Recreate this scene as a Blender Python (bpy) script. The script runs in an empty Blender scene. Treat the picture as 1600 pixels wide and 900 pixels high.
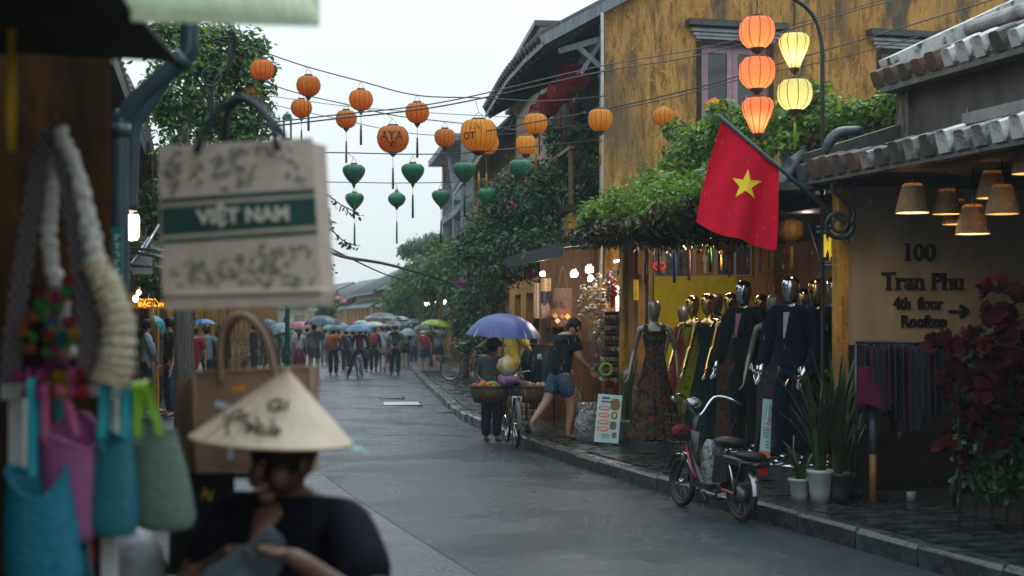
import bpy, bmesh, math, random
import numpy as np
from mathutils import Vector, Matrix, noise
PI = math.pi
RN = random.Random(11)
sc = bpy.context.scene
C = sc.collection
# ------------------------------------------------------------------ camera
F, HY, CH = 2222.222, 505.0, 1.7          # focal length in photo pixels, horizon row, eye height
cd = bpy.data.cameras.new('camera'); cam = bpy.data.objects.new('camera', cd); C.objects.link(cam)
cam.location = (0, 0, CH); cam.rotation_euler = (PI/2, 0, 0)
cd.sensor_width = 36; cd.lens = 50; cd.shift_y = 55/1600
cd.clip_start = 0.05; cd.clip_end = 3000
cd.dof.use_dof = True; cd.dof.focus_distance = 15.5; cd.dof.aperture_fstop = 2.2; cd.dof.aperture_blades = 9
sc.camera = cam
# ------------------------------------------------------------------ sky, sun, exposure
SUN_EL, SUN_AZ = 58, 20
w = bpy.data.worlds.new('World'); sc.world = w; w.use_nodes = True
nt = w.node_tree; nt.nodes.clear()
def wn(t): return nt.nodes.new(t)
sky = wn('ShaderNodeTexSky'); sky.sky_type = 'NISHITA'; sky.sun_disc = False
sky.sun_elevation = math.radians(SUN_EL); sky.sun_rotation = math.radians(SUN_AZ)
tc = wn('ShaderNodeTexCoord'); sp = wn('ShaderNodeSeparateXYZ'); nt.links.new(tc.outputs['Generated'], sp.inputs[0])
mr = wn('ShaderNodeMapRange'); mr.inputs[1].default_value = 0; mr.inputs[2].default_value = 1; mr.inputs[3].default_value = 1.0; mr.inputs[4].default_value = 2.8
nt.links.new(sp.outputs[2], mr.inputs[0])
cm = wn('ShaderNodeMix'); cm.data_type = 'RGBA'; cm.inputs[6].default_value = (5.1, 5.4, 5.48, 1); cm.inputs[7].default_value = (4.2, 5.3, 5.9, 1); nt.links.new(sp.outputs[2], cm.inputs[0])
oc = wn('ShaderNodeVectorMath'); oc.operation = 'SCALE'; nt.links.new(cm.outputs[2], oc.inputs[0])   # overcast cloud layer, brighter and bluer overhead
nt.links.new(mr.outputs[0], oc.inputs['Scale'])
mx = wn('ShaderNodeMix'); mx.data_type = 'RGBA'; mx.inputs[0].default_value = 0.92
nt.links.new(sky.outputs[0], mx.inputs[6]); nt.links.new(oc.outputs[0], mx.inputs[7])
bg = wn('ShaderNodeBackground'); bg.inputs[1].default_value = 0.1; nt.links.new(mx.outputs[2], bg.inputs[0])
wo = wn('ShaderNodeOutputWorld'); nt.links.new(bg.outputs[0], wo.inputs[0])
sl = bpy.data.lights.new('sun', 'SUN'); sl.energy = 0.5; sl.angle = math.radians(25); sl.color = (1, .97, .93)
so = bpy.data.objects.new('sun', sl); C.objects.link(so)
el, az = math.radians(SUN_EL), math.radians(SUN_AZ)
sd = Vector((math.sin(az)*math.cos(el), math.cos(az)*math.cos(el), math.sin(el)))
so.rotation_euler = (-sd).to_track_quat('-Z', 'Y').to_euler()
vs = sc.view_settings; vs.view_transform = 'Standard'; vs.look = 'None'; vs.exposure = 0.6; vs.gamma = 1
cy = sc.cycles
cy.use_denoising = True; cy.max_bounces = 8; cy.diffuse_bounces = 3; cy.glossy_bounces = 3; cy.transmission_bounces = 5
cy.transparent_max_bounces = 12; cy.volume_bounces = 1; cy.caustics_reflective = False; cy.caustics_refractive = False
cy.sample_clamp_indirect = 6
# ------------------------------------------------------------------ photo geometry helpers
def P(px, py, Y): return Vector(((px-800)/F*Y, Y, CH+(HY-py)/F*Y))
def GP(px, py, z=0.0): return P(px, py, F*(CH-z)/(py-HY))
KY = [-60, 0, 9.64, 14, 18.4, 25.2, 39.8, 62, 80, 110, 150, 230]
KX = [24.26, 5.9, 2.95, 1.6, .38, -.95, -2.5, -4.7, -7.4, -14.5, -28, -62]
_yy = np.linspace(-60, 230, 2901); _xx = np.interp(_yy, KY, KX)
_k = np.hanning(61); _k /= _k.sum(); _xp = np.pad(_xx, 30, mode='reflect', reflect_type='odd'); _xx = np.convolve(_xp, _k, 'valid')
def kx(y): return float(np.interp(y, _yy, _xx))
def kd(y):
    t = Vector((kx(y+.5)-kx(y-.5), 1.0, 0)); t.normalize(); return t
def S(y, n, z=0.0):
    """Point beside the right-hand kerb: at depth y on the kerb, n metres to its right."""
    t = kd(y); return Vector((kx(y)+n*t.y, y-n*t.x, z))
def sang(y): t = kd(y); return math.atan2(-t.x, t.y)      # rotation about z that turns +Y along the street
# ------------------------------------------------------------------ materials
_M = {}
def M(name, c=None, c2=None, sc_=6, r=.6, metal=0, bump=0, bsc=40, spec=.5, st=(1,1,1), lo=.35, hi=.65, transl=0, em=0, emc=None,
      trans=0, var=0, coat=0, isl=None, rr=0, wave=None):
    if name in _M: return _M[name]
    m = bpy.data.materials.new(name); m.use_nodes = True; n = m.node_tree.nodes; L = m.node_tree.links
    b = n['Principled BSDF']; out = n['Material Output']
    b.inputs['Roughness'].default_value = r; b.inputs['Metallic'].default_value = metal
    b.inputs['Specular IOR Level'].default_value = spec; b.inputs['Coat Weight'].default_value = coat
    b.inputs['Transmission Weight'].default_value = trans
    t = n.new('ShaderNodeTexCoord'); mp = n.new('ShaderNodeMapping'); mp.inputs['Scale'].default_value = st
    L.new(t.outputs['Object'], mp.inputs[0])
    col = None
    if c2 is not None:
        mixn = n.new('ShaderNodeMix'); mixn.data_type = 'RGBA'; mixn.inputs[6].default_value = (*c, 1); mixn.inputs[7].default_value = (*c2, 1)
        if isl:
            g = n.new('ShaderNodeNewGeometry'); src = g.outputs['Random Per Island']; L.new(src, mixn.inputs[0])
        else:
            no = n.new('ShaderNodeTexNoise'); no.inputs['Scale'].default_value = sc_; no.inputs['Detail'].default_value = 6
            L.new(mp.outputs[0], no.inputs['Vector'])
            q = n.new('ShaderNodeMapRange'); q.inputs[1].default_value = lo; q.inputs[2].default_value = hi
            L.new(no.outputs[0], q.inputs[0]); L.new(q.outputs[0], mixn.inputs[0])
            if rr:
                q2 = n.new('ShaderNodeMapRange'); q2.inputs[1].default_value = lo; q2.inputs[2].default_value = hi; q2.inputs[3].default_value = max(.02, r-rr); q2.inputs[4].default_value = min(1, r+rr)
                L.new(no.outputs[0], q2.inputs[0]); L.new(q2.outputs[0], b.inputs['Roughness'])
        col = mixn.outputs[2]
    else:
        b.inputs['Base Color'].default_value = (*c, 1)
    if var:
        oi = n.new('ShaderNodeObjectInfo'); hs = n.new('ShaderNodeHueSaturation')
        q = n.new('ShaderNodeMapRange'); q.inputs[3].default_value = 1-var; q.inputs[4].default_value = 1+var
        L.new(oi.outputs['Random'], q.inputs[0]); L.new(q.outputs[0], hs.inputs['Value'])
        if col is not None: L.new(col, hs.inputs['Color'])
        else: hs.inputs['Color'].default_value = (*c, 1)
        col = hs.outputs[0]
    if col is not None: L.new(col, b.inputs['Base Color'])
    if bump:
        nb = n.new('ShaderNodeTexNoise'); nb.inputs['Scale'].default_value = bsc; nb.inputs['Detail'].default_value = 5
        L.new(mp.outputs[0], nb.inputs['Vector'])
        bp = n.new('ShaderNodeBump'); bp.inputs['Strength'].default_value = bump; bp.inputs['Distance'].default_value = .02
        L.new(nb.outputs[0], bp.inputs['Height']); L.new(bp.outputs[0], b.inputs['Normal'])
        if wave:
            wv = n.new('ShaderNodeTexWave'); wv.inputs['Scale'].default_value = wave; wv.bands_direction = 'Z'; wv.inputs['Distortion'].default_value = 1.5
            L.new(mp.outputs[0], wv.inputs['Vector']); ad = n.new('ShaderNodeMath'); ad.operation = 'ADD'
            L.new(nb.outputs[0], ad.inputs[0]); L.new(wv.outputs[1], ad.inputs[1]); L.new(ad.outputs[0], bp.inputs['Height'])
    if em:
        b.inputs['Emission Color'].default_value = (*(emc or c), 1); b.inputs['Emission Strength'].default_value = em
    if transl:
        tr = n.new('ShaderNodeBsdfTranslucent'); ms = n.new('ShaderNodeMixShader'); ms.inputs[0].default_value = transl
        if col is not None: L.new(col, tr.inputs[0])
        else: tr.inputs[0].default_value = (*c, 1)
        L.new(b.outputs[0], ms.inputs[1]); L.new(tr.outputs[0], ms.inputs[2]); L.new(ms.outputs[0], out.inputs[0])
    _M[name] = m; return m
# ------------------------------------------------------------------ object bookkeeping
WP = {}
def tag(o, label=None, cat=None, group=None, kind=None):
    if label: o['label'] = label
    if cat: o['category'] = cat
    if group: o['group'] = group
    if kind: o['kind'] = kind
    return o
def thing(name, label, cat, loc=(0,0,0), group=None):
    o = bpy.data.objects.new(name, None); C.objects.link(o); o.location = loc; o.empty_display_size = .1
    WP[o.name] = Vector(loc); return tag(o, label, cat, group)
def link(name, me, parent=None, loc=(0,0,0), rot=None, scale=None):
    o = bpy.data.objects.new(name, me); C.objects.link(o); o.location = loc
    if rot is not None: o.rotation_euler = rot
    if scale is not None: o.scale = (scale,)*3 if isinstance(scale, (int, float)) else scale
    if parent is not None: o.parent = parent
    return o
KIDS = {}
def kids(o):
    return [c for c in o.children]
def dup(o, loc=None, rotz=None, scale=None, label=None, group=None, parent=None):
    """Copy a thing with its parts and sub-parts."""
    c = o.copy(); C.objects.link(c)
    if parent is not None: c.parent = parent
    for ch in o.children: dup(ch, parent=c)
    if loc is not None: c.location = loc; WP[c.name] = Vector(loc)
    if rotz is not None: c.rotation_euler = (0, 0, rotz)
    if scale is not None: c.scale = (scale,)*3
    if label: c['label'] = label
    if group: c['group'] = group
    return c
class MB:
    def __init__(s): s.v = []; s.f = []; s.sm = []
    def add(s, vs, fs, smooth=False):
        k = len(s.v); s.v += [Vector(a) for a in vs]; s.f += [tuple(k+i for i in f) for f in fs]; s.sm += [smooth]*len(fs); return s
    def box(s, c, d, rz=0, m=None, taper=1.0):
        x, y, z = d[0]/2, d[1]/2, d[2]/2; vs = []
        for (a, b_, e) in ((-1,-1,-1),(1,-1,-1),(1,1,-1),(-1,1,-1),(-1,-1,1),(1,-1,1),(1,1,1),(-1,1,1)):
            k = taper if e > 0 else 1.0
            v = Vector((a*x*k, b_*y*k, e*z))
            if m is not None: v = m @ v
            elif rz: v = Matrix.Rotation(rz, 3, 'Z') @ v
            vs.append(v+Vector(c))
        return s.add(vs, [(0,3,2,1),(4,5,6,7),(0,1,5,4),(1,2,6,5),(2,3,7,6),(3,0,4,7)])
    def hexa(s, lo, hi):      # four lower and four upper corners
        return s.add(list(lo)+list(hi), [(0,3,2,1),(4,5,6,7),(0,1,5,4),(1,2,6,5),(2,3,7,6),(3,0,4,7)])
    def bar(s, a, b, wd, h, up=(0,0,1)):
        a, b = Vector(a), Vector(b); d = (b-a).normalized(); u = Vector(up); sd_ = d.cross(u)
        if sd_.length < 1e-4: sd_ = d.cross(Vector((1,0,0)))
        sd_.normalize(); u = sd_.cross(d).normalized(); p = sd_*wd/2; q = u*h/2
        return s.hexa([a-p-q, a+p-q, a+p+q, a-p+q], [b-p-q, b+p-q, b+p+q, b-p+q])
    def tube(s, pts, rad, n=8, caps=True, closed=False, smooth=True, flat=1.0):
        pts = [Vector(p) for p in pts]; N = len(pts)
        if isinstance(rad, (int, float)): rad = [rad]*N
        vs, fs = [], []; prev = None
        for i, p in enumerate(pts):
            if closed: d = pts[(i+1) % N]-pts[i-1]
            else: d = pts[min(i+1, N-1)]-pts[max(i-1, 0)]
            d = d.normalized() if d.length > 1e-9 else Vector((0,0,1))
            if prev is None:
                u = Vector((0,0,1)) if abs(d.z) < .9 else Vector((1,0,0))
                a = d.cross(u).normalized()
            else:
                a = prev-d*prev.dot(d)
                a = a.normalized() if a.length > 1e-6 else d.orthogonal().normalized()
            prev = a; b = d.cross(a)
            for k in range(n):
                t = 2*PI*k/n; vs.append(p+a*math.cos(t)*rad[i]+b*math.sin(t)*rad[i]*flat)
        for i in range(N if closed else N-1):
            j = (i+1) % N
            for k in range(n):
                fs.append((i*n+k, i*n+(k+1) % n, j*n+(k+1) % n, j*n+k))
        if caps and not closed:
            fs.append(tuple(range(n-1, -1, -1))); fs.append(tuple((N-1)*n+k for k in range(n)))
        return s.add(vs, fs, smooth)
    def lathe(s, prof, n=16, c=(0,0,0), gore=0.0, gn=0, smooth=True, sx=1, sy=1, caps=True):
        c = Vector(c); vs, fs = [], []
        for (r, z) in prof:
            for k in range(n):
                t = 2*PI*k/n; q = r
                if gore and gn: q = r*(1-gore*abs(math.cos(t*gn/2))**3)
                vs.append(c+Vector((q*math.cos(t)*sx, q*math.sin(t)*sy, z)))
        for i in range(len(prof)-1):
            for k in range(n):
                fs.append((i*n+k, i*n+(k+1) % n, (i+1)*n+(k+1) % n, (i+1)*n+k))
        if caps:
            if prof[0][0] > 1e-4: fs.append(tuple(range(n-1, -1, -1)))
            if prof[-1][0] > 1e-4: fs.append(tuple((len(prof)-1)*n+k for k in range(n)))
        return s.add(vs, fs, smooth)
    def ball(s, c, r, n=10, m=6, sq=(1,1,1)):
        prof = [(max(1e-5, math.sin(PI*i/m))*r, -math.cos(PI*i/m)*r) for i in range(m+1)]
        k = len(s.v); s.lathe(prof, n, (0,0,0), caps=False)
        for i in range(k, len(s.v)): v = s.v[i]; s.v[i] = Vector((v.x*sq[0], v.y*sq[1], v.z*sq[2]))+Vector(c)
        return s
    def sheet(s, grid, smooth=True):       # grid[i][j] of points
        a = len(grid); b = len(grid[0]); vs = [p for row in grid for p in row]
        fs = [(i*b+j, i*b+j+1, (i+1)*b+j+1, (i+1)*b+j) for i in range(a-1) for j in range(b-1)]
        return s.add(vs, fs, smooth)
    def slab(s, grid, th, smooth=True):    # a sheet with thickness (vector th)
        th = Vector(th); a = len(grid); b = len(grid[0])
        s.sheet(grid, smooth); s.sheet([[p+th for p in reversed(row)] for row in grid], smooth)
        edge = [grid[0][j] for j in range(b)]+[grid[i][b-1] for i in range(1, a)]+[grid[a-1][j] for j in range(b-2, -1, -1)]+[grid[i][0] for i in range(a-2, 0, -1)]
        n = len(edge); s.add(edge+[p+th for p in edge], [(i, i+n, (i+1) % n+n, (i+1) % n) for i in range(n)])
        return s
    def prism(s, poly, th):                # extruded polygon
        n = len(poly); th = Vector(th); poly = [Vector(p) for p in poly]
        return s.add(poly+[p+th for p in poly], [tuple(range(n-1, -1, -1)), tuple(range(n, 2*n))]+[(i, (i+1) % n, (i+1) % n+n, i+n) for i in range(n)])
    def xf(s, m):
        s.v = [m @ v for v in s.v]; return s
    def mesh(s, name, mat=None, origin=None):
        me = bpy.data.meshes.new(name)
        o = Vector(origin) if origin is not None else Vector((0,0,0))
        me.from_pydata([v-o for v in s.v], [], s.f)
        for p, q in zip(me.polygons, s.sm): p.use_smooth = q
        if mat is not None:
            for m in (mat if isinstance(mat, (list, tuple)) else [mat]): me.materials.append(m)
        bm = bmesh.new(); bm.from_mesh(me); bmesh.ops.recalc_face_normals(bm, faces=bm.faces); bm.to_mesh(me); bm.free()
        me.update(); return me
    def build(s, name, mat, parent=None, label=None, cat=None, group=None, kind=None, flip=True):
        if not s.v: return None
        lo = Vector([min(v[i] for v in s.v) for i in range(3)]); hi = Vector([max(v[i] for v in s.v) for i in range(3)])
        o0 = (lo+hi)/2
        if parent is None: o0.z = lo.z
        me = s.mesh(name, mat, o0)
        pw = WP.get(parent.name, Vector()) if parent is not None else Vector()
        o = link(name, me, parent, o0-pw); WP[o.name] = o0
        return tag(o, label, cat, group, kind)
def fast_mesh(name, V, Fc, mat, smooth=False):
    """numpy verts (n,3) and faces (m,k) -> mesh"""
    me = bpy.data.meshes.new(name); n, k = Fc.shape
    me.vertices.add(len(V)); me.vertices.foreach_set('co', V.astype(np.float32).ravel())
    me.loops.add(n*k); me.loops.foreach_set('vertex_index', Fc.astype(np.int32).ravel())
    me.polygons.add(n); me.polygons.foreach_set('loop_start', np.arange(0, n*k, k, dtype=np.int32))
    me.update(calc_edges=True); me.materials.append(mat)
    if smooth: me.polygons.foreach_set('use_smooth', np.ones(n, dtype=bool))
    return me
def text(name, body, size, mat, parent, loc, rot, ext=.003, off=0.0, align='CENTER', bold=0, spacing=1.0):
    cu = bpy.data.curves.new(name, 'FONT'); cu.body = body; cu.size = size; cu.extrude = ext; cu.offset = off; cu.align_x = align; cu.align_y = 'CENTER'
    cu.resolution_u = 3; cu.space_character = spacing
    t = bpy.data.objects.new('tmp_text', cu); C.objects.link(t)
    dg = bpy.context.evaluated_depsgraph_get(); me = bpy.data.meshes.new_from_object(t.evaluated_get(dg)); me.name = name
    bpy.data.objects.remove(t); bpy.data.curves.remove(cu)
    me.materials.clear(); me.materials.append(mat)
    pw = WP.get(parent.name, Vector()) if parent is not None else Vector()
    o = link(name, me, parent, Vector(loc)-pw, rot); WP[o.name] = Vector(loc); return o
def skin(name, V, E, Rd, mat, parent=None, sub=1, root=0, smooth=True):
    me = bpy.data.meshes.new('tmp_skin'); me.from_pydata([tuple(v) for v in V], E, [])
    t = bpy.data.objects.new('tmp_skin', me); C.objects.link(t)
    md = t.modifiers.new('s', 'SKIN'); md.use_smooth_shade = True; md.branch_smoothing = .4
    for i, d in enumerate(me.skin_vertices[0].data):
        rr = Rd[i]; d.radius = rr if isinstance(rr, tuple) else (rr, rr); d.use_root = (i == root)
    if sub: ss = t.modifiers.new('u', 'SUBSURF'); ss.levels = sub; ss.render_levels = sub
    dg = bpy.context.evaluated_depsgraph_get(); m2 = bpy.data.meshes.new_from_object(t.evaluated_get(dg)); m2.name = name
    bpy.data.objects.remove(t); bpy.data.meshes.remove(me)
    m2.materials.clear(); m2.materials.append(mat)
    n = len(m2.vertices); co = np.empty(n*3, np.float32); m2.vertices.foreach_get('co', co)
    pw = WP.get(parent.name, Vector()) if parent is not None else Vector()
    o = link(name, m2, parent, -pw if parent is not None else (0,0,0)); WP[o.name] = Vector(); return o
def arc(c, r, a0, a1, n, ux=(1,0,0), uy=(0,0,1)):
    c, ux, uy = Vector(c), Vector(ux), Vector(uy)
    return [c+ux*r*math.cos(a0+(a1-a0)*i/(n-1))+uy*r*math.sin(a0+(a1-a0)*i/(n-1)) for i in range(n)]
def crv(pts, n=8):      # Catmull-Rom through points
    pts = [Vector(p) for p in pts]; out = []
    q = [pts[0]*2-pts[1]]+pts+[pts[-1]*2-pts[-2]]
    for i in range(1, len(q)-2):
        for k in range(n):
            t = k/n; a, b, c, d = q[i-1], q[i], q[i+1], q[i+2]
            out.append(.5*((2*b)+(c-a)*t+(2*a-5*b+4*c-d)*t*t+(3*b-a-3*c+d)*t**3))
    out.append(pts[-1]); return out
# ================================================================== materials of the setting
asphalt = M('asphalt', (.003,.012,.018), (.018,.04,.052), 45, r=.28, rr=.1, bump=.95, bsc=75, lo=.35, hi=.68, spec=.45)
asphalt_patch = M('asphalt_patch', (.004,.014,.02), (.024,.047,.058), 45, r=.3, rr=.12, bump=.9, bsc=90, lo=.35, hi=.68)
cement = M('cement', (.02,.025,.027), (.045,.05,.05), 4, r=.5, rr=.15, bump=.7, bsc=25)
stone = M('paving_slate', (.011,.015,.017), (.03,.037,.039), 5, r=.24, rr=.12, bump=.5, bsc=22, var=.3, spec=.5)
kerbm = M('kerb_granite', (.015,.019,.021), (.042,.047,.048), 7, r=.26, rr=.12, bump=.5, bsc=30, var=.2)
soil = M('wet_soil', (.03,.028,.024), (.05,.045,.04), 5, r=.7)
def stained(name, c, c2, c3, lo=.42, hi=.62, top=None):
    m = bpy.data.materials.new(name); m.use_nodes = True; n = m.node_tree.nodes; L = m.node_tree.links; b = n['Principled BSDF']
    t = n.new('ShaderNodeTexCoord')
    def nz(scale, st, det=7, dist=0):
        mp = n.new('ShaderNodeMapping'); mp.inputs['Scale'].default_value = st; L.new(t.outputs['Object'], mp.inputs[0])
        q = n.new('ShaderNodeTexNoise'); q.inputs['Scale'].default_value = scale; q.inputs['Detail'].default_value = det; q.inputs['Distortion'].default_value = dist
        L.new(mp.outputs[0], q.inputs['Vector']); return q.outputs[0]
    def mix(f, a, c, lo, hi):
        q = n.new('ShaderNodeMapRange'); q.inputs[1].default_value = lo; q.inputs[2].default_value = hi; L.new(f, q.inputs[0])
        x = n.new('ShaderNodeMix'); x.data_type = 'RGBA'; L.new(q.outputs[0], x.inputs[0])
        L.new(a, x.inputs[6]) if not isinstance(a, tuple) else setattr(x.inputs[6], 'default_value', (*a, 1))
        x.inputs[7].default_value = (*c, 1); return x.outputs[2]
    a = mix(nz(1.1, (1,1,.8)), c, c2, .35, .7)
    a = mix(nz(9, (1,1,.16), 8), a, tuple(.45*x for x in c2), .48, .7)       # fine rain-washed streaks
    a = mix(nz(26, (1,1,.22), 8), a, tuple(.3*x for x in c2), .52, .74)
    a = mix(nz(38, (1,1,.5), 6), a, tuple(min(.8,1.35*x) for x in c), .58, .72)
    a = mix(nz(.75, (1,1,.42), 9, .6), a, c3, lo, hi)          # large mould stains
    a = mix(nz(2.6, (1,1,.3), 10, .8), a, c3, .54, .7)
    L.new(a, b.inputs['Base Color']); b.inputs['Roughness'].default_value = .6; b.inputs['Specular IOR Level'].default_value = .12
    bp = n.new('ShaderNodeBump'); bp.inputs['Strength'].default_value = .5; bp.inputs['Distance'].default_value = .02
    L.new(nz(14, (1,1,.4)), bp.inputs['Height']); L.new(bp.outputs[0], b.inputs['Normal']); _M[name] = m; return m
ywall = stained('ochre_plaster_stained', (.54,.285,.075), (.42,.205,.05), (.085,.075,.055), .52, .72)
ywall2 = stained('ochre_plaster', (.55,.28,.05), (.45,.21,.04), (.12,.09,.05), .6, .85)
cream = stained('cream_plaster', (.42,.33,.19), (.36,.27,.14), (.09,.075,.05), .55, .8)
greyc = stained('weathered_concrete', (.26,.28,.29), (.2,.22,.23), (.08,.09,.1), .5, .75)
tan = stained('tan_plaster', (.36,.26,.17), (.3,.21,.13), (.12,.1,.08), .58, .8)
tile_m = M('roof_tile_clay', (.06,.036,.03), (.03,.03,.028), 9, r=.45, bump=.6, bsc=25, var=.3)
tile_end = M('roof_tile_whitewashed', (.06,.06,.058), (.55,.55,.53), 9, r=.5, bump=.5, bsc=25, st=(1,1,.6), lo=.38, hi=.5)
tile_ends = [tile_end, M('tile_end_moss', (.035,.035,.028), (.08,.075,.06), 9, r=.6, bump=.5), M('tile_end_grey', (.1,.1,.098), (.28,.28,.27), 9, r=.55, bump=.5, lo=.4, hi=.6), M('tile_end_brick', (.14,.07,.045), (.07,.045,.035), 9, r=.6, bump=.5)]
roofdark = M('old_roof', (.05,.055,.055), (.1,.105,.1), 7, r=.45, bump=.8, bsc=14, wave=None)
wood = M('brown_wood', (.17,.08,.03), (.1,.045,.018), 6, r=.5, st=(4,4,.4), bump=.4, bsc=20, spec=.25)
wooddark = M('dark_wood', (.045,.03,.022), (.025,.018,.014), 6, r=.5, st=(4,4,.4), bump=.4, bsc=20, spec=.15)
woodgrey = M('grey_blue_wood', (.2,.24,.26), (.12,.14,.15), 6, r=.5, st=(3,3,.5), bump=.4)
mauve = M('mauve_window_paint', (.42,.26,.3), (.33,.19,.22), 8, r=.4, bump=.2)
glassd = M('dark_window_glass', (.02,.025,.03), r=.06, spec=.8)
black = M('matt_black', (.010,.010,.012), r=.5, spec=.25)
iron = M('black_iron', (.014,.016,.018), r=.35, metal=.0, bump=.2)
steel = M('grey_steel', (.4,.42,.44), (.25,.27,.28), 8, r=.3, metal=.8)
pvc = M('pvc_grey', (.075,.12,.14), (.05,.085,.1), 4, r=.3)
white = M('white_paint', (.75,.75,.72), (.6,.6,.58), 5, r=.4)
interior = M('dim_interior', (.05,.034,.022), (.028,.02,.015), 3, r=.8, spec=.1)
# ================================================================== ground
def strip(ys, n0, n1, z0, z1=None, cols=1):
    g = []
    for y in ys: g.append([S(y, n0+(n1-n0)*k/cols, z0+((z1 if z1 is not None else z0)-z0)*k/cols) for k in range(cols+1)])
    return g
YS = list(np.arange(-30, 60, 1.0))+list(np.arange(60, 229, 4.0))
tag(MB().sheet([[Vector((x, y, -.16)) for x in (-400, -100, 100, 400)] for y in (-60, 0, 100, 300, 1200)]).build('ground', soil), kind='structure')
def crown_road():
    g = []
    for y in YS: g.append([S(y, n, -.02+.05*(1-((n+1.6)/1.75)**2)) for n in (.02, -.6, -1.2, -1.8, -2.4, -3.05)])
    return MB().sheet(g)
def wet(m, lo, hi, s):       # standing film of water: broad smoother and rougher areas
    n = m.node_tree.nodes; L = m.node_tree.links; q = n.new('ShaderNodeTexNoise'); q.inputs['Scale'].default_value = s; q.inputs['Detail'].default_value = 4; t = n.new('ShaderNodeTexCoord'); L.new(t.outputs['Object'], q.inputs['Vector'])
    r = n.new('ShaderNodeMapRange'); r.inputs[1].default_value = .38; r.inputs[2].default_value = .62; r.inputs[3].default_value = lo; r.inputs[4].default_value = hi; L.new(q.outputs[0], r.inputs[0]); L.new(r.outputs[0], n['Principled BSDF'].inputs['Roughness'])
wet(asphalt, .16, .42, .7); wet(asphalt_patch, .2, .45, 1.1)
tag(crown_road().build('road', asphalt), kind='structure')
for (y0, y1, n0, n1) in ((21.5, 23.2, -1.9, -.35),):
    m = MB(); g = [[S(y0+(y1-y0)*i/6, n0+(n1-n0)*j/8, -.02+.05*(1-((n0+(n1-n0)*j/8+1.6)/1.75)**2)+.003) for j in range(9)] for i in range(7)]
    tag(m.sheet(g).build('road_patch', asphalt_patch), kind='structure')
tag(MB().sheet(strip(YS, -3.04, -4.2, -.008, .0, 2)).build('gutter', M('gutter_cement', (.012,.02,.024), (.034,.044,.048), 1.6, r=.42, rr=.1, bump=.9, bsc=12)), kind='structure')
tag(MB().sheet(strip(YS, -4.2, -5.9, .004, .06, 2)).build('left_pavement', cement), kind='structure')
# pavement on the right: bed, kerb stones and slabs
pav = tag(MB().slab(strip(YS, .16, 1.4, .10, .10, 1), (0,0,-.2)).build('pavement', soil), kind='structure')
km = {}
y = 6.6; i = 0
while y < 50:
    L = RN.uniform(.8, 1.05); y2 = y+L*.95
    m = MB(); j = lambda: RN.uniform(-.012, .012); h = .15+j()
    lo = [S(y+.012, 0, -.15), S(y2-.012, 0, -.15), S(y2-.012, .17, -.15), S(y+.012, .17, -.15)]
    a, b = j(), j()
    me_ = [S(y+.012, a, h-.03), S(y2-.012, b, h-.03), S(y2-.012, .17, h-.03), S(y+.012, .17, h-.03)]
    hi = [S(y+.03, a+.03, h+j()), S(y2-.03, b+.03, h+j()), S(y2-.03, .165, h), S(y+.03, .165, h)]
    m.hexa(lo, me_); m.f.pop(1); m.sm.pop()
    k = len(m.v); m.add(hi, [(0,1,2,3)]); o = k-4
    for q in range(4): m.f.append((o+q, o+(q+1) % 4, k+(q+1) % 4, k+q)); m.sm.append(False)
    m.build('kerb_stone', kerbm, pav); y = y2
tag(MB().slab([[S(y_, 0, .145), S(y_, .17, .15)] for y_ in [y]+[v for v in YS if v > y]], (0,0,-.3)).build('kerb_run', kerbm, pav), kind='stuff')
y = 7.0
far = MB(); cnt = 0
while y < 46:
    d = RN.uniform(.3, .46); n = .185
    w_end = 1.3
    while n < w_end-.05:
        ww = min(RN.uniform(.28, .5), w_end-n)
        if w_end-n-ww < .12: ww = w_end-n
        g = .012; z = .15+RN.uniform(-.008, .008); tz = [RN.uniform(-.006, .006) for _ in range(4)]
        c4 = [S(y+g, n+g), S(y+d-g, n+g), S(y+d-g, n+ww-g), S(y+g, n+ww-g)]
        lo = [Vector((p.x, p.y, .06)) for p in c4]; hi = [Vector((p.x, p.y, z+t_)) for p, t_ in zip(c4, tz)]
        if cnt < 235 and y < 26: MB().hexa(lo, hi).build('paving_stone', stone, pav); cnt += 1
        else: far.hexa(lo, hi)
        n += ww
    y += d
tag(far.build('far_paving', stone, pav), kind='stuff')
# patches in the road
def patch(name, y0, y1, n0, n1, mat, z):
    hx = [S(y0, n0), S(y0, n1), S(y1, n1), S(y1, n0)]
    return MB().hexa([Vector((p.x, p.y, z-.05)) for p in hx], [Vector((p.x, p.y, z)) for p in hx])
zc = lambda n: -.02+.05*(1-((n+1.6)/1.75)**2)
for (px, py, wd, dp, nm, lb, mat_) in ((628, 631, .74, 1.15, 'manhole_cover', 'pale concrete manhole cover set in the wet road ahead of the kerb bend', white),
                                  (700, 640, .5, .9, 'manhole_cover', 'small worn concrete cover beside the kerb, right of the pale cover', cement),
                                  (612, 622, .5, .7, 'manhole_cover', 'dull concrete cover just beyond the pale one in the road', cement)):
    c = GP(px, py, .02); n_ = (c.x-kx(c.y))/kd(c.y).y
    o = thing(nm, lb, 'manhole cover', (c.x, c.y, .02))
    z = zc(n_)
    patch(nm, c.y-dp/2, c.y+dp/2, n_-wd/2, n_+wd/2, mat_, z+.015).build('lid', M('pale_cover', (.55,.57,.57), (.42,.44,.44), 6, r=.35, bump=.4) if mat_ is white else mat_, o)
    fr = MB()
    for (a0, a1, b0, b1) in ((-.5-.06,-.5,-.5-.08,.5+.08),(.5,.5+.06,-.5-.08,.5+.08)):
        p0, p1 = S(c.y+a0*dp, n_-wd/2-.04, z+.004), S(c.y+a0*dp, n_+wd/2+.04, z+.004); fr.bar(p0, p1, .05, .03)
    fr.build('rim', cement, o)
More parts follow.
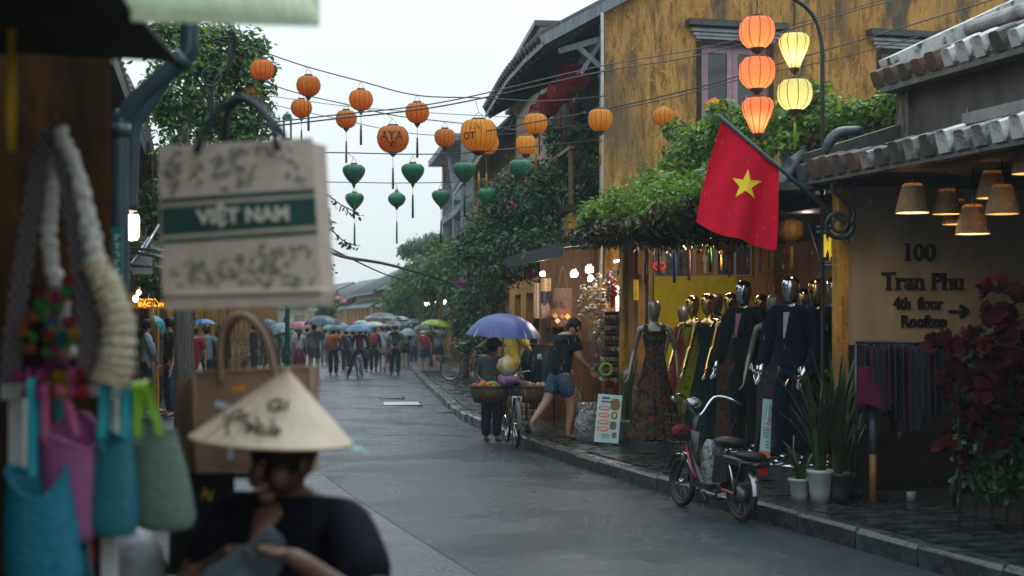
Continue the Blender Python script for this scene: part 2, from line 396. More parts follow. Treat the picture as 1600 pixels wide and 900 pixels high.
c = GP(800, 888, 0); n_ = (c.x-kx(c.y))/kd(c.y).y
o = tag(patch('p', c.y-.3, c.y+.36, n_-.22, n_+.2, asphalt_patch, zc(n_)+.012).build('manhole_cover', cement), 'square concrete drain cover flush with the road in the near foreground', 'drain cover')
# ================================================================== wall with openings
def wall(p0, u, L, z0, z1, th, openings, nrm=None):
    """Wall from p0 along u; openings (a, b, lo, hi); thickness th along nrm (away from the viewer)."""
    u = Vector(u).normalized(); nrm = nrm or Vector((-u.y, u.x, 0)); p0 = Vector((p0[0], p0[1], 0)); m = MB()
    xs = sorted({0, L, *[o[0] for o in openings], *[o[1] for o in openings]}); zs = sorted({z0, z1, *[o[2] for o in openings], *[o[3] for o in openings]})
    def solid(i, j):
        if i < 0 or j < 0 or i >= len(xs)-1 or j >= len(zs)-1: return False
        x, z = (xs[i]+xs[i+1])/2, (zs[j]+zs[j+1])/2
        return not any(a < x < b and lo < z < hi for a, b, lo, hi in openings)
    q = lambda x, z, k: p0+u*x+nrm*(th*k)+Vector((0,0,z))
    for i in range(len(xs)-1):
        for j in range(len(zs)-1):
            if not solid(i, j): continue
            a, b, c_, d = xs[i], xs[i+1], zs[j], zs[j+1]
            m.add([q(a,c_,0), q(b,c_,0), q(b,d,0), q(a,d,0)], [(0,1,2,3)]); m.add([q(a,c_,1), q(b,c_,1), q(b,d,1), q(a,d,1)], [(3,2,1,0)])
            if not solid(i-1, j): m.add([q(a,c_,0), q(a,d,0), q(a,d,1), q(a,c_,1)], [(0,1,2,3)])
            if not solid(i+1, j): m.add([q(b,c_,0), q(b,d,0), q(b,d,1), q(b,c_,1)], [(3,2,1,0)])
            if not solid(i, j-1): m.add([q(a,c_,0), q(b,c_,0), q(b,c_,1), q(a,c_,1)], [(3,2,1,0)])
            if not solid(i, j+1): m.add([q(a,d,0), q(b,d,0), q(b,d,1), q(a,d,1)], [(0,1,2,3)])
    return m
def window(parent, p0, u, a, b, lo, hi, th, fm, gm=glassd, leaves=2, bars=0, ins=.08):
    u = Vector(u).normalized(); nrm = Vector((-u.y, u.x, 0)); p0 = Vector((p0[0], p0[1], 0))
    q = lambda x, z, k: p0+u*x+nrm*k+Vector((0,0,z)); f = MB(); t = .07
    for (x0, x1, z0, z1) in ((a, a+t, lo, hi), (b-t, b, lo, hi), (a+t, b-t, lo, lo+t), (a+t, b-t, hi-t, hi)):
        f.bar(q((x0+x1)/2 if x1-x0 <= t+.001 else x0, z0 if x1-x0 <= t+.001 else (z0+z1)/2, ins), q((x0+x1)/2 if x1-x0 <= t+.001 else x1, z1 if x1-x0 <= t+.001 else (z0+z1)/2, ins), t, t, up=nrm)
    fo = f.build('window', fm, parent)
    wl = (b-a-2*t)/leaves
    for k in range(leaves):
        x0 = a+t+wl*k+.004; x1 = x0+wl-.008; s = MB()
        for (c0, c1) in (((x0+.045, lo+t), (x0+.045, hi-t)), ((x1-.045, lo+t), (x1-.045, hi-t))): s.bar(q(*c0, ins+.01), q(*c1, ins+.01), .09, .04, up=nrm)
        for zz in (lo+t+.045, hi-t-.045): s.bar(q(x0+.09, zz, ins+.012), q(x1-.09, zz, ins+.012), .09, .04, up=nrm)
        for kk in range(bars):
            zz = lo+t+(hi-lo-2*t)*(kk+1)/(bars+1); s.bar(q(x0+.06, zz, ins+.012), q(x1-.06, zz, ins+.012), .025, .03, up=nrm)
        s.build('sash', fm, fo)
        MB().add([q(x0, lo+t, ins+.02), q(x1, lo+t, ins+.02), q(x1, hi-t, ins+.02), q(x0, hi-t, ins+.02)], [(0,1,2,3)]).build('pane', gm, fo)
    return fo
def tile_roof(parent, ya, yb, n0, z0, n1, z1, pitch_w, nm_tile, mat_end, mat_t, individual=True, w_=.2):
    """Barrel-tile roof whose eave runs along the street at offset n0: one tile row object per column."""
    sl = MB()
    k = max(2, int((yb-ya)/1.0)); yy = [ya+(yb-ya)*i/k for i in range(k+1)]
    sl.slab([[S(y_, n0, z0), S(y_, n1, z1)] for y_ in yy], (0,0,-.07)).build('roof_slab', roofdark, parent)
    n = int((yb-ya)/w_)
    d = Vector((n1-n0, z1-z0)); Ln = d.length; d /= Ln
    for i in range(n+1):
        y_ = ya+(yb-ya)*i/n; t = kd(y_); a = S(y_, n0-.04, z0+.0); b = S(y_, n1, z1)
        m = MB(); ax = t; up = (b-a).cross(ax).normalized()
        if up.z < 0: up = -up
        H_ = RN.uniform(.14, .18); R_ = w_*.31*RN.uniform(.92, 1.08); nn = 6; steps = max(2, int(Ln/.45)); vs = []
        for s_ in range(steps):
            p, q2 = a+(b-a)*(s_/steps), a+(b-a)*((s_+1.06)/steps); lift = .0
            ring0 = [p+ax*(R_*1.08)*math.cos(PI*j/nn)+up*(.012+R_*1.25*math.sin(PI*j/nn)) for j in range(nn+1)]
            ring1 = [q2+ax*(R_*.9)*math.cos(PI*j/nn)+up*(R_*1.02*math.sin(PI*j/nn)) for j in range(nn+1)]
            m.add(ring0+ring1, [(j, j+1, j+nn+2, j+nn+1) for j in range(nn)]+[tuple(range(nn+1))], False)
        m.build(nm_tile, mat_t, parent)
        e = MB(); r0 = [a-(b-a).normalized()*.03+ax*(R_*1.15)*math.copysign(abs(math.cos(PI*j/8))**.6, math.cos(PI*j/8))+up*(-.03+H_*min(1, 1.3*math.sin(PI*j/8))) for j in range(9)]
        e.prism(r0, (b-a).normalized()*.2); e.build('tile_end', RN.choice(tile_ends[:3]+tile_ends[:1]) if y_ < yb-1.0 else tile_ends[3 if i % 3 else 1], parent)
# ================================================================== house with the address wall (near right)
Yp = 12.75                                   # depth of the party wall that carries the address
h1 = thing('tiled_roof_house', 'low house with two tiers of whitewashed barrel-tile eaves and dark open entrance', 'house', S(10, 1.2, 0))
def swall(n0, n1, y, z0, z1, th, ops=()): # wall across the pavement direction, facing the camera
    a, b = S(y, n0), S(y, n1); return wall(a, b-a, (b-a).length, z0, z1, th, list(ops))
swall(1.12, 5.2, Yp, .05, 2.97, .2).build('address_wall', M('address_plaster', (.40,.31,.18), (.30,.22,.12), 2.5, r=.7, st=(1.5,1.5,.5), bump=.3), h1)
MB().box(S(Yp-.02, 1.06, 1.62), (.1, .12, 3.1), sang(Yp)).build('corner_pillar', ywall2, h1)
wall(S(Yp, 3.4), S(3.2, 3.4)-S(Yp, 3.4), (S(3.2, 3.4)-S(Yp, 3.4)).length, .05, 4.2, .2, []).build('inner_wall', interior, h1)
MB().slab(strip([2.6, 5, 7, 9, 11, Yp], .95, 3.6, 2.98, 2.98), (0,0,.06)).build('ceiling', interior, h1)
swall(.95, 3.4, 2.6, .05, 4.2, .2).build('near_party_wall', interior, h1)
MB().slab(strip([2.6, 5, 7, 9, 11, Yp], 1.32, 3.6, .155, .155), (0,0,-.2)).build('floor', M('entrance_floor', (.05,.045,.04), (.03,.028,.026), 4, r=.35, bump=.4), h1)
for y_ in (3.2, 6.2): MB().box(S(y_, 1.0, 1.55), (.2, .2, 3.0), sang(y_)).build('porch_post', wooddark, h1)
m = MB(); m.slab(strip([2.6, 4.5, 7, 9, 11, 12.95], .82, .94, 2.98, 2.98), (0,0,.07)); m.build('eave_ledge', M('mossy_eave', (.1,.1,.085), (.05,.055,.05), 6, r=.5, bump=.6), h1)
tile_roof(h1, 2.6, 12.95, .86, 3.06, 2.0, 3.42, .2, 'roof_tile', tile_end, tile_m, w_=.215)
MB().slab(strip([2.6, 6, 9, Yp], 1.8, 2.0, 3.3, 3.3), (0,0,.62)).build('clerestory_wall', M('dark_plaster', (.05,.045,.04), (.1,.09,.08), 5, r=.7, st=(1,1,.5)), h1)
MB().slab(strip([2.6, 6, 9, Yp-.9], 1.72, 1.79, 3.42, 3.42), (0,0,.1)).build('plaster_band', M('pale_band', (.3,.3,.3), (.17,.17,.17), 5, r=.6), h1)
MB().slab(strip([2.6, 4.5, 7, 9, 11, 12.9], 1.58, 1.74, 3.86, 3.86), (0,0,.09)).build('upper_eave_ledge', M('mossy_eave'), h1)
tile_roof(h1, 2.6, 12.9, 1.62, 3.96, 4.4, 5.2, .2, 'roof_tile', tile_end, tile_m, w_=.215)
MB().prism([S(Yp-.05, 1.75, 2.97), S(Yp-.05, 5.2, 2.97), S(Yp-.05, 5.2, 5.2), S(Yp-.05, 4.4, 5.15), S(Yp-.05, 1.75, 3.95)], kd(Yp)*.2).build('gable_wall', stained('old_gable_plaster', (.2,.17,.14), (.13,.12,.1), (.04,.04,.04)), h1)
m = MB()                                     # mortar ridge and gable copings
m.bar(S(12.92, .85, 3.2), S(12.92, 2.0, 3.56), .2, .16); m.build('hip_coping', M('mossy_eave'), h1)
m = MB(); m.bar(S(12.9, 1.66, 4.1), S(12.9, 4.4, 5.36), .2, .18); m.build('gable_coping', tile_end, h1)
MB().tube(crv([P(1290, 241, 12.9), P(1296, 222, 12.9), P(1312, 208, 12.9), P(1345, 204, 12.9)], 4), [.03,.04,.05,.06,.065,.07,.072,.074,.074,.07,.065,.06,.05], 10, flat=.75).build('ridge_scroll', M('slate_scroll', (.05,.085,.095), (.03,.045,.055), 6, r=.35, bump=.4), h1)
m = MB(); m.tube([S(2.7, 2.5, 4.5), S(12.8, 2.5, 4.5)], .085, 8); m.build('mortar_ridge', M('mortar', (.5,.47,.44), (.16,.15,.14), 4, r=.6, bump=.5), h1)
a_, b_ = S(Yp, 1.14), S(Yp, 3.35); _n = Vector(((b_-a_).normalized().y, -(b_-a_).normalized().x, 0)); MB().hexa([a_+_n*.004+Vector((0,0,.16)), b_+_n*.004+Vector((0,0,.16)), b_+_n*.03+Vector((0,0,.16)), a_+_n*.03+Vector((0,0,.16))], [a_+_n*.004+Vector((0,0,1.5)), b_+_n*.004+Vector((0,0,1.5)), b_+_n*.03+Vector((0,0,1.5)), a_+_n*.03+Vector((0,0,1.5))]).build('painted_shade_panel', M('wall_shade_dark', (.035,.025,.02), (.02,.015,.012), 5, r=.7, spec=.1), h1)  # dark sheet stands in for the shade on the lower address wall
# lettering on the address wall
ua = (S(Yp, 2)-S(Yp, 1)).normalized(); rz = math.atan2(ua.y, ua.x)
letm = M('address_letters', (.02,.011,.008), r=.6, spec=.15)
def onwall(px, py):          # point of the address wall seen at a photo pixel
    a = S(Yp, .98); q = (px-800)/F; t = (q*a.y-a.x)/(ua.x-q*ua.y); p = a+ua*t; return Vector((p.x, p.y, CH+(HY-py)/F*p.y))-Vector((-ua.y, ua.x, 0))*.012
ar = thing('address_lettering', 'dark raised letters of the address mounted on the cream wall under the cone lamps', 'lettering', onwall(1440, 440))
rot = (PI/2, 0, rz)
pxm = F/12.9
def slabtext(body, px, py, hpx, wpx):
    c_ = onwall(px, py); size = hpx/pxm/.70
    o = text('lettering', body, size, letm, ar, c_, rot, .012, .005)
    xs = [v.co.x for v in o.data.vertices]; s = (wpx/pxm)/(max(xs)-min(xs)); cx = (max(xs)+min(xs))/2
    for v in o.data.vertices: v.co.x = (v.co.x-cx)*s
    return o, size, s, cx
o, sz, s_, cx = slabtext('100', 1438, 396, 27, 54)
o2, sz, s_, cx = slabtext('Tran Phu', 1441, 441, 27, 150)
def add_serifs(o):          # slab serifs on the feet and heads of every straight stem
    me = o.data; co = [v.co.copy() for v in me.vertices]; zt = max(c.z for c in co); y0 = min(c.y for c in co); y1 = max(c.y for c in co); H_ = y1-y0; seen = set()
    for e in me.edges:
        a, b = co[e.vertices[0]], co[e.vertices[1]]; w_ = abs(a.x-b.x)
        if abs(a.y-b.y) > 1e-4 or abs(a.z-zt) > 1e-4 or abs(b.z-zt) > 1e-4 or not (.08*H_ < w_ < .32*H_): continue
        foot = abs(a.y-y0) < .04*H_; k = (round((a.x+b.x)/2, 3), round(a.y, 2))
        if k in seen or (not foot and a.y < y0+.6*H_): continue
        seen.add(k); xl, xr = min(a.x, b.x), max(a.x, b.x); ex = w_*.42
        if not foot: xr -= ex*.9
        h = .085*H_; ys = (a.y-.001, a.y+h) if foot else (a.y-h, a.y+.001); m = MB()
        m.hexa([Vector((xl-ex, ys[0], -zt)), Vector((xr+ex, ys[0], -zt)), Vector((xr+ex, ys[1], -zt)), Vector((xl-ex, ys[1], -zt))], [Vector((xl-ex, ys[0], zt*1.03)), Vector((xr+ex, ys[0], zt*1.03)), Vector((xr+ex, ys[1], zt*1.03)), Vector((xl-ex, ys[1], zt*1.03))])
        q = link('serif', m.mesh('serif', letm), o)
add_serifs(o); add_serifs(o2)
slabtext('4th  floor', 1434, 475, 19, 91); slabtext('Rooftop', 1443, 503, 19, 84)
m = MB(); m.bar(onwall(1482, 487), onwall(1506, 487), .024, .03, up=(0,0,1)); m.bar(onwall(1499, 478), onwall(1512, 487), .024, .035); m.bar(onwall(1499, 496), onwall(1512, 487), .024, .035)
m.build('arrow', letm, ar)
# cone lamps
bulbm = M('warm_bulb', (1,.75,.4), em=14, emc=(1,.62,.25))
wick = M('woven_shade', (.30,.17,.07), (.2,.11,.045), 40, r=.7, transl=.25, bump=.4, bsc=80)
wickin = M('shade_lining', (.6,.5,.38), r=.7)
for i, (px, py, wp, Y, lb) in enumerate(((1426, 333, 54, 11.9, 'woven cone lamp over the number 100, leftmost of the cluster'), (1480, 335, 46, 11.9, 'woven cone lamp second from the left in the entrance'),
        (1495, 351, 46, 12.2, 'woven cone lamp hanging lower behind the second one'), (1520, 366, 54, 11.6, 'woven cone lamp hanging lowest of the cluster'),
        (1550, 310, 50, 11.2, 'woven cone lamp hanging highest, close under the eave'), (1566, 335, 54, 11.0, 'woven cone lamp at the right end of the cluster'), (1606, 272, 50, 10.6, 'woven cone lamp cut by the right edge of the view'))):
    c = P(px, py, Y); r = wp/2/F*Y; o = thing('cone_lamp', lb, 'pendant lamp', c, 'woven cone lamps in the entrance')
    MB().lathe([(r, 0), (r*.93, r*.35), (r*.62, r*1.55), (r*.5, r*1.72)], 20, c, caps=False).build('shade', wick, o)
    MB().lathe([(r*.94, .004), (r*.9, r*.3), (r*.58, r*1.5)], 20, c, caps=False).build('lining', wickin, o)
    MB().tube([c+Vector((0,0,r*1.72)), Vector((c.x, c.y, 2.98))], .006, 6).build('cord', black, o)
    MB().ball(c+Vector((0,0,r*.75)), .03, 8, 6).build('bulb', bulbm, o)
    ld = bpy.data.lights.new('lamp_glow', 'POINT'); ld.energy = 3.0 if i in (0, 3) else .5; ld.color = (1, .68, .34); ld.shadow_soft_size = .03
    lo = bpy.data.objects.new('lamp_glow', ld); C.objects.link(lo); lo.location = c+Vector((0,0,r*.3))
# ================================================================== tall ochre house (gable wall towards the viewer)
h2 = thing('tall_ochre_house', 'tall house with mould-streaked ochre gable wall and two mauve windows', 'house', (1.5, 23, 0))
u2 = Vector((.97, .2425, 0)).normalized(); w0 = Vector((1.5, 23, 0))
ops = [(1.66, 2.86, 4.8, 6.34), (4.92, 6.05, 4.8, 6.34)]
wall(w0, u2, 12, 0, 7.6, .3, ops).build('gable_wall', ywall, h2)
n2 = Vector((-u2.y, u2.x, 0))
q2 = lambda x, z, k=0: w0+u2*x+n2*k+Vector((0,0,z))
MB().prism([q2(0, 7.6), q2(12, 7.6), q2(5.5, 10.6)], n2*.3).build('gable_top', ywall, h2)
for (a, b, lo, hi) in ops:
    window(h2, w0, u2, a, b, lo, hi, .3, mauve, leaves=2, bars=0, ins=.12)
    m = MB(); m.bar(q2(a-.28, hi+.28, -.06), q2(b+.28, hi+.28, -.06), .3, .1); m.build('hood_mould', M('mouldy_ledge', (.04,.042,.04), (.07,.07,.065), 8, r=.6, bump=.5), h2)
    m = MB(); m.bar(q2(a-.2, hi+.17, -.02), q2(b+.2, hi+.17, -.02), .18, .05); m.bar(q2(a-.15, hi+.11, -.01), q2(b+.15, hi+.11, -.01), .12, .05); m.bar(q2(a-.1, hi+.055, 0), q2(b+.1, hi+.055, 0), .1, .04); m.build('cornice', M('cornice_grey', (.42,.44,.46), (.3,.32,.33), 8, r=.5), h2)
    m = MB(); m.bar(q2(a-.04, lo, -.004), q2(a-.04, hi, -.004), .08, .05, up=n2); m.bar(q2(b+.04, lo, -.004), q2(b+.04, hi, -.004), .08, .05, up=n2); m.bar(q2(a, hi+.0, .0), q2(b, hi+.0, .0), .05, .06); m.build('architrave', wooddark, h2)
    MB().add([q2(a, lo, .32), q2(b, lo, .32), q2(b, hi, .32), q2(a, hi, .32)], [(0,1,2,3)]).build('curtain', black, h2)
# street facade, eave and roof
yf = [22.9, 25, 27, 29, 31]
MB().slab([[S(y_, 2.75, 0), S(y_, 2.75, 6.9)] for y_ in [22.9+.4, 25, 27, 29, 31]], (.2, .05, 0)).build('street_wall', interior, h2)
MB().slab([[S(y_, .95, 6.13), S(y_, 2.4, 6.95), S(y_, 6.2, 9.1)] for y_ in [22.5, 24, 26, 28, 30.6]], (0,0,.13)).build('roof', roofdark, h2)
m = MB()
for k in range(26):
    y_ = 22.55+k*.31; m.tube([S(y_, .9, 6.28), S(y_, 2.4, 7.12), S(y_, 6.2, 9.27)], .085, 6)
tag(m.build('roof_tile_row', tile_m, h2), kind='stuff')
for k in range(17):
    y_ = 22.8+k*.46; MB().bar(S(y_, .98, 6.09), S(y_, 2.6, 7.0), .06, .09).build('rafter', wooddark, h2)
m = MB(); m.bar(S(22.48, .9, 6.2), S(22.48, 2.5, 7.1), .06, .16); m.build('barge_board', woodgrey, h2)
for a_, b_, t_ in ((S(22.8, 1.25, 6.1), S(22.8, 2.25, 6.42), .1), (S(22.8, 1.55, 6.2), S(22.8, 2.15, 5.72), .085), (S(22.8, 2.0, 6.35), S(22.8, 1.62, 5.75), .07), (S(22.8, 2.13, 4.9), S(22.8, 2.13, 6.5), .1)): MB().bar(a_, b_, t_, t_*.95).build('eave_bracket', woodgrey, h2)
MB().tube([P(941, 20, 22.7), P(941, 200, 22.7), P(940, 390, 22.7), P(938, 470, 22.7)], .028, 8).build('drain_pipe', M('pale_pipe', (.42,.42,.4), (.3,.3,.29), 9, r=.4), h2)
m = MB(); m.slab(strip([23.2, 25, 27, 29, 31], 1.5, 2.75, 3.55, 3.55), (0,0,.12)); m.build('balcony_floor', wooddark, h2)
for k in range(7): MB().box(S(23.4+k*1.2, 1.6, 4.12), (.07,.07,.92), 0).build('baluster', wood, h2)
MB().bar(S(23.3, 1.6, 4.62), S(31, 1.6, 4.62), .08, .06).build('balcony_rail', wood, h2)
o = h2
wall(S(23.3, 1.75), S(31, 1.75)-S(23.3, 1.75), 7.9, 0, 3.55, .2, [(1.2, 2.4, 0, 2.3), (4.2, 5.2, .9, 2.3), (6.0, 7.0, .9, 2.3)], ).build('ground_floor_wall', ywall2, h2)
# ================================================================== further houses on the right
def house(label, y0, y1, n, dep, zw, rise, wm, rm, ops, storeys=(), over=.7, name='shop_house', cat='house', frame=wood, parapet=None, group=None, dirn=1):
    o = thing(name, label, cat, S((y0+y1)/2, n+dirn*dep/2, 0), group); s = dirn
    a, b = S(y0, n), S(y1, n); u = (b-a); L = u.length; un = u.normalized(); nr = Vector((un.y, -un.x, 0))*s
    ops = [(f0*L, f1*L, lo, hi) for (f0, f1, lo, hi) in ops]
    wall(a, u, L, 0, zw, .22, ops, nr).build('street_wall', wm, o)
    c_, d = a+nr*dep, b+nr*dep
    e = nr*.225
    for (p, q_) in ((a+e, c_), (b+e, d)):
        t_ = un*.2*(1 if p is not None and (p-a).length < 1 else -1)
        MB().hexa([p, q_, q_+t_, p+t_], [v+Vector((0,0,zw)) for v in (p, q_, q_+t_, p+t_)]).build('side_wall', wm, o)
        if not parapet: MB().prism([p+Vector((0,0,zw)), q_+Vector((0,0,zw)), (p+q_)/2+Vector((0,0,zw+rise*.92))], t_).build('gable', wm, o)
    for (f0, f1, lo, hi) in ops:
        if lo < .2:
            dr = MB()
            for (x0, x1) in ((f0+.03, (f0+f1)/2-.01), ((f0+f1)/2+.01, f1-.03)): dr.hexa([a+un*x0+nr*.12, a+un*x1+nr*.12, a+un*x1+nr*.17, a+un*x0+nr*.17], [v+Vector((0,0,hi)) for v in (a+un*x0+nr*.12, a+un*x1+nr*.12, a+un*x1+nr*.17, a+un*x0+nr*.17)])
            dr.build('door', frame, o)
        else:
            fo = MB()
            for (x0, x1, z0, z1) in ((f0, f0+.08, lo, hi), (f1-.08, f1, lo, hi), ((f0+f1)/2-.04, (f0+f1)/2+.04, lo+.08, hi-.08), (f0+.08, f1-.08, lo, lo+.08), (f0+.08, f1-.08, hi-.08, hi)):
                pp = [a+un*x0+nr*.06, a+un*x1+nr*.06, a+un*x1+nr*.14, a+un*x0+nr*.14]; fo.hexa([v+Vector((0,0,z0)) for v in pp], [v+Vector((0,0,z1)) for v in pp])
            w_ = fo.build('window', frame, o)
            pp = [a+un*(f0+.05)+nr*.15, a+un*(f1-.05)+nr*.15]; MB().add([pp[0]+Vector((0,0,lo)), pp[1]+Vector((0,0,lo)), pp[1]+Vector((0,0,hi)), pp[0]+Vector((0,0,hi))], [(0,1,2,3)]).build('pane', glassd, w_)
    if parapet:
        MB().hexa([a-nr*.12, b-nr*.12, d, c_], [v for v in (a-nr*.12+Vector((0,0,zw)), b-nr*.12+Vector((0,0,zw)), d+Vector((0,0,zw)), c_+Vector((0,0,zw)))]) if 0 else None
        base = [a-nr*.3-un*.1, b-nr*.3+un*.1, d+un*.1, c_-un*.1]
        MB().hexa([v+Vector((0,0,zw)) for v in base], [v+Vector((0,0,zw+parapet)) for v in base]).build('parapet', tan, o)
        base = [a-nr*.42-un*.15, b-nr*.42+un*.15, d, c_]; MB().hexa([v+Vector((0,0,zw+parapet)) for v in base], [v+Vector((0,0,zw+parapet+.12)) for v in base]).build('coping', roofdark, o)
    else:
        A, B = a-un*.3, b+un*.3; mid = nr*(dep/2); up = Vector((0,0,1))
        sl = rise/(dep/2)
        for (p, q_, ed) in ((A-nr*over, B-nr*over, -1), (A+nr*(dep+over), B+nr*(dep+over), 1)):
            lo = [p+up*(zw-over*sl), q_+up*(zw-over*sl), B+mid+up*(zw+rise), A+mid+up*(zw+rise)]
            MB().hexa(lo, [v+up*.16 for v in lo]).build('roof', rm, o)
            if ed < 0 and (y0 < 70 or y0 > 0):
                m = MB(); k = int(L/.32)
                for i in range(k+1):
                    pa = p+(q_-p)*(i/k)+up*(zw-over*sl+.17); pb = A+mid+(B-A)*(i/k)+up*(zw+rise+.17); m.tube([pa, pb], .075, 5)
                tag(m.build('roof_tile_row', rm, o), kind='stuff')
        MB().tube([A+mid+up*(zw+rise+.16), B+mid+up*(zw+rise+.16)], .13, 8).build('ridge', rm, o)
    for zz in storeys:
        base = [a-nr*over*1.2, b-nr*over*1.2, b-nr*.01, a-nr*.01]
        hi = [v+up_ for v, up_ in zip(base, (Vector((0,0,zz)), Vector((0,0,zz)), Vector((0,0,zz+.45)), Vector((0,0,zz+.45))))]
        MB().hexa(hi, [v+Vector((0,0,.1)) for v in hi]).build('awning', rm, o)
        k = max(2, int(L/2.2))
        for i in range(k+1):
            p = a-nr*over*1.05+un*(L*i/k); MB().box(p+Vector((0,0,zz/2)), (.16,.16,zz), math.atan2(un.y, un.x)).build('porch_post', ywall2, o)
    return o
gs = [(.06,.3,0,2.4), (.4,.6,.9,2.3), (.7,.94,0,2.4)]
up2 = [(.1,.28,4.0,5.4), (.42,.6,4.0,5.4), (.74,.92,4.0,5.4)]
house('three-storey house with tan parapet beyond the tall ochre house', 31.2, 38.6, 2.5, 7, 7.4, 0, tan, roofdark, gs+up2, parapet=.85, over=.3)
house('yellow shop house with steep grey roof, first past the tan parapet', 39.2, 47, 2.6, 5, 7.4, 2.4, ywall2, roofdark, gs+up2, storeys=(2.9,), over=.8)
house('yellow shop house with steep grey roof, second past the tan parapet', 47.6, 56, 2.6, 5, 7.6, 2.8, ywall2, roofdark, gs+up2, storeys=(2.9,), over=.8)
# bare concrete frame
cf = thing('concrete_frame_building', 'unfinished grey concrete frame with open storeys above the street', 'building', S(63, 3.5, 0))
for z in (3.4, 6.4, 9.2): MB().slab(strip([58, 61, 64, 68], 2.2 if z < 9 else 1.6, 6.5, z, z), (0,0,.28)).build('floor_slab', greyc, cf)
for y_ in (58.3, 63, 67.7):
    for n_ in (2.5, 5.9): MB().box(S(y_, n_, 4.6), (.5,.5,9.2), sang(y_)).build('column', greyc, cf)
wall(S(58.4, 2.6), S(68, 2.6)-S(58.4, 2.6), 9.6, 0, 3.4, .2, [(.6, 2.4, 0, 2.6), (3.6, 5.4, 0, 2.6), (6.5, 8.6, 0, 2.6)]).build('street_wall', ywall2, cf)
MB().slab([[S(58.2, 2.6, 3.4), S(58.2, 6.4, 3.4)], [S(58.2, 2.6, 6.4), S(58.2, 6.4, 6.4)]], (0,.2,0)).build('block_wall', greyc, cf)
m = MB(); m.bar(S(58.3, 2.4, 6.7), S(62.5, 2.4, 9.2), .9, .2); m.build('stair_flight', greyc, cf)
house('single ochre house with long low awning behind the street trees', 69, 78, 1.9, 6, 4.8, 2.0, ywall2, roofdark, gs, storeys=(2.8,))
house('ochre house with brown tiled roof where the street bends', 79, 89, 1.8, 7, 4.1, 1.7, ywall2, roofdark, gs, storeys=(2.7,))
house('pale orange house with long tiled roof past the bend', 90, 103, 1.6, 7, 3.9, 1.7, M('orange_plaster', (.5,.27,.12), (.42,.21,.09), 2, r=.7), roofdark, gs, storeys=(2.7,))
house('faded ochre house with tiled roof farthest along the bend', 104, 120, 1.6, 7, 3.5, 1.5, ywall2, roofdark, gs, storeys=(2.7,))
house('small hazy grey-roofed house closing the street', 122, 142, 1.0, 8, 3.4, 1.6, cream, roofdark, gs)
# left row
house('timber shop house with dark tiled roof on the left of the street, nearest the pole', 26.5, 36, -6.3, 7, 5.2, 2.6, wood, roofdark, gs+up2[:0], storeys=(2.9,), dirn=-1, over=.8)
house('ochre shop house in the middle of the left row', 36.5, 48, -6.5, 7, 5.0, 2.6, ywall2, roofdark, gs, storeys=(2.8,), dirn=-1, over=.8)
house('ochre shop house with timber front, third in the left row', 48.5, 62, -6.6, 7, 5.2, 2.6, ywall2, roofdark, gs, storeys=(2.8,), dirn=-1, over=.8)
house('ochre shop house farthest along the left row', 62.5, 80, -6.6, 7, 5.2, 2.6, ywall2, roofdark, gs, storeys=(2.8,), dirn=-1, over=.8)
# near left house: dark shop behind the hanging bags
h3 = thing('near_shop_house', 'dim ochre shop house behind the hanging bags with a grey downpipe', 'house', S(7, -7, 0))
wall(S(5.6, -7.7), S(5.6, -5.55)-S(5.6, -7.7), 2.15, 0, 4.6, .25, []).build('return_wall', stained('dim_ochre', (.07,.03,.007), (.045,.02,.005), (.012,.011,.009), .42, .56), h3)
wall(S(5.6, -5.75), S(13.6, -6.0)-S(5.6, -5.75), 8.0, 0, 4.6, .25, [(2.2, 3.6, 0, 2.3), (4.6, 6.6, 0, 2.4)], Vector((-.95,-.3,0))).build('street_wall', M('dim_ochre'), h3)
wall(S(1.5, -7.7), S(5.7, -7.7)-S(1.5, -7.7), 4.4, 0, 4.6, .25, [], Vector((-.95,-.3,0))).build('shop_back_wall', interior, h3)
MB().slab([[S(y_, -6.1, 3.6), S(y_, -9.5, 5.4)] for y_ in (1.5, 3, 6, 10, 14)], (0,0,.15)).build('roof', roofdark, h3)
MB().slab([[S(y_, -6.3, 2.75), S(y_, -9.5, 2.75)] for y_ in (1.5, 3, 5.6)], (0,0,.1)).build('shop_ceiling', interior, h3)
m = MB()
pp = crv([P(188, 640, 5.5), P(188, 400, 5.5), P(188, 205, 5.5), P(196, 178, 5.5), P(225, 145, 5.5), P(272, 104, 5.5), P(292, 82, 5.5), P(296, 50, 5.5), P(297, 20, 5.5)], 5)
m.tube(pp, .036, 12).build('downpipe', pvc, h3)
for (a, b) in (((188, 214, 5.5), (188, 194, 5.5)), ((276, 101, 5.5), (291, 88, 5.5))): MB().tube([P(*a), P(*b)], .043, 12).build('pipe_collar', pvc, h3)
pp = crv([P(205, 330, 6.6), P(206, 280, 6.6), P(212, 200, 6.6), P(236, 160, 6.6), P(262, 118, 6.6)], 5); MB().tube(pp, .03, 10).build('second_downpipe', pvc, h3)
house('dark timber shop house on the left with lit orange signboard', 14.5, 26, -6.2, 7, 4.6, 2.4, wooddark, roofdark, gs, dirn=-1, over=.9)

# unseen houses added behind the viewer on the right to cut frontal light
house('tall shuttered shop house added unseen behind the viewer on the right to block light', -9, 2.3, 1.3, 7, 5.6, 2.4, ywall2, roofdark, gs, storeys=(2.9,), over=.7)
house('shop house added unseen farther behind the viewer on the right to block light', -21, -9.6, 1.3, 7, 5.2, 2.4, cream, roofdark, gs, storeys=(2.9,), over=.7)
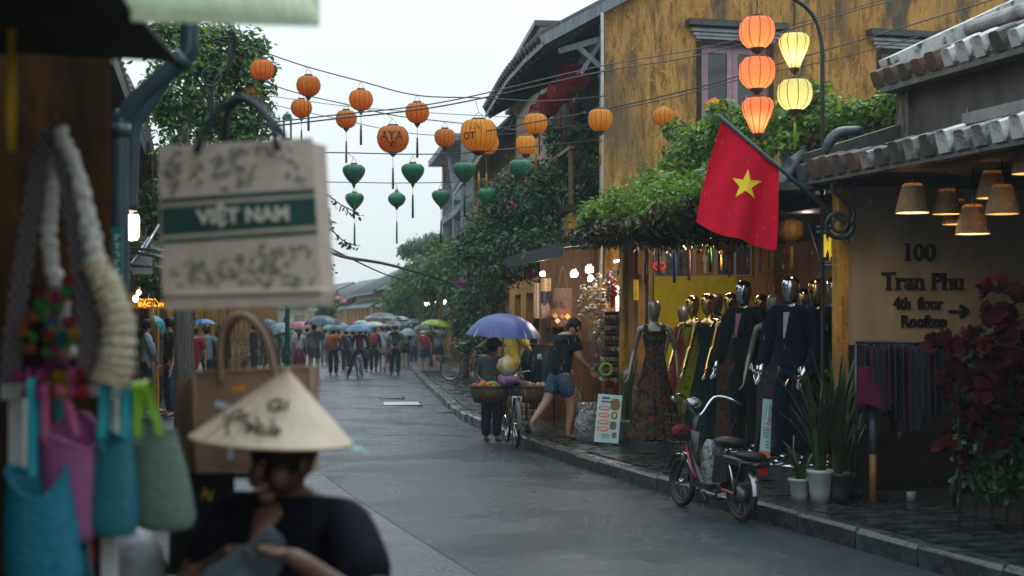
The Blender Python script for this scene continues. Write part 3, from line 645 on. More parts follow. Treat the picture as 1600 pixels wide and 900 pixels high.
# ================================================================== people, umbrellas, lanterns, bicycles: builders
skin1 = M('skin_warm', (.36,.2,.13), (.3,.16,.1), 8, r=.45); skin2 = M('skin_pale', (.48,.3,.22), (.42,.25,.18), 8, r=.45)
hairm = M('black_hair', (.008,.007,.007), (.02,.016,.014), 60, r=.5, bump=.3, bsc=90, spec=.2); rubber = M('black_rubber', (.015,.015,.016), r=.6)
def cloth(name, c=(.1,.1,.1), k=.7, **kw): return M('cloth_'+name, c, tuple(k*x for x in c), 9, r=.85, bump=.25, bsc=30, spec=.12, **kw)
JT = dict(pel=(0,0,.53), sp=(0,0,.63), ch=(0,.005,.745), nb=(0,-.005,.815), nk=(0,.0,.85), h0=(0,.012,.885), h1=(0,.015,.925), h2=(0,.01,.965))
for s_, q in (('L', -1), ('R', 1)):
    JT.update({'sh'+s_: (.105*q,0,.805), 'el'+s_: (.135*q,-.012,.635), 'wr'+s_: (.14*q,.03,.49), 'hn'+s_: (.138*q,.045,.43),
               'hp'+s_: (.055*q,0,.5), 'kn'+s_: (.06*q,.012,.275), 'an'+s_: (.06*q,-.012,.04), 'to'+s_: (.07*q,.075,.018)})
def handv(W, d, s, k):
    W, d, s = Vector(W), Vector(d).normalized(), Vector(s); s = (s-d*s.dot(d)).normalized(); c = d.cross(s)*(1 if k > 0 else -1); k = abs(k)
    V = [W+d*.05*k]; E = [(-1, 0)]; R_ = [(.026*k, .016*k)]
    for off, ln in ((.030, .92), (.010, 1.05), (-.010, 1.0), (-.029, .8)):
        a = W+d*.088*k+s*off*k; b = a+(d*.036*ln+c*.012)*k; e = b+(d*.026*ln+c*.02)*k; i = len(V)
        V += [a, b, e]; E += [(0, i), (i, i+1), (i+1, i+2)]; R_ += [.0098*k, .009*k, .0072*k]
    i = len(V); a = W+(d*.035+s*.034)*k; V += [a, a+(d*.035+s*.018)*k]; E += [(0, i), (i, i+1)]; R_ += [.0125*k, .0095*k]
    return V, E, R_
def flat(o, k, lim, cy=0.0):
    n = len(o.data.vertices); co = np.empty(n*3, np.float32); o.data.vertices.foreach_get('co', co); co = co.reshape(-1, 3)
    m = np.clip((lim-np.abs(co[:, 0]))/(.25*lim)+.5, 0, 1); co[:, 1] = co[:, 1]*(1-m)+(cy+(co[:, 1]-cy)*k)*m
    o.data.vertices.foreach_set('co', co.ravel()); o.data.update()
def person(label, loc, rot, H, pose={}, sk=skin1, top=None, bottom=None, hair=('short', None), shoe=None, hands=False, group=None, name='person', cat='person', bulk=1.0, lean=0.0, extra=None, head=True):
    """Standing figure that faces local +Y; one continuous body with clothes and hair as children."""
    J = {k: Vector(v)*H for k, v in {**JT, **pose}.items()}
    if lean:
        for k in J:
            if J[k].z > .5*H and k[:2] not in ('hp', 'kn', 'an', 'to'): J[k].y += (J[k].z-.53*H)*lean
    o = thing(name, label, cat, (0,0,0), group); b = bulk
    K = ['pel','sp','ch','nb','nk','h0','h1','h2']; I = {k: i for i, k in enumerate(K)}
    V = [J[k] for k in K]; E = [(i, i+1) for i in range(7)]; R_ = [.07*H*b, .06*H*b, .07*H*b, .05*H, .03*H, .046*H, .054*H, .034*H]
    if not head: V, E, R_ = V[:5], E[:4], R_[:5]
    for s_, q in (('L', -1), ('R', 1)):
        i = len(V); V += [J['sh'+s_], J['el'+s_], J['wr'+s_]]; E += [(3, i), (i, i+1), (i+1, i+2)]; R_ += [.034*H*b, .024*H*b, .0155*H]
        if hands:
            hv, he, hr = handv(J['wr'+s_], J['hn'+s_]-J['wr'+s_], Vector((-q*.2, 1, .2)), H/1.65*q); k = len(V)
            V += hv; E += [(i+2 if a < 0 else k+a, k+e) for a, e in he]; R_ += hr
        else:
            k = len(V); d = (J['hn'+s_]-J['wr'+s_]); V += [J['hn'+s_], J['hn'+s_]+d*.55, J['wr'+s_]+d*.6+Vector((-q*.012, .02, 0))*H]; E += [(i+2, k), (k, k+1), (i+2, k+2)]; R_ += [(.018*H, .012*H), (.012*H, .008*H), .007*H]
        i = len(V); V += [J['hp'+s_], J['kn'+s_], J['an'+s_], J['to'+s_]]; E += [(0, i), (i, i+1), (i+1, i+2), (i+2, i+3)]; R_ += [.05*H*b, .033*H*b, .021*H, .018*H]
    bo = skin('body', V, E, R_, sk, o, 2 if hands else 1); flat(bo, .82, .1*H)
    if head and hands:
        m = MB(); hc = J['h0']*.55+J['h1']*.45
        m.ball(hc+Vector((0, .054*H, -.004*H)), .0095*H, 8, 6, (.8, 1.0, 1.3))
        m.build('nose', sk, o)
        for q in (-1, 1): MB().ball(hc+Vector((q*.05*H, 0, 0)), .017*H, 8, 5, (.4,.8,1.2)).build('ear', sk, o)
    if shoe:
        for s_ in 'LR':
            a, t = J['an'+s_], J['to'+s_]; d = (t-a).normalized()
            skin('shoe', [a+Vector((0,0,-.008*H))-d*.022*H, a+Vector((0,0,-.014*H))+d*.02*H, t+d*.012*H], [(0,1),(1,2)], [(.024*H,.022*H), (.024*H,.02*H), (.02*H,.013*H)], shoe, o, 1)
    if top:
        tm, sl, *rest = top; ln = rest[0] if rest else .50
        V = [J['pel'].lerp(J['sp'], (ln-.53)/.1), J['sp'], J['ch'], J['nb']]; E = [(0,1),(1,2),(2,3)]; R_ = [.086*H*b, .08*H*b, .09*H*b, .05*H]
        for s_ in 'LR':
            i = len(V)
            if sl == 'l': V += [J['sh'+s_], J['el'+s_], J['wr'+s_].lerp(J['el'+s_], .1)]; E += [(3, i), (i, i+1), (i+1, i+2)]; R_ += [.046*H*b, .034*H*b, .026*H*b]
            elif sl == 's': V += [J['sh'+s_], J['sh'+s_].lerp(J['el'+s_], .75)]; E += [(3, i), (i, i+1)]; R_ += [.046*H*b, .038*H*b]
            else: V += [J['sh'+s_]*.8+J['nb']*.2]; E += [(3, i)]; R_ += [.035*H]
        t = skin('shirt', V, E, R_, tm, o, 2 if hands else 1); flat(t, .78, .12*H)
    if bottom:
        kind, bm_ = bottom
        if kind in ('trousers', 'shorts'):
            V = [J['pel'].lerp(J['sp'], .75), J['pel']]; E = [(0,1)]; R_ = [.074*H*b, .082*H*b]
            for s_ in 'LR':
                i = len(V); kn, an, hp = J['kn'+s_], J['an'+s_], J['hp'+s_]
                if kind == 'trousers': V += [hp, kn, an+Vector((0,0,.012*H))]; E += [(1, i), (i, i+1), (i+1, i+2)]; R_ += [.063*H*b, .046*H*b, .038*H*b]
                else: V += [hp, hp.lerp(kn, .78)]; E += [(1, i), (i, i+1)]; R_ += [.06*H*b, .05*H*b]
            t = skin(kind, V, E, R_, bm_, o, 1); flat(t, .85, .1*H)
        else:
            z0 = {'skirt': .27, 'long_skirt': .06, 'mini': .36}[kind]; c = J['pel']
            MB().lathe([(.115*H*b, z0*H), (.1*H*b, (z0+.53)/2*H), (.085*H*b, .5*H), (.07*H*b, .6*H)], 20, (c.x, c.y, 0), gore=.12, gn=14, sy=.8).build('skirt', bm_, o)
    if hair and head:
        hk, hm = hair; hm = hm or hairm; c = J['h1']+Vector((0,-.006,-.002))*H
        m = MB(); n0 = 0; m.ball(c+Vector((0,-.008,.008))*H, .061*H, 14, 9, (.94,1.05,1.02))
        m.v = [Vector((v.x, min(v.y, c.y+.036*H) if v.z < c.z+.025*H else v.y, max(v.z, c.z-.055*H))) for v in m.v]
        if hk in ('long', 'pony'):
            L_ = .2 if hk == 'long' else .16; wd = .055 if hk == 'long' else .026; y0 = -.03 if hk == 'long' else -.066
            pts = [c+Vector((0, y0, .0))*H, c+Vector((0, y0-.018, -.06))*H, c+Vector((0, y0-.014, -.12))*H, c+Vector((0, y0-.004, -.02-L_))*H]
            m.tube(pts, [wd*H, wd*1.05*H, wd*.95*H, wd*.5*H], 10, flat=.55 if hk == 'long' else .9)
        if hk == 'bun': m.ball(c+Vector((0,-.065,.0))*H, .026*H, 10, 6)
        m.build('hair', hm, o)
    if extra: extra(o, J, H)
    o.location = loc; o.rotation_euler = (0, 0, rot); return o
def backpack(mat):
    def f(o, J, H):
        c = J['ch']+Vector((0,-.115*H,-.035*H)); m = MB(); 
        g = MB().ball((0,0,0), 1, 14, 8); g.v = [Vector((math.copysign(abs(v.x)**.6, v.x)*.095*H, math.copysign(abs(v.y)**.7, v.y)*.05*H, math.copysign(abs(v.z)**.6, v.z)*.125*H))+c for v in g.v]; g.build('backpack', mat, o)
        for q in (-1, 1): MB().tube([c+Vector((q*.055*H,.02*H,.1*H)), J['nb']+Vector((q*.06*H,.0,.03*H)), J['ch']+Vector((q*.065*H,.085*H,.0))], .012*H, 6, flat=.5).build('strap', mat, o)
    return f
def bag_side(mat, q=1):
    def f(o, J, H):
        c = J['pel']+Vector((q*.12*H,.0,.05*H)); g = MB().ball((0,0,0), 1, 12, 6); g.v = [Vector((v.x*.035*H, math.copysign(abs(v.y)**.6, v.y)*.085*H, math.copysign(abs(v.z)**.6, v.z)*.06*H))+c for v in g.v]; g.build('handbag', mat, o)
        MB().tube([c+Vector((0,.06*H,.04*H)), J['sp']+Vector((q*.06*H,.085*H,.1*H)), J['nb']+Vector((-q*.05*H,0,.03*H)), J['sp']+Vector((q*.06*H,-.085*H,.1*H)), c+Vector((0,-.06*H,.04*H))], .007*H, 6).build('strap', mat, o)
    return f
def conehat(r, h, mat):
    def f(o, J, H):
        c = J['h1']+Vector((0,0,.012*H)); MB().lathe([(r, -.01), (r*.97, 0), (.02, h), (.001, h+.005)], 28, c, caps=False).build('conical_hat', mat, o)
    return f
shaftm = M('umbrella_steel', (.5,.5,.52), r=.25, metal=.9)
def umbrella(label, c, r, mat, group='umbrellas over the street crowd', tilt=(0,0), h=.42, drop=.62, trim=None, n=8, hand=None, gore=.07):
    """c = centre of the rim plane."""
    o = thing('umbrella', label, 'umbrella', (0,0,0), group); hh = r*h
    prof = [(r, 0), (r*.9, hh*.3), (r*.7, hh*.64), (r*.45, hh*.86), (r*.2, hh*.97), (.012, hh)]
    m = MB(); m.lathe(prof, n*4, (0,0,0), gore=gore, gn=n, caps=False)
    for i in range(n*4):      # the rim hangs between the ribs
        t = 2*PI*i/(n*4); v = m.v[i]; m.v[i] = v+Vector((0,0,.035*r*abs(math.sin(t*n/2))))
    k = len(m.v); m.add([v-Vector((0,0,.006)) for v in m.v[:k]], [tuple(reversed(f)) for f in m.f], True)
    m.build('canopy', mat, o)
    if trim is not None: 
        m2 = MB(); m2.lathe([(r*.965, hh*.105+.003), (r*.86, hh*.385+.003)], n*4, gore=gore, gn=n, caps=False); m2.build('printed_band', trim, o)
    m = MB()
    for i in range(n):
        t = 2*PI*(i+.5)/n+PI/n; d = Vector((math.cos(t), math.sin(t), 0)); m.tube([d*q*.985+Vector((0,0,z-.012)) for q, z in prof], .004, 4, smooth=False); m.tube([Vector((0,0,hh*.35)), d*r*.5+Vector((0,0,hh*.8))], .003, 4, smooth=False)
    m.build('rib_frame', shaftm, o)
    MB().tube([(0,0,-drop), (0,0,hh)], .007, 6).build('shaft', shaftm, o)
    MB().tube([(0,0,-drop-.09), (0,0,-drop+.03)], .014, 8).build('handle', black, o)
    MB().tube([(0,0,hh-.005), (0,0,hh+.06)], [.008,.004], 6).build('ferrule', black, o)
    o.location = c; o.rotation_euler = (tilt[0], tilt[1], RN.uniform(0, .7)); return o
# ---- lanterns
def silk(name, c, c2=None, tl=.65, em=0): return M('silk_'+name, c, c2 or tuple(.75*x for x in c), 14, r=.5, transl=tl, bump=.15, bsc=60, var=.08, em=em)
capm = M('lantern_cap', (.09,.045,.02), r=.5); ribm = M('lantern_rib', (.13,.055,.015), r=.6); hookm = M('wire_hook', (.05,.05,.05), r=.4)
SH = dict(round=[(.18,.40),(.34,.36),(.45,.24),(.5,.05),(.48,-.12),(.40,-.28),(.27,-.39),(.14,-.43)],
          heart=[(.16,.36),(.36,.33),(.48,.22),(.5,.08),(.44,-.1),(.31,-.28),(.18,-.42),(.09,-.5)],
          onion=[(.08,.46),(.14,.38),(.3,.3),(.45,.17),(.5,0),(.42,-.2),(.26,-.36),(.12,-.43)],
          tear=[(.2,.44),(.38,.42),(.49,.3),(.5,.12),(.42,-.12),(.31,-.35),(.22,-.55),(.17,-.68)],
          oval=[(.2,.43),(.36,.4),(.47,.27),(.5,.06),(.48,-.14),(.39,-.3),(.28,-.4),(.2,-.43)])
def lantern(label, shape, D, mat, tmat, group, n=12, single_ribs=False, tassel=True, glow=None, hook=.12, ribmat=None, tl=.3, cat='lantern', name='silk_lantern', gap=.06):
    o = thing(name, label, cat, (0,0,0), group); prof = [(r*D, z*D) for r, z in SH[shape]]
    MB().lathe(prof, n*5, gore=.035, gn=n, caps=False).build('shade', mat, o)
    if single_ribs:
        for i in range(n):
            t = 2*PI*(i+.5)/n; MB().tube([(r*1.005*math.cos(t), r*1.005*math.sin(t), z) for r, z in prof], .0042 if glow else .003, 4, smooth=False).build('rib', ribmat or ribm, o)
    else:
        m = MB()
        for i in range(n):
            t = 2*PI*(i+.5)/n; m.tube([(r*1.003*math.cos(t), r*1.003*math.sin(t), z) for r, z in prof], .0028, 4, smooth=False)
        m.build('rib_cage', ribmat or ribm, o)
    r0, z0 = prof[0]; r1, z1 = prof[-1]
    MB().lathe([(r0*.98, z0-.004), (r0*.98, z0+.02), (r0*.7, z0+.024)], 16).build('cap', capm if not glow else ribm, o)
    MB().lathe([(r1*1.02, z1+.004), (r1*.9, z1-.018), (r1*.25, z1-.055), (.006, z1-.06)][::-1], 14).build('base_cap', capm, o)
    m = MB(); m.tube([(-r0*.7, 0, z0+.02), (-r0*.4, 0, z0+hook*.7), (0, 0, z0+hook), (r0*.4, 0, z0+hook*.7), (r0*.7, 0, z0+.02)], .003, 5, smooth=False); m.build('hanger', hookm, o)
    if tassel:
        zt = z1-.06; MB().tube([(0,0,zt), (0,0,zt-gap)], .003, 4).build('tassel_cord', tmat, o); MB().ball((0,0,zt-gap), .014, 8, 5).build('bead', capm, o)
        MB().tube([(0,0,zt-gap-.01), (0,0,zt-gap-.06), (0,0,zt-gap-tl)], [.010,.014,.016], 8).build('tassel', tmat, o)
    return o, z0+hook
# ---- bicycles
chrome = M('chrome', (.6,.62,.64), r=.16, metal=1)
def wheel(parent, c, R_, mat_rim=None, spokes=20, ax=(1,0,0), name='wheel', tr=.02):
    c, ax = Vector(c), Vector(ax).normalized(); u = ax.orthogonal().normalized(); v = ax.cross(u)
    ring = lambda r, n=28: [c+u*r*math.cos(2*PI*i/n)+v*r*math.sin(2*PI*i/n) for i in range(n)]
    w_ = MB().tube(ring(R_-tr), tr, 8, closed=True).build(name, rubber, parent)
    MB().tube(ring(R_-2*tr-.008), .011, 6, closed=True).build('rim', mat_rim or chrome, w_)
    m = MB()
    for i in range(spokes):
        t = 2*PI*i/spokes; m.tube([c+ax*.03*(1 if i % 2 else -1), c+(u*math.cos(t)+v*math.sin(t))*(R_-2*tr-.012)], .0018, 3, smooth=False)
    m.build('spoke_set', chrome, w_)
    MB().tube([c-ax*.045, c+ax*.045], .022, 8).build('hub', chrome, w_); return w_
def bicycle(label, loc, rot, fm, group=None, basket=True, lean=0, cat='bicycle', rack=True):
    """Town bicycle that points along local +Y."""
    o = thing('bicycle', label, cat, (0,0,0), group); R_ = .33
    wheel(o, (0,.53,R_), R_, name='front_wheel'); wheel(o, (0,-.52,R_), R_, name='rear_wheel')
    bb = Vector((0,-.08,.29)); st = Vector((0,-.2,.72)); hd = Vector((0,.38,.82)); hb = Vector((0,.44,.6))
    m = MB()
    for a, b, r in ((hb, bb, .02), (bb, st, .017), (hd, Vector((0,-.17,.6)), .016)): m.tube([a, b], r, 8)
    for q in (-1, 1):
        m.tube([bb+Vector((q*.03,0,0)), (q*.05,-.52,R_)], .01, 6); m.tube([st+Vector((q*.015,0,-.1)), (q*.05,-.52,R_)], .009, 6); m.tube([hb+Vector((q*.03,0,-.02)), (q*.045,.47,.4), (q*.045,.53,R_)], .012, 6)
    m.tube([hb, hd], .02, 8); m.build('frame', fm, o)
    m = MB(); m.tube([hd, hd+Vector((0,-.02,.14))], .012, 8); hh = hd+Vector((0,-.02,.14)); m.tube(crv([hh+Vector((-.3,-.2,.05)), hh+Vector((-.27,-.06,.06)), hh+Vector((-.1,.04,.02)), hh, hh+Vector((.1,.04,.02)), hh+Vector((.27,-.06,.06)), hh+Vector((.3,-.2,.05))], 4), .011, 7); m.build('handlebar', chrome, o)
    for q in (-1, 1): MB().tube([hh+Vector((q*.3,-.22,.05)), hh+Vector((q*.296,-.1,.055))], .017, 8).build('grip', rubber, o)
    MB().tube([st, st+Vector((0,-.02,.12))], .013, 8).build('seat_post', chrome, o)
    m = MB(); s0 = st+Vector((0,-.03,.15)); m.tube([s0+Vector((0,.16,.0)), s0+Vector((0,.04,.0)), s0+Vector((0,-.08,.01)), s0+Vector((0,-.13,.01))], [.02,.04,.09,.06], 10, flat=.45); m.build('saddle', black, o)
    MB().tube([bb-Vector((.06,0,0)), bb+Vector((.06,0,0))], .012, 6).build('crank_axle', chrome, o)
    for q in (-1, 1): MB().bar(bb+Vector((q*.065,0,0)), bb+Vector((q*.07,.04*q,-.16*q)), .02, .012).build('crank', chrome, o); MB().box(bb+Vector((q*.12,.04*q,-.17*q)), (.09,.07,.022)).build('pedal', black, o)
    for c, nm in ((Vector((0,.53,R_)), 'front_mudguard'), (Vector((0,-.52,R_)), 'rear_mudguard')):
        a0, a1 = (.25, 2.6) if 'front' in nm else (.3, 3.3)
        g = []
        for p in arc(c, R_+.025, a0 if 'rear' in nm else .5, a1, 10, (0,1,0), (0,0,1)): g.append([p-Vector((.026,0,0)), p, p+Vector((.026,0,0))])
        MB().slab(g, (0,0,.003)).build(nm, fm, o)
    if rack:
        m = MB()
        for q in (-1, 1): m.tube([(q*.06,-.25,.7), (q*.06,-.72,.7)], .006, 5); m.tube([(q*.06,-.6,.7), (q*.055,-.52,R_)], .006, 5)
        for yy in (-.35,-.5,-.65): m.tube([(-.06,yy,.7), (.06,yy,.7)], .005, 5)
        m.build('rear_rack', chrome, o)
    if basket:
        m = MB(); 
        for z, k in ((.72,.82), (.8,.88), (.88,.94), (.97,1.0)):
            m.tube([(-.16*k,.5,z), (.16*k,.5,z), (.17*k,.5+.24*k,z), (-.17*k,.5+.24*k,z)], .004, 4, closed=True, smooth=False)
        for i in range(9): x = -.15+.3*i/8; m.tube([(x*.82,.5,.72), (x,.5,.97)], .003, 4, smooth=False); m.tube([(x*.82,.5+.2,.72), (x,.74,.97)], .003, 4, smooth=False); m.tube([(x*.82,.5,.72), (x*.82,.7,.72)], .003, 4, smooth=False)
        m.build('basket', iron, o)
    m = MB().tube([bb+Vector((-.05,-.1,0)), bb+Vector((-.14,-.12,-.28))], .008, 6); m.build('kickstand', chrome, o)
    o.location = loc; o.rotation_euler = (0, lean, rot); return o
# ================================================================== dress shop
Ya, Yb = Yp+.22, 18.9
sh = thing('dress_shop', 'open-fronted dress shop under a leafy canopy with a raised dark floor', 'shop', S(16, 2, 0))
shopfloor = M('shop_floor', (.06,.055,.05), (.035,.033,.03), 3, r=.3, rr=.1, bump=.4)
ys_ = [Ya, 14, 15.5, 17, 18, Yb]
MB().slab(strip(ys_, .98, 3.6, .3, .3), (0,0,-.3)).build('floor', shopfloor, sh)
MB().slab(strip(ys_, 1.0+.0, 3.9, 2.78, 2.78), (0,0,.12)).build('ceiling', interior, sh)
wall(S(Ya, 3.4), S(Yb, 3.4)-S(Ya, 3.4), (S(Yb, 3.4)-S(Ya, 3.4)).length, .3, 2.78, .15, [], Vector((1,.3,0)).normalized()).build('back_wall', M('brown_partition', (.16,.085,.03), (.07,.04,.02), 2, r=.7), sh)
swall(1.22, 4.6, Yb+.02, .1, 2.78, .15).build('partition_wall', ywall2, sh)
MB().box(S(Yb-.15, 1.42, 1.45), (.26,.26,2.6), sang(Yb)).build('front_pillar', M('pillar_ochre', (.45,.22,.05), (.3,.14,.035), 5, r=.6, bump=.3), sh)
MB().tube([S(Yb-.6, 1.36, .3), S(Yb-.6, 1.36, 2.78)], .022, 8).build('thin_post', black, sh)
ced = lambda v: .16+.36*min(1, max(0, (v-14.6)/2.4))       # front edge of the canopy roof
MB().slab([[S(v, ced(v), 2.9), S(v, 3.9, 3.1)] for v in (Ya-.1, 14, 14.6, 15.4, 16.2, 17, 18, Yb+.1)], (0,0,.07)).build('canopy_roof', roofdark, sh)
m = MB(); m.slab([[S(y_, .5, 2.72), S(y_, .5, 2.93)] for y_ in ys_], (.03,.01,0)); m.build('fascia', wooddark, sh)
for y_ in (14.2, 15.8, 17.4): MB().bar(S(y_, .5, 2.86), S(y_, 3.6, 2.86), .07, .1).build('canopy_beam', wooddark, sh)
def part_pt(px, py, dy=0.0):            # point on the partition wall (faces the viewer) seen at a photo pixel
    a, b = S(Yb+.02-dy, 1.22), S(Yb+.02-dy, 4.6); u = (b-a).normalized(); q = (px-800)/F; t = (q*a.y-a.x)/(u.x-q*u.y); p = a+u*t; return Vector((p.x, p.y, CH+(HY-py)/F*p.y))
up_ = (S(Yb, 4.6)-S(Yb, 1.22)).normalized(); np_ = Vector((up_.y, -up_.x, 0))
# olive-yellow backdrop cloth
g = []
for i in range(25):
    px = 1021+i*5.4; row = []
    for j in range(12):
        py = 431+j*16.5; p = part_pt(px, py, .05); row.append(p+np_*(.03*math.sin(i*1.1+j*.14)*(j/11)+.02+.012*math.sin(i*2.3)))
    g.append(row)
tag(MB().slab(g, -np_*.006).build('backdrop_cloth', cloth('olive_yellow', (.72,.6,.02), .85)), 'olive yellow cloth hung across the partition below the row of posters', 'backdrop cloth')
# posters
pcol = {'grey': ((.2,.2,.22), (.06,.06,.07)), 'orange': ((.5,.22,.04), (.4,.16,.03)), 'dark': ((.03,.03,.04), (.08,.08,.1)), 'dusk': ((.06,.06,.08), (.12,.1,.1))}
def figure2d(o, c, h, mat, dx=0):       # a printed figure on a poster
    q = lambda x, z: c+up_*(x*h+dx)+Vector((0,0,z*h))+np_*.004
    pr = [(-.05,-.5),(-.07,-.3),(-.05,-.1),(-.1,.05),(-.09,.24),(-.03,.3),(-.035,.42),(0,.47),(.035,.42),(.03,.3),(.09,.24),(.1,.05),(.05,-.1),(.07,-.3),(.05,-.5)]
    MB().prism([q(*p) for p in pr], np_*.002).build('printed_figure', mat, o)
for i, (x0, x1, y0, y1, ck, lb, figs) in enumerate(((1022, 1052, 386, 432, 'grey', 'grey photo poster at the left end of the row above the cloth', ((.0, .8, (.5,.48,.46)),)), (1054, 1083, 386, 432, 'grey', 'grey photo poster of people at a doorway, second in the row', ((-.05, .6, (.02,.02,.02)), (.06, .6, (.03,.03,.03)))),
        (1086, 1117, 384, 431, 'orange', 'orange photo poster of a standing figure in white', ((0, .8, (.75,.7,.62)),)), (1120, 1147, 385, 430, 'dark', 'black photo poster of two faint figures', ((0, .5, (.16,.13,.12)),)), (1149, 1173, 385, 430, 'dusk', 'dusky photo poster of a figure in red, right end of the row', ((-.02, .7, (.25,.05,.04)), (.06, .5, (.2,.18,.17)))))):
    a, b, c_, d = part_pt(x0, y1, .06), part_pt(x1, y1, .06), part_pt(x1, y0, .06), part_pt(x0, y0, .06)
    o = thing('photo_poster', lb, 'poster', (a+b)/2, 'posters above the yellow cloth')
    MB().prism([a, b, c_, d], -np_*.01).build('print', M('poster_'+ck, *pcol[ck], 9, r=.3), o)
    f = MB()
    for (p, q_) in ((a, b), (d, c_), (a, d), (b, c_)): f.bar(p+np_*.006, q_+np_*.006, .022, .014)
    f.build('frame', M('poster_frame', (.45,.42,.4), r=.5), o)
    ce = (a+c_)/2
    for dx, hh, cc in figs: figure2d(o, ce+np_*.002, hh*(d-a).length, M('print_%d_%d' % (i, int(dx*100)), cc, r=.5), dx)
# ceiling spotlights of the shop
wb = M('white_bulb', (1,1,1), em=22, emc=(1,.93,.85)); pinkb = M('pinkish_bulb', (1,.9,.88), em=16, emc=(1,.72,.66))
def spot(label, px, py, Y, mat=wb, r=.045, power=3, col=(1,.9,.78), group='bare bulbs under the shop canopy', top=None):
    c = P(px, py, Y); o = thing('bulb_lamp', label, 'lamp', c, group)
    MB().ball(c, r, 10, 8, (1,1,1.15)).build('bulb', mat, o); MB().tube([c+Vector((0,0,r)), c+Vector((0,0,r+.05))], r*.6, 8).build('socket', white, o); MB().tube([c+Vector((0,0,r+.05)), Vector((c.x, c.y, top or 2.86))], .005, 5).build('cord', black, o)
    if power:
        ld = bpy.data.lights.new('bulb_light', 'POINT'); ld.energy = power; ld.color = col; ld.shadow_soft_size = .05; lo = bpy.data.objects.new('bulb_light', ld); C.objects.link(lo); lo.location = c-Vector((0,.0,r+.04))
spot('white bulb above the left posters of the dress shop', 1098, 375, 17.2, power=12); spot('white bulb half under the flag edge in the dress shop', 1130, 373, 16.8, power=7); spot('warm bulb hanging lower at the left end of the poster row', 1072, 385, 17.6, M('warm_small', (1,.8,.5), em=12, emc=(1,.7,.4)), .035, 7, (1,.7,.4))
spot('pinkish bulb right of the flag pole', 1261, 321, 13.9, pinkb, .045, 5, (1,.8,.75)); spot('small pinkish bulb near the iron scroll', 1307, 303, 13.6, pinkb, .03, .8, (1,.8,.75))
# ---- mannequins
gold = M('polished_gold', (.85,.52,.2), r=.1, metal=1); silver = M('polished_silver', (.6,.63,.66), r=.12, metal=1); matte = M('matte_champagne', (.26,.23,.19), (.2,.18,.15), 4, r=.32, metal=.5); darkm = M('dark_bronze', (.12,.08,.05), r=.3, metal=.6)
def floral(name, base, *cols, s=7):
    m = bpy.data.materials.new(name); m.use_nodes = True; n = m.node_tree.nodes; L = m.node_tree.links; b = n['Principled BSDF']; b.inputs['Roughness'].default_value = .75
    t = n.new('ShaderNodeTexCoord'); cur = None
    for i, c in enumerate(cols):
        q = n.new('ShaderNodeTexNoise'); q.inputs['Scale'].default_value = s*(1+.35*i); q.inputs['Detail'].default_value = 3; q.inputs['Distortion'].default_value = 1.2
        mp = n.new('ShaderNodeMapping'); mp.inputs['Location'].default_value = (i*7.3, i*3.1, i*1.7); L.new(t.outputs['Object'], mp.inputs[0]); L.new(mp.outputs[0], q.inputs['Vector'])
        r_ = n.new('ShaderNodeMapRange'); r_.inputs[1].default_value = .52; r_.inputs[2].default_value = .57; L.new(q.outputs[0], r_.inputs[0])
        x = n.new('ShaderNodeMix'); x.data_type = 'RGBA'; L.new(r_.outputs[0], x.inputs[0]); x.inputs[7].default_value = (*c, 1)
        if cur is None: x.inputs[6].default_value = (*base, 1)
        else: L.new(cur, x.inputs[6])
        cur = x.outputs[2]
    L.new(cur, b.inputs['Base Color']); b.inputs['Specular IOR Level'].default_value = .12; _M[name] = m; return m
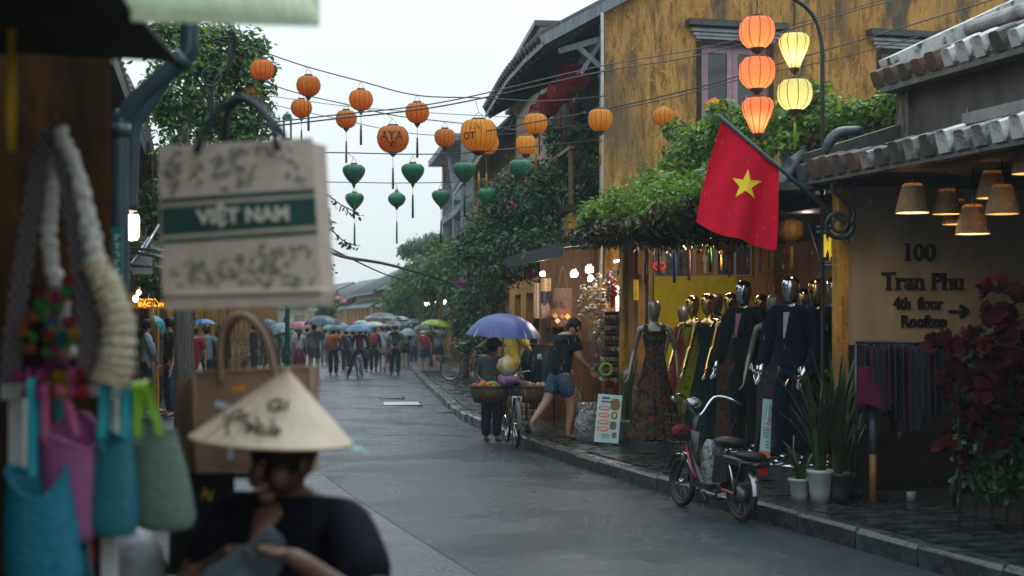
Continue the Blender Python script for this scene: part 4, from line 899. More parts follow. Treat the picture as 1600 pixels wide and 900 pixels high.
def mannequin(label, px, py_foot, py_head, Y, rot, bodym, wear, pose={}, z=.3, group='mannequins in the dress shop'):
    f = P(px, py_foot, Y); H = CH+(HY-py_head)/F*Y-z; J0 = {**JT, 'h1': (0,.02,.93), 'h2': (0,.012,.97), **pose}
    J = {k: Vector(v)*H for k, v in J0.items()}
    o = thing('mannequin', label, 'mannequin', (0,0,0), group)
    female = wear[0] == 'dress'; k = .86 if female else 1.06
    V = [J[x] for x in ('pel','sp','ch','nb','nk')]; E = [(i, i+1) for i in range(4)]; R_ = [.068*H, .05*H*k, .064*H*k, .045*H, .027*H]
    V.append(J['nk']+Vector((0,.004*H,.03*H))); E.append((4, 5)); R_.append(.027*H)
    for s_, q in (('L', -1), ('R', 1)):
        i = len(V); V += [J['sh'+s_], J['el'+s_], J['wr'+s_]]; E += [(3, i), (i, i+1), (i+1, i+2)]; R_ += [.03*H*k, .021*H*k, .0145*H]
        hv, he, hr = handv(J['wr'+s_], J['hn'+s_]-J['wr'+s_], Vector((-q*.2, 1, .2)), H/1.6*q); kk = len(V); V += hv; E += [(i+2 if a < 0 else kk+a, kk+e) for a, e in he]; R_ += hr
        i = len(V); V += [J['hp'+s_], J['kn'+s_], J['an'+s_], J['to'+s_]]; E += [(0, i), (i, i+1), (i+1, i+2), (i+2, i+3)]; R_ += [.048*H, .03*H, .02*H, .016*H]
    bo = skin('body', V, E, R_, bodym, o, 2); flat(bo, .78, .1*H)
    hc = Vector((0,.014*H,.93*H)); m = MB()
    pr = [(.001,-.075),(.018,-.07),(.032,-.055),(.041,-.03),(.047,0),(.05,.025),(.047,.048),(.036,.066),(.018,.075),(.001,.077)]
    m.lathe([(r*H, z_*H) for r, z_ in pr], 20, hc, sx=.92, sy=1.12, caps=False); m.v = [Vector((v.x, v.y+(.01*H if v.y > hc.y and abs(v.z-hc.z) < .02*H and abs(v.x) < .01*H else 0), v.z)) for v in m.v]; m.build('head', bodym, o)
    if wear[0] == 'dress':
        dm, kind = wear[1], wear[2]; pl = .17 if kind != 'slim' else .07
        hem = .2*H if kind != 'slim' else .13*H
        MB().lathe([(hem, .035*H), (hem*.86, .2*H), (.108*H, .44*H), (.092*H, .52*H), (.068*H, .63*H), (.07*H, .66*H)], 56, gore=pl, gn=18, sy=.82, caps=False).build('skirt', dm, o)
        b_ = MB(); b_.lathe([(.069*H, .65*H), (.076*H, .7*H), (.088*H, .745*H), (.075*H, .785*H)], 28, sy=.72, caps=False); b_.build('bodice', dm, o)
        for q in (-1, 1):
            MB().tube([(q*.05*H, .058*H, .765*H), (q*.062*H, .038*H, .81*H), (q*.055*H, -.01*H, .835*H), (q*.055*H, -.055*H, .77*H)], .016*H if wear[3:] else .009*H, 8, flat=.5).build('strap', dm, o)
    else:
        jm, tm, sm_, tie = wear[1:]
        V = [J['pel']+Vector((0,0,-.06*H)), J['sp'], J['ch'], J['nb']+Vector((0,0,-.005*H))]; E = [(0,1),(1,2),(2,3)]; R_ = [.094*H, .084*H, .098*H, .052*H]
        for s_ in 'LR': i = len(V); V += [J['sh'+s_]*1.02, J['el'+s_], J['wr'+s_]]; E += [(3, i), (i, i+1), (i+1, i+2)]; R_ += [.05*H, .036*H, .028*H]
        t = skin('jacket', V, E, R_, jm, o, 2); flat(t, .76, .12*H)
        V = [J['pel']+Vector((0,0,.04*H)), J['pel']]; E = [(0,1)]; R_ = [.07*H, .08*H]
        for s_ in 'LR': i = len(V); V += [J['hp'+s_], J['kn'+s_], J['an'+s_]+Vector((0,0,.01*H))]; E += [(1, i), (i, i+1), (i+1, i+2)]; R_ += [.06*H, .043*H, .036*H]
        t = skin('trousers', V, E, R_, tm, o, 1); flat(t, .85, .1*H)
        y1 = .082*H; MB().prism([(-.018*H, y1*.72+.004, .815*H), (.018*H, y1*.72+.004, .815*H), (.004*H, y1+.006*H, .68*H), (-.004*H, y1+.006*H, .68*H)], (0,.004,0)).build('shirt_front', sm_, o)
        if tie is not None: MB().prism([(-.008*H, y1*.72+.007, .815*H), (.008*H, y1*.72+.007, .815*H), (.011*H, y1+.012, .705*H), (0, y1+.013, .69*H), (-.011*H, y1+.012, .705*H)], (0,.004,0)).build('tie', tie, o)
        for q in (-1, 1): MB().prism([(q*.03*H, y1*.72+.004, .825*H), (q*.052*H, y1*.7, .8*H), (q*.045*H, y1+.002, .74*H), (q*.005*H, y1+.012, .67*H)], (0,.005,0)).build('lapel', jm, o)
        for s_ in 'LR':
            a, t_ = J['an'+s_], J['to'+s_]; d = (t_-a).normalized(); skin('shoe', [a+Vector((0,0,-.01*H))-d*.02*H, a+Vector((0,0,-.016*H))+d*.02*H, t_+d*.03*H], [(0,1),(1,2)], [(.022*H,.02*H), (.022*H,.018*H), (.013*H,.01*H)], silver, o, 1)
    m = MB(); m.lathe([(.15, 0), (.15, .012), (.02, .018), (.015, .3)], 20, (0, -.05, 0)); m.build('base_plate', chrome, o)
    o.location = (f.x, f.y, z); o.rotation_euler = (0, 0, rot); return o
A_ = math.radians
dn = {'elR': (.15,-.02,.64), 'wrR': (.175,.03,.5), 'hnR': (.185,.05,.44), 'elL': (-.15,-.02,.64), 'wrL': (-.165,.02,.5), 'hnL': (-.17,.035,.44)}
bent = {'elR': (.14,.02,.64), 'wrR': (.13,.1,.52), 'hnR': (.125,.12,.465), 'elL': (-.14,-.01,.64), 'wrL': (-.15,.08,.51), 'hnL': (-.15,.1,.455)}
fl1 = floral('print_rust_floral', (.022,.014,.01), (.16,.028,.01), (.022,.04,.036), (.09,.05,.02))
mannequin('matte silver mannequin in a rust floral halter maxi dress', 1023, 690, 470, 16.8, A_(170), matte, ('dress', fl1, 'full', 1), dn)
mannequin('matte mannequin half hidden behind the yellow dress, red strap', 1068, 690, 478, 17.8, A_(165), matte, ('dress', cloth('deep_red', (.2,.02,.02)), 'slim', 1), dn)
mannequin('gold mannequin in a yellow-green long dress', 1084, 690, 463, 17.0, A_(140), gold, ('dress', floral('print_chartreuse', (.26,.25,.012), (.06,.075,.012), s=4), 'full'), bent)
mannequin('gold mannequin in a dark green long dress', 1108, 695, 460, 16.6, A_(140), gold, ('dress', cloth('bottle_green', (.006,.026,.024)), 'full'), bent)
mannequin('dark bronze mannequin standing behind the green dress', 1121, 695, 459, 17.4, A_(150), darkm, ('dress', cloth('charcoal_brown', (.03,.022,.018)), 'slim'), dn)
mannequin('gold mannequin in a dark brown dress beside the silver-headed suit', 1144, 700, 459, 16.2, A_(140), gold, ('dress', floral('print_brown', (.05,.025,.015), (.09,.04,.02), s=10), 'slim'), bent)
suitg = cloth('green_black_suit', (.006,.013,.013)); suitn = cloth('navy_suit', (.004,.006,.024)); suitk = cloth('black_suit', (.005,.005,.006)); shirtw = M('dress_shirt', (.35,.33,.34), r=.8); tie1 = M('rose_tie', (.35,.1,.12), r=.6)
mannequin('silver-headed mannequin in a dark green-black suit with rose tie', 1164, 716, 440, 15.2, A_(135), silver, ('suit', suitg, suitg, shirtw, tie1), bent, .3)
mannequin('small gold mannequin head peeping between the dark suit and the beige head', 1191, 700, 461, 16.4, A_(150), gold, ('dress', cloth('plum_black', (.03,.015,.02)), 'slim'), dn)
mannequin('beige-headed mannequin in a dark floral dress between the suits', 1210, 715, 461, 14.9, A_(165), matte, ('dress', floral('print_dark_teal', (.02,.035,.035), (.1,.02,.05), (.03,.06,.06), s=9), 'slim', 1), dn)
mannequin('silver-headed mannequin in a navy blue suit and pointed silver shoes', 1238, 730, 433, 13.9, A_(140), silver, ('suit', suitn, suitn, shirtw, None), {**bent, 'wrL': (-.12,.1,.5), 'hnL': (-.1,.12,.45)}, .3)
mannequin('gold mannequin head behind the shoulder of the navy suit', 1256, 715, 452, 14.8, A_(160), gold, ('dress', cloth('black_gown', (.012,.01,.012)), 'slim'), dn)
mannequin('gold-headed mannequin in a black suit nearest the ochre pillar', 1277, 725, 438, 14.0, A_(155), gold, ('suit', suitk, suitk, suitk, None), bent, .3)
mannequin('bronze-silver mannequin in a pale blue shirt behind the black suit', 1305, 715, 434, 14.4, A_(165), silver, ('suit', cloth('blue_shirt', (.08,.13,.17)), suitk, shirtw, None), dn, .3)
# boards, pots and plants in front of the shop
def board(label, corners, Y, thick, writing):
    a, b, c_, d = [P(x, y_, Y) for x, y_ in corners]     # bottom-left, bottom-right, top-right, top-left
    lean_ = Vector((0,.16,0)); c_, d = c_+lean_, d+lean_
    o = thing('sandwich_board', label, 'sign board', (a+b)/2); u = (b-a).normalized(); v = (d-a).normalized(); nn = u.cross(v)
    MB().prism([a, b, c_, d], -nn*thick).build('panel', M('board_pale_teal', (.42,.62,.66), (.38,.57,.6), 5, r=.4), o)
    W_, H_ = (b-a).length, (d-a).length
    m = MB()
    for s_ in (.12, .88): m.bar(a+u*W_*s_-nn*thick, a+u*W_*s_-nn*(thick+.28)+Vector((0,0,-.01)), .03, .03); m.bar(a+u*W_*s_-nn*(thick+.28), a+u*W_*s_+v*H_*.9-nn*(thick+.01), .03, .03)
    m.build('easel_stand', wooddark, o)
    q = lambda x, y_, k=.002: a+u*W_*x+v*H_*y_+nn*k
    writing(o, q, u, v, nn, W_, H_); return o
def rect(q, x0, x1, y0, y1, k=.002): return MB().prism([q(x0, y0, .0005), q(x1, y0, .0005), q(x1, y1, .0005), q(x0, y1, .0005)], (q(0, 0, k)-q(0, 0, 0)))
def oval(q, x, y_, rx, ry, k=.002, n=14): return MB().prism([q(x+rx*math.copysign(abs(math.cos(2*PI*i/n))**.6, math.cos(2*PI*i/n)), y_+ry*math.copysign(abs(math.sin(2*PI*i/n))**.8, math.sin(2*PI*i/n)), .0005) for i in range(n)], q(0,0,k)-q(0,0,0))
orng = M('print_orange', (.62,.17,.05), r=.5); ink = M('print_ink', (.05,.05,.06), r=.5); pyel = M('print_yellow', (.7,.5,.05), r=.5); pdk = M('print_dish_dark', (.06,.05,.03), (.3,.2,.06), 60, r=.5); pwh = M('print_white', (.75,.75,.72), r=.5)
def w1(o, q, u, v, nn, W_, H_):
    rect(q, .18, .5, .9, .94).build('heading', ink, o); rect(q, .15, .55, .83, .86).build('heading', ink, o)
    for i, y_ in enumerate((.71, .565, .42, .275)):
        oval(q, .31, y_, .24, .05).build('menu_oval', orng, o)
        for dy in (.012, -.016): rect(q, .14, .48, y_+dy-.006, y_+dy+.006, .004).build('menu_line', pwh, o)
    for i, (x, y_, r) in enumerate(((.74, .8, .2), (.74, .57, .13), (.72, .36, .14), (.8, .16, .1))):
        oval(q, x, y_, r, r*.62).build('dish_picture', pdk, o)
    oval(q, .74, .57, .06, .05, .004).build('dish_picture', pyel, o)
    oval(q, .18, .15, .05, .035).build('phone_mark', pyel, o)
    for y_ in (.17, .14, .1): rect(q, .27, .62, y_-.006, y_+.006).build('menu_line', ink, o)
board('pale teal menu board with four orange ovals leaning at the stall corner', ((928,690),(966,693),(974,619),(936,616)), 18.0, .02, w1)
def w2(o, q, u, v, nn, W_, H_):
    rect(q, 0, 1, .0, .1).build('orange_foot', orng, o); oval(q, .62, .74, .3, .2).build('picture', M('print_sky', (.1,.3,.42), (.3,.5,.55), 30, r=.5), o)
    MB().prism([q(.35, .6, .003), q(.5, .95, .003), q(.6, .95, .003), q(.55, .6, .003)], q(0,0,.002)-q(0,0,0)).build('picture', pwh, o)
    rect(q, .3, .9, .63, .68, .004).build('heading', orng, o)
    for y_ in (.5, .46, .42, .38, .34): rect(q, .2, .85, y_-.006, y_+.006).build('menu_line', ink, o)
    for y_ in (.27, .22, .17): rect(q, .5, .85, y_-.008, y_+.008).build('menu_line', ink, o)
    oval(q, .3, .2, .08, .035).build('bottle_mark', pyel, o)
board('narrow pale board with a blue picture leaning among the mannequins', ((1187,712),(1203,716),(1211,626),(1197,624)), 14.2, .015, w2)
potw = M('white_plastic_pot', (.34,.35,.36), (.25,.26,.27), 6, r=.4); potd = M('dark_pot', (.03,.03,.032), r=.5)
def blade_plant(label, c, h, n_, spread, lm, potm, pr, ph, name='potted_plant', wid=.022, cat='potted plant', group=None, prof=None):
    o = thing(name, label, cat, c, group); c = Vector(c); rg = random.Random(int(c.x*100)+int(c.y*77))
    MB().lathe([(pr*.72, 0), (pr*.8, ph*.3), (pr*.95, ph*.85), (pr*1.05, ph*.9), (pr*1.05, ph), (pr*.92, ph), (pr*.9, ph*.9)], 18, c).build('pot', potm, o)
    MB().lathe([(pr*.9, ph*.9), (.001, ph*.91)], 14, c, caps=False).build('soil', soil, o)
    for i in range(n_):
        t = rg.uniform(0, 2*PI); L_ = h*rg.uniform(.55, 1.0); sp_ = spread*rg.uniform(.3, 1.1); b = c+Vector((math.cos(t), math.sin(t), 0))*pr*.4*rg.random()+Vector((0,0,ph*.88)); d = Vector((math.cos(t), math.sin(t), 0)); sd_ = Vector((-d.y, d.x, 0)); g = []
        for k in range(7):
            f_ = k/6; p = b+d*sp_*f_**1.8+Vector((0,0,L_*(f_-.28*sp_/h*f_**3))); wd = wid*(math.sin(PI*min(.999, .22+.78*f_))**.7+.02); g.append([p-sd_*wd+d*.006, p, p+sd_*wd+d*.006])
        MB().slab(g, (0,0,.002)).build('leaf', lm, o)
    return o
bl1 = M('blade_leaf_green', (.014,.034,.012), (.05,.075,.018), 12, r=.4, var=.25, transl=.15); bl2 = M('snake_plant_leaf', (.03,.06,.03), (.1,.12,.05), 25, r=.35, var=.2, st=(1,1,3))
blade_plant('tall arching dark-leaved plant in a big white pot by the ochre pillar', GP(1281, 786, .15), .95, 26, .34, bl1, potw, .11, .29)
blade_plant('small plant in a short white pot beside the big white pot', GP(1250, 783, .15), .42, 12, .25, bl1, potw, .1, .2)
blade_plant('dark potted shrub with long blades between the white pot and the pillar', GP(1307, 783, .15), 1.25, 30, .4, bl1, potd, .13, .25)
blade_plant('low potted plant in a black tub against the pillar foot', GP(1325, 775, .15), .7, 16, .3, bl1, potd, .1, .2)
blade_plant('snake plant in a grey pot behind the pale teal menu board', GP(979, 692, .15), .95, 9, .12, bl2, M('grey_pot', (.22,.22,.22), (.16,.16,.16), 6, r=.5), .11, .3, wid=.035)
blade_plant('tuft of green blades growing beside the narrow pale board', GP(1178, 740, .15), .16, 14, .14, bl1, potd, .05, .05, wid=.01)
# ---- things beside the entrance
o = thing('painted_post', 'thin post with yellow and blue bands standing before the entrance wall', 'post', GP(1364, 786, .15))
c = GP(1364, 786, .15)
for z0, z1, mm in ((0, .42, M('post_yellow', (.2,.1,.015), (.14,.07,.012), 8, r=.5)), (.42, .78, M('post_blue', (.05,.08,.1), (.035,.055,.07), 8, r=.5)), (.78, 1.15, M('post_yellow'))): MB().tube([c+Vector((0,0,z0+.002)), c+Vector((0,0,z1))], .034, 10).build('band', mm, o)
# clothes rack with dark garments and a magenta scarf below the address
o = thing('garment_rail', 'dark garment rail under the address lettering draped with a magenta scarf', 'clothes rack', S(12.4, 1.6, .155))
r0, r1 = P(1338, 535, 12.4), P(1490, 535, 11.9)
m = MB(); m.tube([r0, r1], .015, 8); m.tube([r0, Vector((r0.x, r0.y, .16))], .015, 8); m.tube([r1, Vector((r1.x, r1.y, .16))], .015, 8); m.build('rail', iron, o)
rg = random.Random(4)
for i in range(15):
    f_ = (i+.5)/15; p = r0.lerp(r1, f_); L_ = rg.uniform(.55, .8); g = []
    for k in range(6):
        z = -L_*k/5; wd = .16+.03*k/5; g.append([p+Vector((.02*math.sin(j*2+i)+.0, -wd+2*wd*j/6, z-.05*abs(j-3)/3*(k == 0))) for j in range(7)])
    MB().slab(g, (.02,.003,0)).build('garment', M('dark_garment_%d' % (i % 3), ((.02,.018,.02),(.035,.015,.02),(.015,.02,.025))[i % 3], r=.9, spec=.1), o)
g = [[P(1340+7*j, 575+12*i-4*math.sin(j*.9), 12.2-.02*i+.02*math.sin(j*1.7+i)) for j in range(9)] for i in range(6)]
MB().slab(g, (0,.015,0)).build('scarf', cloth('magenta', (.07,.004,.028)), o)
# heap of red paper flowers at the right edge
fo = thing('red_flower_display', 'tall display of dark red paper flowers at the right edge of the entrance', 'flower display', S(10.2, 1.8, .155))
redp = M('red_paper', (.065,.003,.006), (.02,.001,.003), 5, r=.85, var=.35, transl=.2, spec=.1); leafd = M('dark_leaf', (.02,.04,.02), r=.5)
m = MB(); b0 = P(1560, 760, 10.6)
for k in range(5): a = P(1500+k*25, 735, 10.7); MB().tube([Vector((a.x, a.y, .16)), Vector((a.x+.02, a.y+.1, 1.2)), P(1500+k*24, 560, 10.8)], .012, 6).build('stem', leafd, fo)
fm_ = MB()
for k in range(6):
    t = 2*PI*k/6; d = Vector((math.cos(t), math.sin(t), 0)); s_ = Vector((-d.y, d.x, 0)); g = []
    for i in range(4): f_ = i/3; p = d*(.02+.085*f_)+Vector((0,0,.09*f_**.8)); wd = .055*math.sin(PI*(.15+.6*f_)); g.append([p-s_*wd, p+d*.01, p+s_*wd])
    fm_.slab(g, (0,0,.004))
fme = fm_.mesh('paper_flower', redp)
for i in range(210):
    px, py = rg.gauss(1550, 44), rg.gauss(580, 66)
    if px < 1462 or py < 440 or py > 740 or (px < 1525 and py < 522): continue
    q = P(px, py, rg.uniform(10.4, 11.1)); link('flower', fme, fo, q-WP[fo.name], (rg.uniform(.3, 1.9), rg.uniform(-.8, .8), rg.uniform(0, 6)), rg.uniform(.45, .8))
o = thing('white_cup', 'small pale cup standing on the pavement by the entrance', 'cup', GP(1424, 783, .155)); MB().lathe([(.035,0),(.045,.08),(.04,.08),(.032,.01)], 12, GP(1424, 783, .155)).build('cup_body', M('cup_grey', (.25,.27,.28), r=.5), o)
# dark tarpaulin bundled on the roof corner, iron scroll, hanging shop sign
g = [[P(1222+6*j, 238+11*i+6*math.sin(j*.8+i*.5), 13.5+.1*math.sin(j*.7+i)) for j in range(12)] for i in range(8)]
tag(MB().slab(g, (0,.05,0)).build('tarpaulin', M('blue_tarp', (.03,.06,.075), (.02,.04,.05), 8, r=.35, bump=.6)), 'dark blue tarpaulin bunched at the roof corner above the iron scroll', 'tarpaulin')
o = thing('scroll_bracket', 'black wrought iron scroll bracket on the ochre pillar', 'bracket', P(1318, 350, 12.9))
sp_ = [P(1318+24*math.cos(t)*(1-t/16)-8, 350+24*math.sin(t)*(1-t/16), 12.8) for t in [i*.35 for i in range(38)]]
MB().tube(sp_, [.024-.012*i/38 for i in range(38)], 7).build('scroll', iron, o); MB().tube(crv([P(1326, 285, 12.8), P(1318, 292, 12.8), P(1306, 284, 12.8), P(1300, 296, 12.8), P(1318, 312, 12.8), P(1334, 330, 12.8), P(1330, 352, 12.8)], 4), .02, 7).build('curl', iron, o)
MB().bar(P(1331, 270, 12.85), P(1331, 380, 12.85), .05, .04).build('wall_plate', iron, o)
o = thing('hanging_sign', 'black hanging sign with dripping yellow capitals beside the ochre pillar', 'sign', P(1298, 420, 13.5))
a, b, c_, d = P(1287, 424, 13.4), P(1322, 421, 13.2), P(1322, 342, 13.2), P(1263, 347, 13.7)
u = (b-a).normalized(); nn = u.cross(Vector((0,0,1))).normalized()
MB().prism([a, b, c_, d], Vector((0,.03,0))).build('panel', M('sign_black', (.02,.02,.022), r=.4), o)
syel = M('sign_yellow', (.75,.55,.03), r=.5, em=.35)
rz_ = math.atan2((b-a).y, (b-a).x)
text('lettering', 'MAY', .3, syel, o, P(1304, 385, 13.17), (PI/2, 0, rz_), .004, .004).scale = (.42, 1, 1)
for (x0, y0, y1) in ((1288, 396, 402), (1296, 398, 407), (1311, 394, 411)): MB().bar(P(x0, y0, 13.25), P(x0+1, y1, 13.25), .012, .006).build('paint_drip', syel, o)
for yy in (352, 360): MB().bar(P(1276, yy+2, 13.33), P(1312, yy, 13.2), .004, .022).build('small_line', M('sign_grey', (.3,.3,.3), r=.5), o)
for yy in (409, 414): MB().bar(P(1289, yy, 13.3), P(1319, yy-1, 13.2), .004, .014).build('small_line', M('sign_grey'), o)
MB().tube([P(1298, 344, 13.4), P(1298, 318, 13.4)], .008, 6).build('hanging_rod', iron, o)
# red ring ornament and coloured ribbons hanging from the canopy
o = thing('red_ring_ornament', 'red woven ring ornament hanging at the top of the thin black post', 'ornament', P(1029, 415, 18.2)); 
MB().tube([P(1029+9.5*math.cos(2*PI*i/20), 416+6*math.sin(2*PI*i/20), 18.2) for i in range(20)], .022, 7, closed=True).build('ring', M('red_cord', (.4,.02,.03), r=.6), o); MB().bar(P(1022, 413, 18.2), P(1036, 419, 18.2), .02, .015).build('cross_band', M('red_cord'), o)
for i, (px, y0, y1, Y, cc, nm) in enumerate(((1009, 402, 443, 17.5, (.05,.02,.03), 'dark plum'), (1030, 388, 425, 17, (.3,.1,.06), 'rust'), (1054, 387, 442, 17, (.03,.06,.3), 'blue and green'), (1077, 383, 438, 17, (.55,.2,.12), 'peach'), (1105, 378, 400, 16.8, (.5,.42,.05), 'yellow'), (1110, 386, 424, 16.8, (.03,.3,.12), 'green'), (1164, 372, 391, 16, (.05,.4,.12), 'bright green'), (1188, 382, 426, 15.5, (.4,.42,.42), 'grey'), (1201, 384, 420, 15.5, (.5,.38,.03), 'thin yellow'), (1230, 365, 402, 14.6, (.4,.02,.03), 'red'), (1237, 378, 418, 14.6, (.5,.4,.03), 'long yellow'))):
    a, b = P(px, y0, Y), P(px, y1, Y); tag(MB().tube([Vector((a.x, a.y, 2.8)), a, a.lerp(b, .3), b], [.003,.006,.018,.02], 7).build('hanging_tassel', cloth('tassel_%d' % i, cc)), '%s tassel hanging from the dress shop canopy' % nm, 'tassel', 'tassels under the canopy')
# ================================================================== souvenir stall
st_ = thing('souvenir_stall', 'souvenir stall with dark awning and brown timber back partition', 'stall', S(21, 1.8, 0))
Ys0, Ys1 = 19.2, 23.0
swall(.98, 3.2, 22.85, .1, 2.9, .08).build('timber_partition', wood, st_)
wall(S(Ys0, 2.9), S(Ys1, 2.9)-S(Ys0, 2.9), (S(Ys1, 2.9)-S(Ys0, 2.9)).length, .1, 2.9, .12, [], Vector((1,.25,0)).normalized()).build('back_wall', M('bright_yellow_wall', (.62,.36,.04), (.52,.28,.03), 3, r=.7), st_)
MB().slab(strip([Ys0, 20.5, 22, Ys1], 1.25, 3.0, .17, .17), (0,0,-.2)).build('floor', shopfloor, st_)
MB().slab([[S(y_, .45, 2.72), S(y_, 1.4, 2.92), S(y_, 3.1, 3.05)] for y_ in (Ys0-.1, 20.5, 22, Ys1-.05)], (0,0,.06)).build('awning', M('dark_awning', (.03,.04,.045), (.05,.065,.07), 4, r=.4, bump=.3), st_)
MB().slab([[S(y_, .43, 2.6), S(y_, .43, 2.76)] for y_ in (Ys0-.1, 20.5, 22, Ys1-.05)], (.02,.005,0)).build('valance', M('dark_awning'), st_)
for y_, n_ in ((22.6, .95),): MB().box(S(y_, n_, 1.4), (.09,.09,2.6), sang(y_)).build('timber_post', wood, st_)
def bagflat(label, px, py, wp, hp, Y, mat, hm, handle=30, group='bags hanging on the stall partition', extra=None):
    a = P(px, py+hp/2, Y); wd, hh = wp/F*Y, hp/F*Y; o = thing('hanging_bag', label, 'bag', a, group)
    m = MB(); g = []
    for i in range(6):
        k = 1+.08*math.sin(PI*i/5); g.append([a+Vector((wd*(j/6-.5)*k, -.05*math.sin(PI*j/6)*(1.1-i*.12), hh*i/5)) for j in range(7)])
    m.slab(g, (0,.07,0)); m.build('bag_body', mat, o)
    t = a+Vector((0,0,hh)); MB().tube(crv([t+Vector((-wd*.28,0,-.02)), t+Vector((-wd*.12,0,handle/F*Y*.8)), t+Vector((0,.0,handle/F*Y)), t+Vector((wd*.12,0,handle/F*Y*.8)), t+Vector((wd*.28,0,-.02))], 4), .009, 6).build('handle', hm, o)
    if extra: extra(o, a, wd, hh)
    return o
bk = cloth('brown_canvas', (.09,.055,.04)); 
bagflat('dark brown canvas tote hanging high on the stall partition', 879, 467, 27, 34, 21.9, bk, bk, 32)
def diamonds(o, a, wd, hh):
    for i, (x, z, cc) in enumerate(((-.2, .3, (.6,.45,.3)), (.05, .55, (.25,.1,.04)), (-.32, .6, (.4,.2,.05)), (.32, .55, (.6,.36,.05)), (.2, .25, (.1,.05,.03)))):
        c = a+Vector((wd*x, -.06, hh*z)); r = .16*wd; MB().prism([c+Vector((-r,0,0)), c+Vector((0,0,-r)), c+Vector((r,0,0)), c+Vector((0,0,r))], (0,.01,0)).build('diamond_patch', M('patch_%d' % i, cc, r=.7), o)
bagflat('patchwork bag with orange and cream diamonds below the brown tote', 877, 496, 30, 27, 21.8, cloth('patchwork_brown', (.16,.06,.03)), bk, 12, extra=diamonds)
bagflat('near-black bag hanging under the patchwork bag', 869, 523, 34, 22, 21.9, cloth('near_black', (.025,.018,.02)), bk, 10)
bagflat('rust leather bag hanging lowest by the stall post', 868, 548, 22, 26, 21.9, cloth('rust_leather', (.32,.13,.04)), bk, 8)
bagflat('long dark brown bag beside the bulbs', 923, 512, 16, 40, 22.2, bk, bk, 12)
bagflat('row of dark leather satchel at the foot of the partition', 925, 560, 24, 50, 22.0, cloth('dark_leather', (.05,.03,.022)), bk, 10)
for i, (px, py, wp, hp, cc, lb) in enumerate(((840, 470, 9, 55, (.4,.3,.24), 'pale beige scarf at the left end of the partition'), (853, 445, 16, 20, (.4,.27,.14), 'tan striped cloth on the partition top'), (853, 467, 16, 20, (.02,.02,.025), 'black folded cloth under the tan striped one'), (853, 486, 16, 24, (.3,.17,.13), 'brown and red striped cloth under the black one'))):
    a = P(px-wp/2, py+hp/2, 22.0); g = [[a+Vector((wp/F*22*j/6, .02*math.sin(j*1.8+i), hp/F*22*k/5)) for j in range(7)] for k in range(6)]
    tag(MB().slab(g, (0,.015,0)).build('hanging_cloth', M('stall_cloth_%d' % i, cc, tuple(.6*x for x in cc), 20, r=.8, st=(.3,.3,5))), lb, 'cloth', 'cloths on the stall partition')
# square white lamps
for i, (px, py, pw_, lb) in enumerate(((897, 428, 11, 'white lamp hanging left in the stall'), (921, 421, 12, 'white lamp hanging in the middle of the stall, upper one'), (923, 436, 9, 'white lamp half behind the hat strings'), (848, 428, 8, 'dim warm lamp among the leaves at the awning end'))):
    c = P(px, py, 21.2); r = pw_/2/F*21.2; o = thing('stall_lamp', lb, 'lamp', c, 'lamps in the souvenir stall'); wm_ = wb if i < 3 else M('warm_small')
    MB().lathe([(r*.8,-r*.8),(r,-r*.5),(r,r*.5),(r*.8,r*.7)], 12, c).build('bulb', wm_, o); MB().tube([c+Vector((0,0,r*.7)), c+Vector((0,0,r*1.5))], r*.6, 8).build('socket', white, o); MB().tube([c+Vector((0,0,r*1.5)), Vector((c.x, c.y, 2.9))], .006, 5).build('cord', black, o)
    ld = bpy.data.lights.new('stall_light', 'POINT'); ld.energy = (13, 14, 6, 3)[i]; ld.color = (1,.92,.8) if i < 3 else (1,.6,.3); ld.shadow_soft_size = .06; lo = bpy.data.objects.new('stall_light', ld); C.objects.link(lo); lo.location = c-Vector((0,0,r+.06))
o = thing('tube_light', 'fluorescent tube under the awning in front of the yellow wall', 'lamp', P(975, 405, 20.6)); MB().tube([P(960, 409, 20.6), P(989, 402, 20.2)], .014, 8).build('tube', M('tube_glow', (1,1,1), em=9, emc=(1,.95,.85)), o); MB().bar(P(959, 406, 20.62), P(990, 399, 20.22), .03, .03).build('fitting', white, o)
ld = bpy.data.lights.new('tube_light', 'POINT'); ld.energy = 26; ld.color = (1,.9,.7); ld.shadow_soft_size = .1; lo = bpy.data.objects.new('tube_light', ld); C.objects.link(lo); lo.location = P(976, 420, 20.9)
# strings of miniature conical hats
hatc = [M('mini_hat_%d' % i, c, tuple(.8*x for x in c), 30, r=.7) for i, c in enumerate(((.6,.52,.4), (.5,.42,.3), (.6,.44,.14), (.22,.17,.14), (.66,.62,.56)))]
hm1 = [MB().lathe([(.075,0),(.072,.006),(.004,.055)], 12, caps=False).mesh('miniature_hat', m_) for m_ in hatc]
rg = random.Random(9)
for s_, (px, y0, y1, nh, lb) in enumerate(((911, 447, 492, 10, 'string of dim little hats, leftmost by the bulbs'), (924, 450, 500, 12, 'string of small pale conical hats beside the lamp'), (934, 430, 520, 20, 'long string of cream conical hats in the middle'), (944, 440, 500, 14, 'string of yellowish conical hats on the right'))):
    o = thing('hat_string', lb, 'hat string', P(px, y1, 20.9), 'strings of miniature conical hats'); MB().tube([P(px, 405, 20.9), P(px, y1, 20.9)], .003, 4).build('cord', black, o)
    for k in range(nh):
        q = P(px+rg.uniform(-5, 5), y0+(y1-y0)*k/(nh-1), 20.9+rg.uniform(-.05, .05)); link('miniature_hat', rg.choice(hm1), o, q-WP[o.name], (rg.uniform(-.4, .4), rg.uniform(-.4, .4), rg.uniform(0, 6)), rg.uniform(.55, .8))
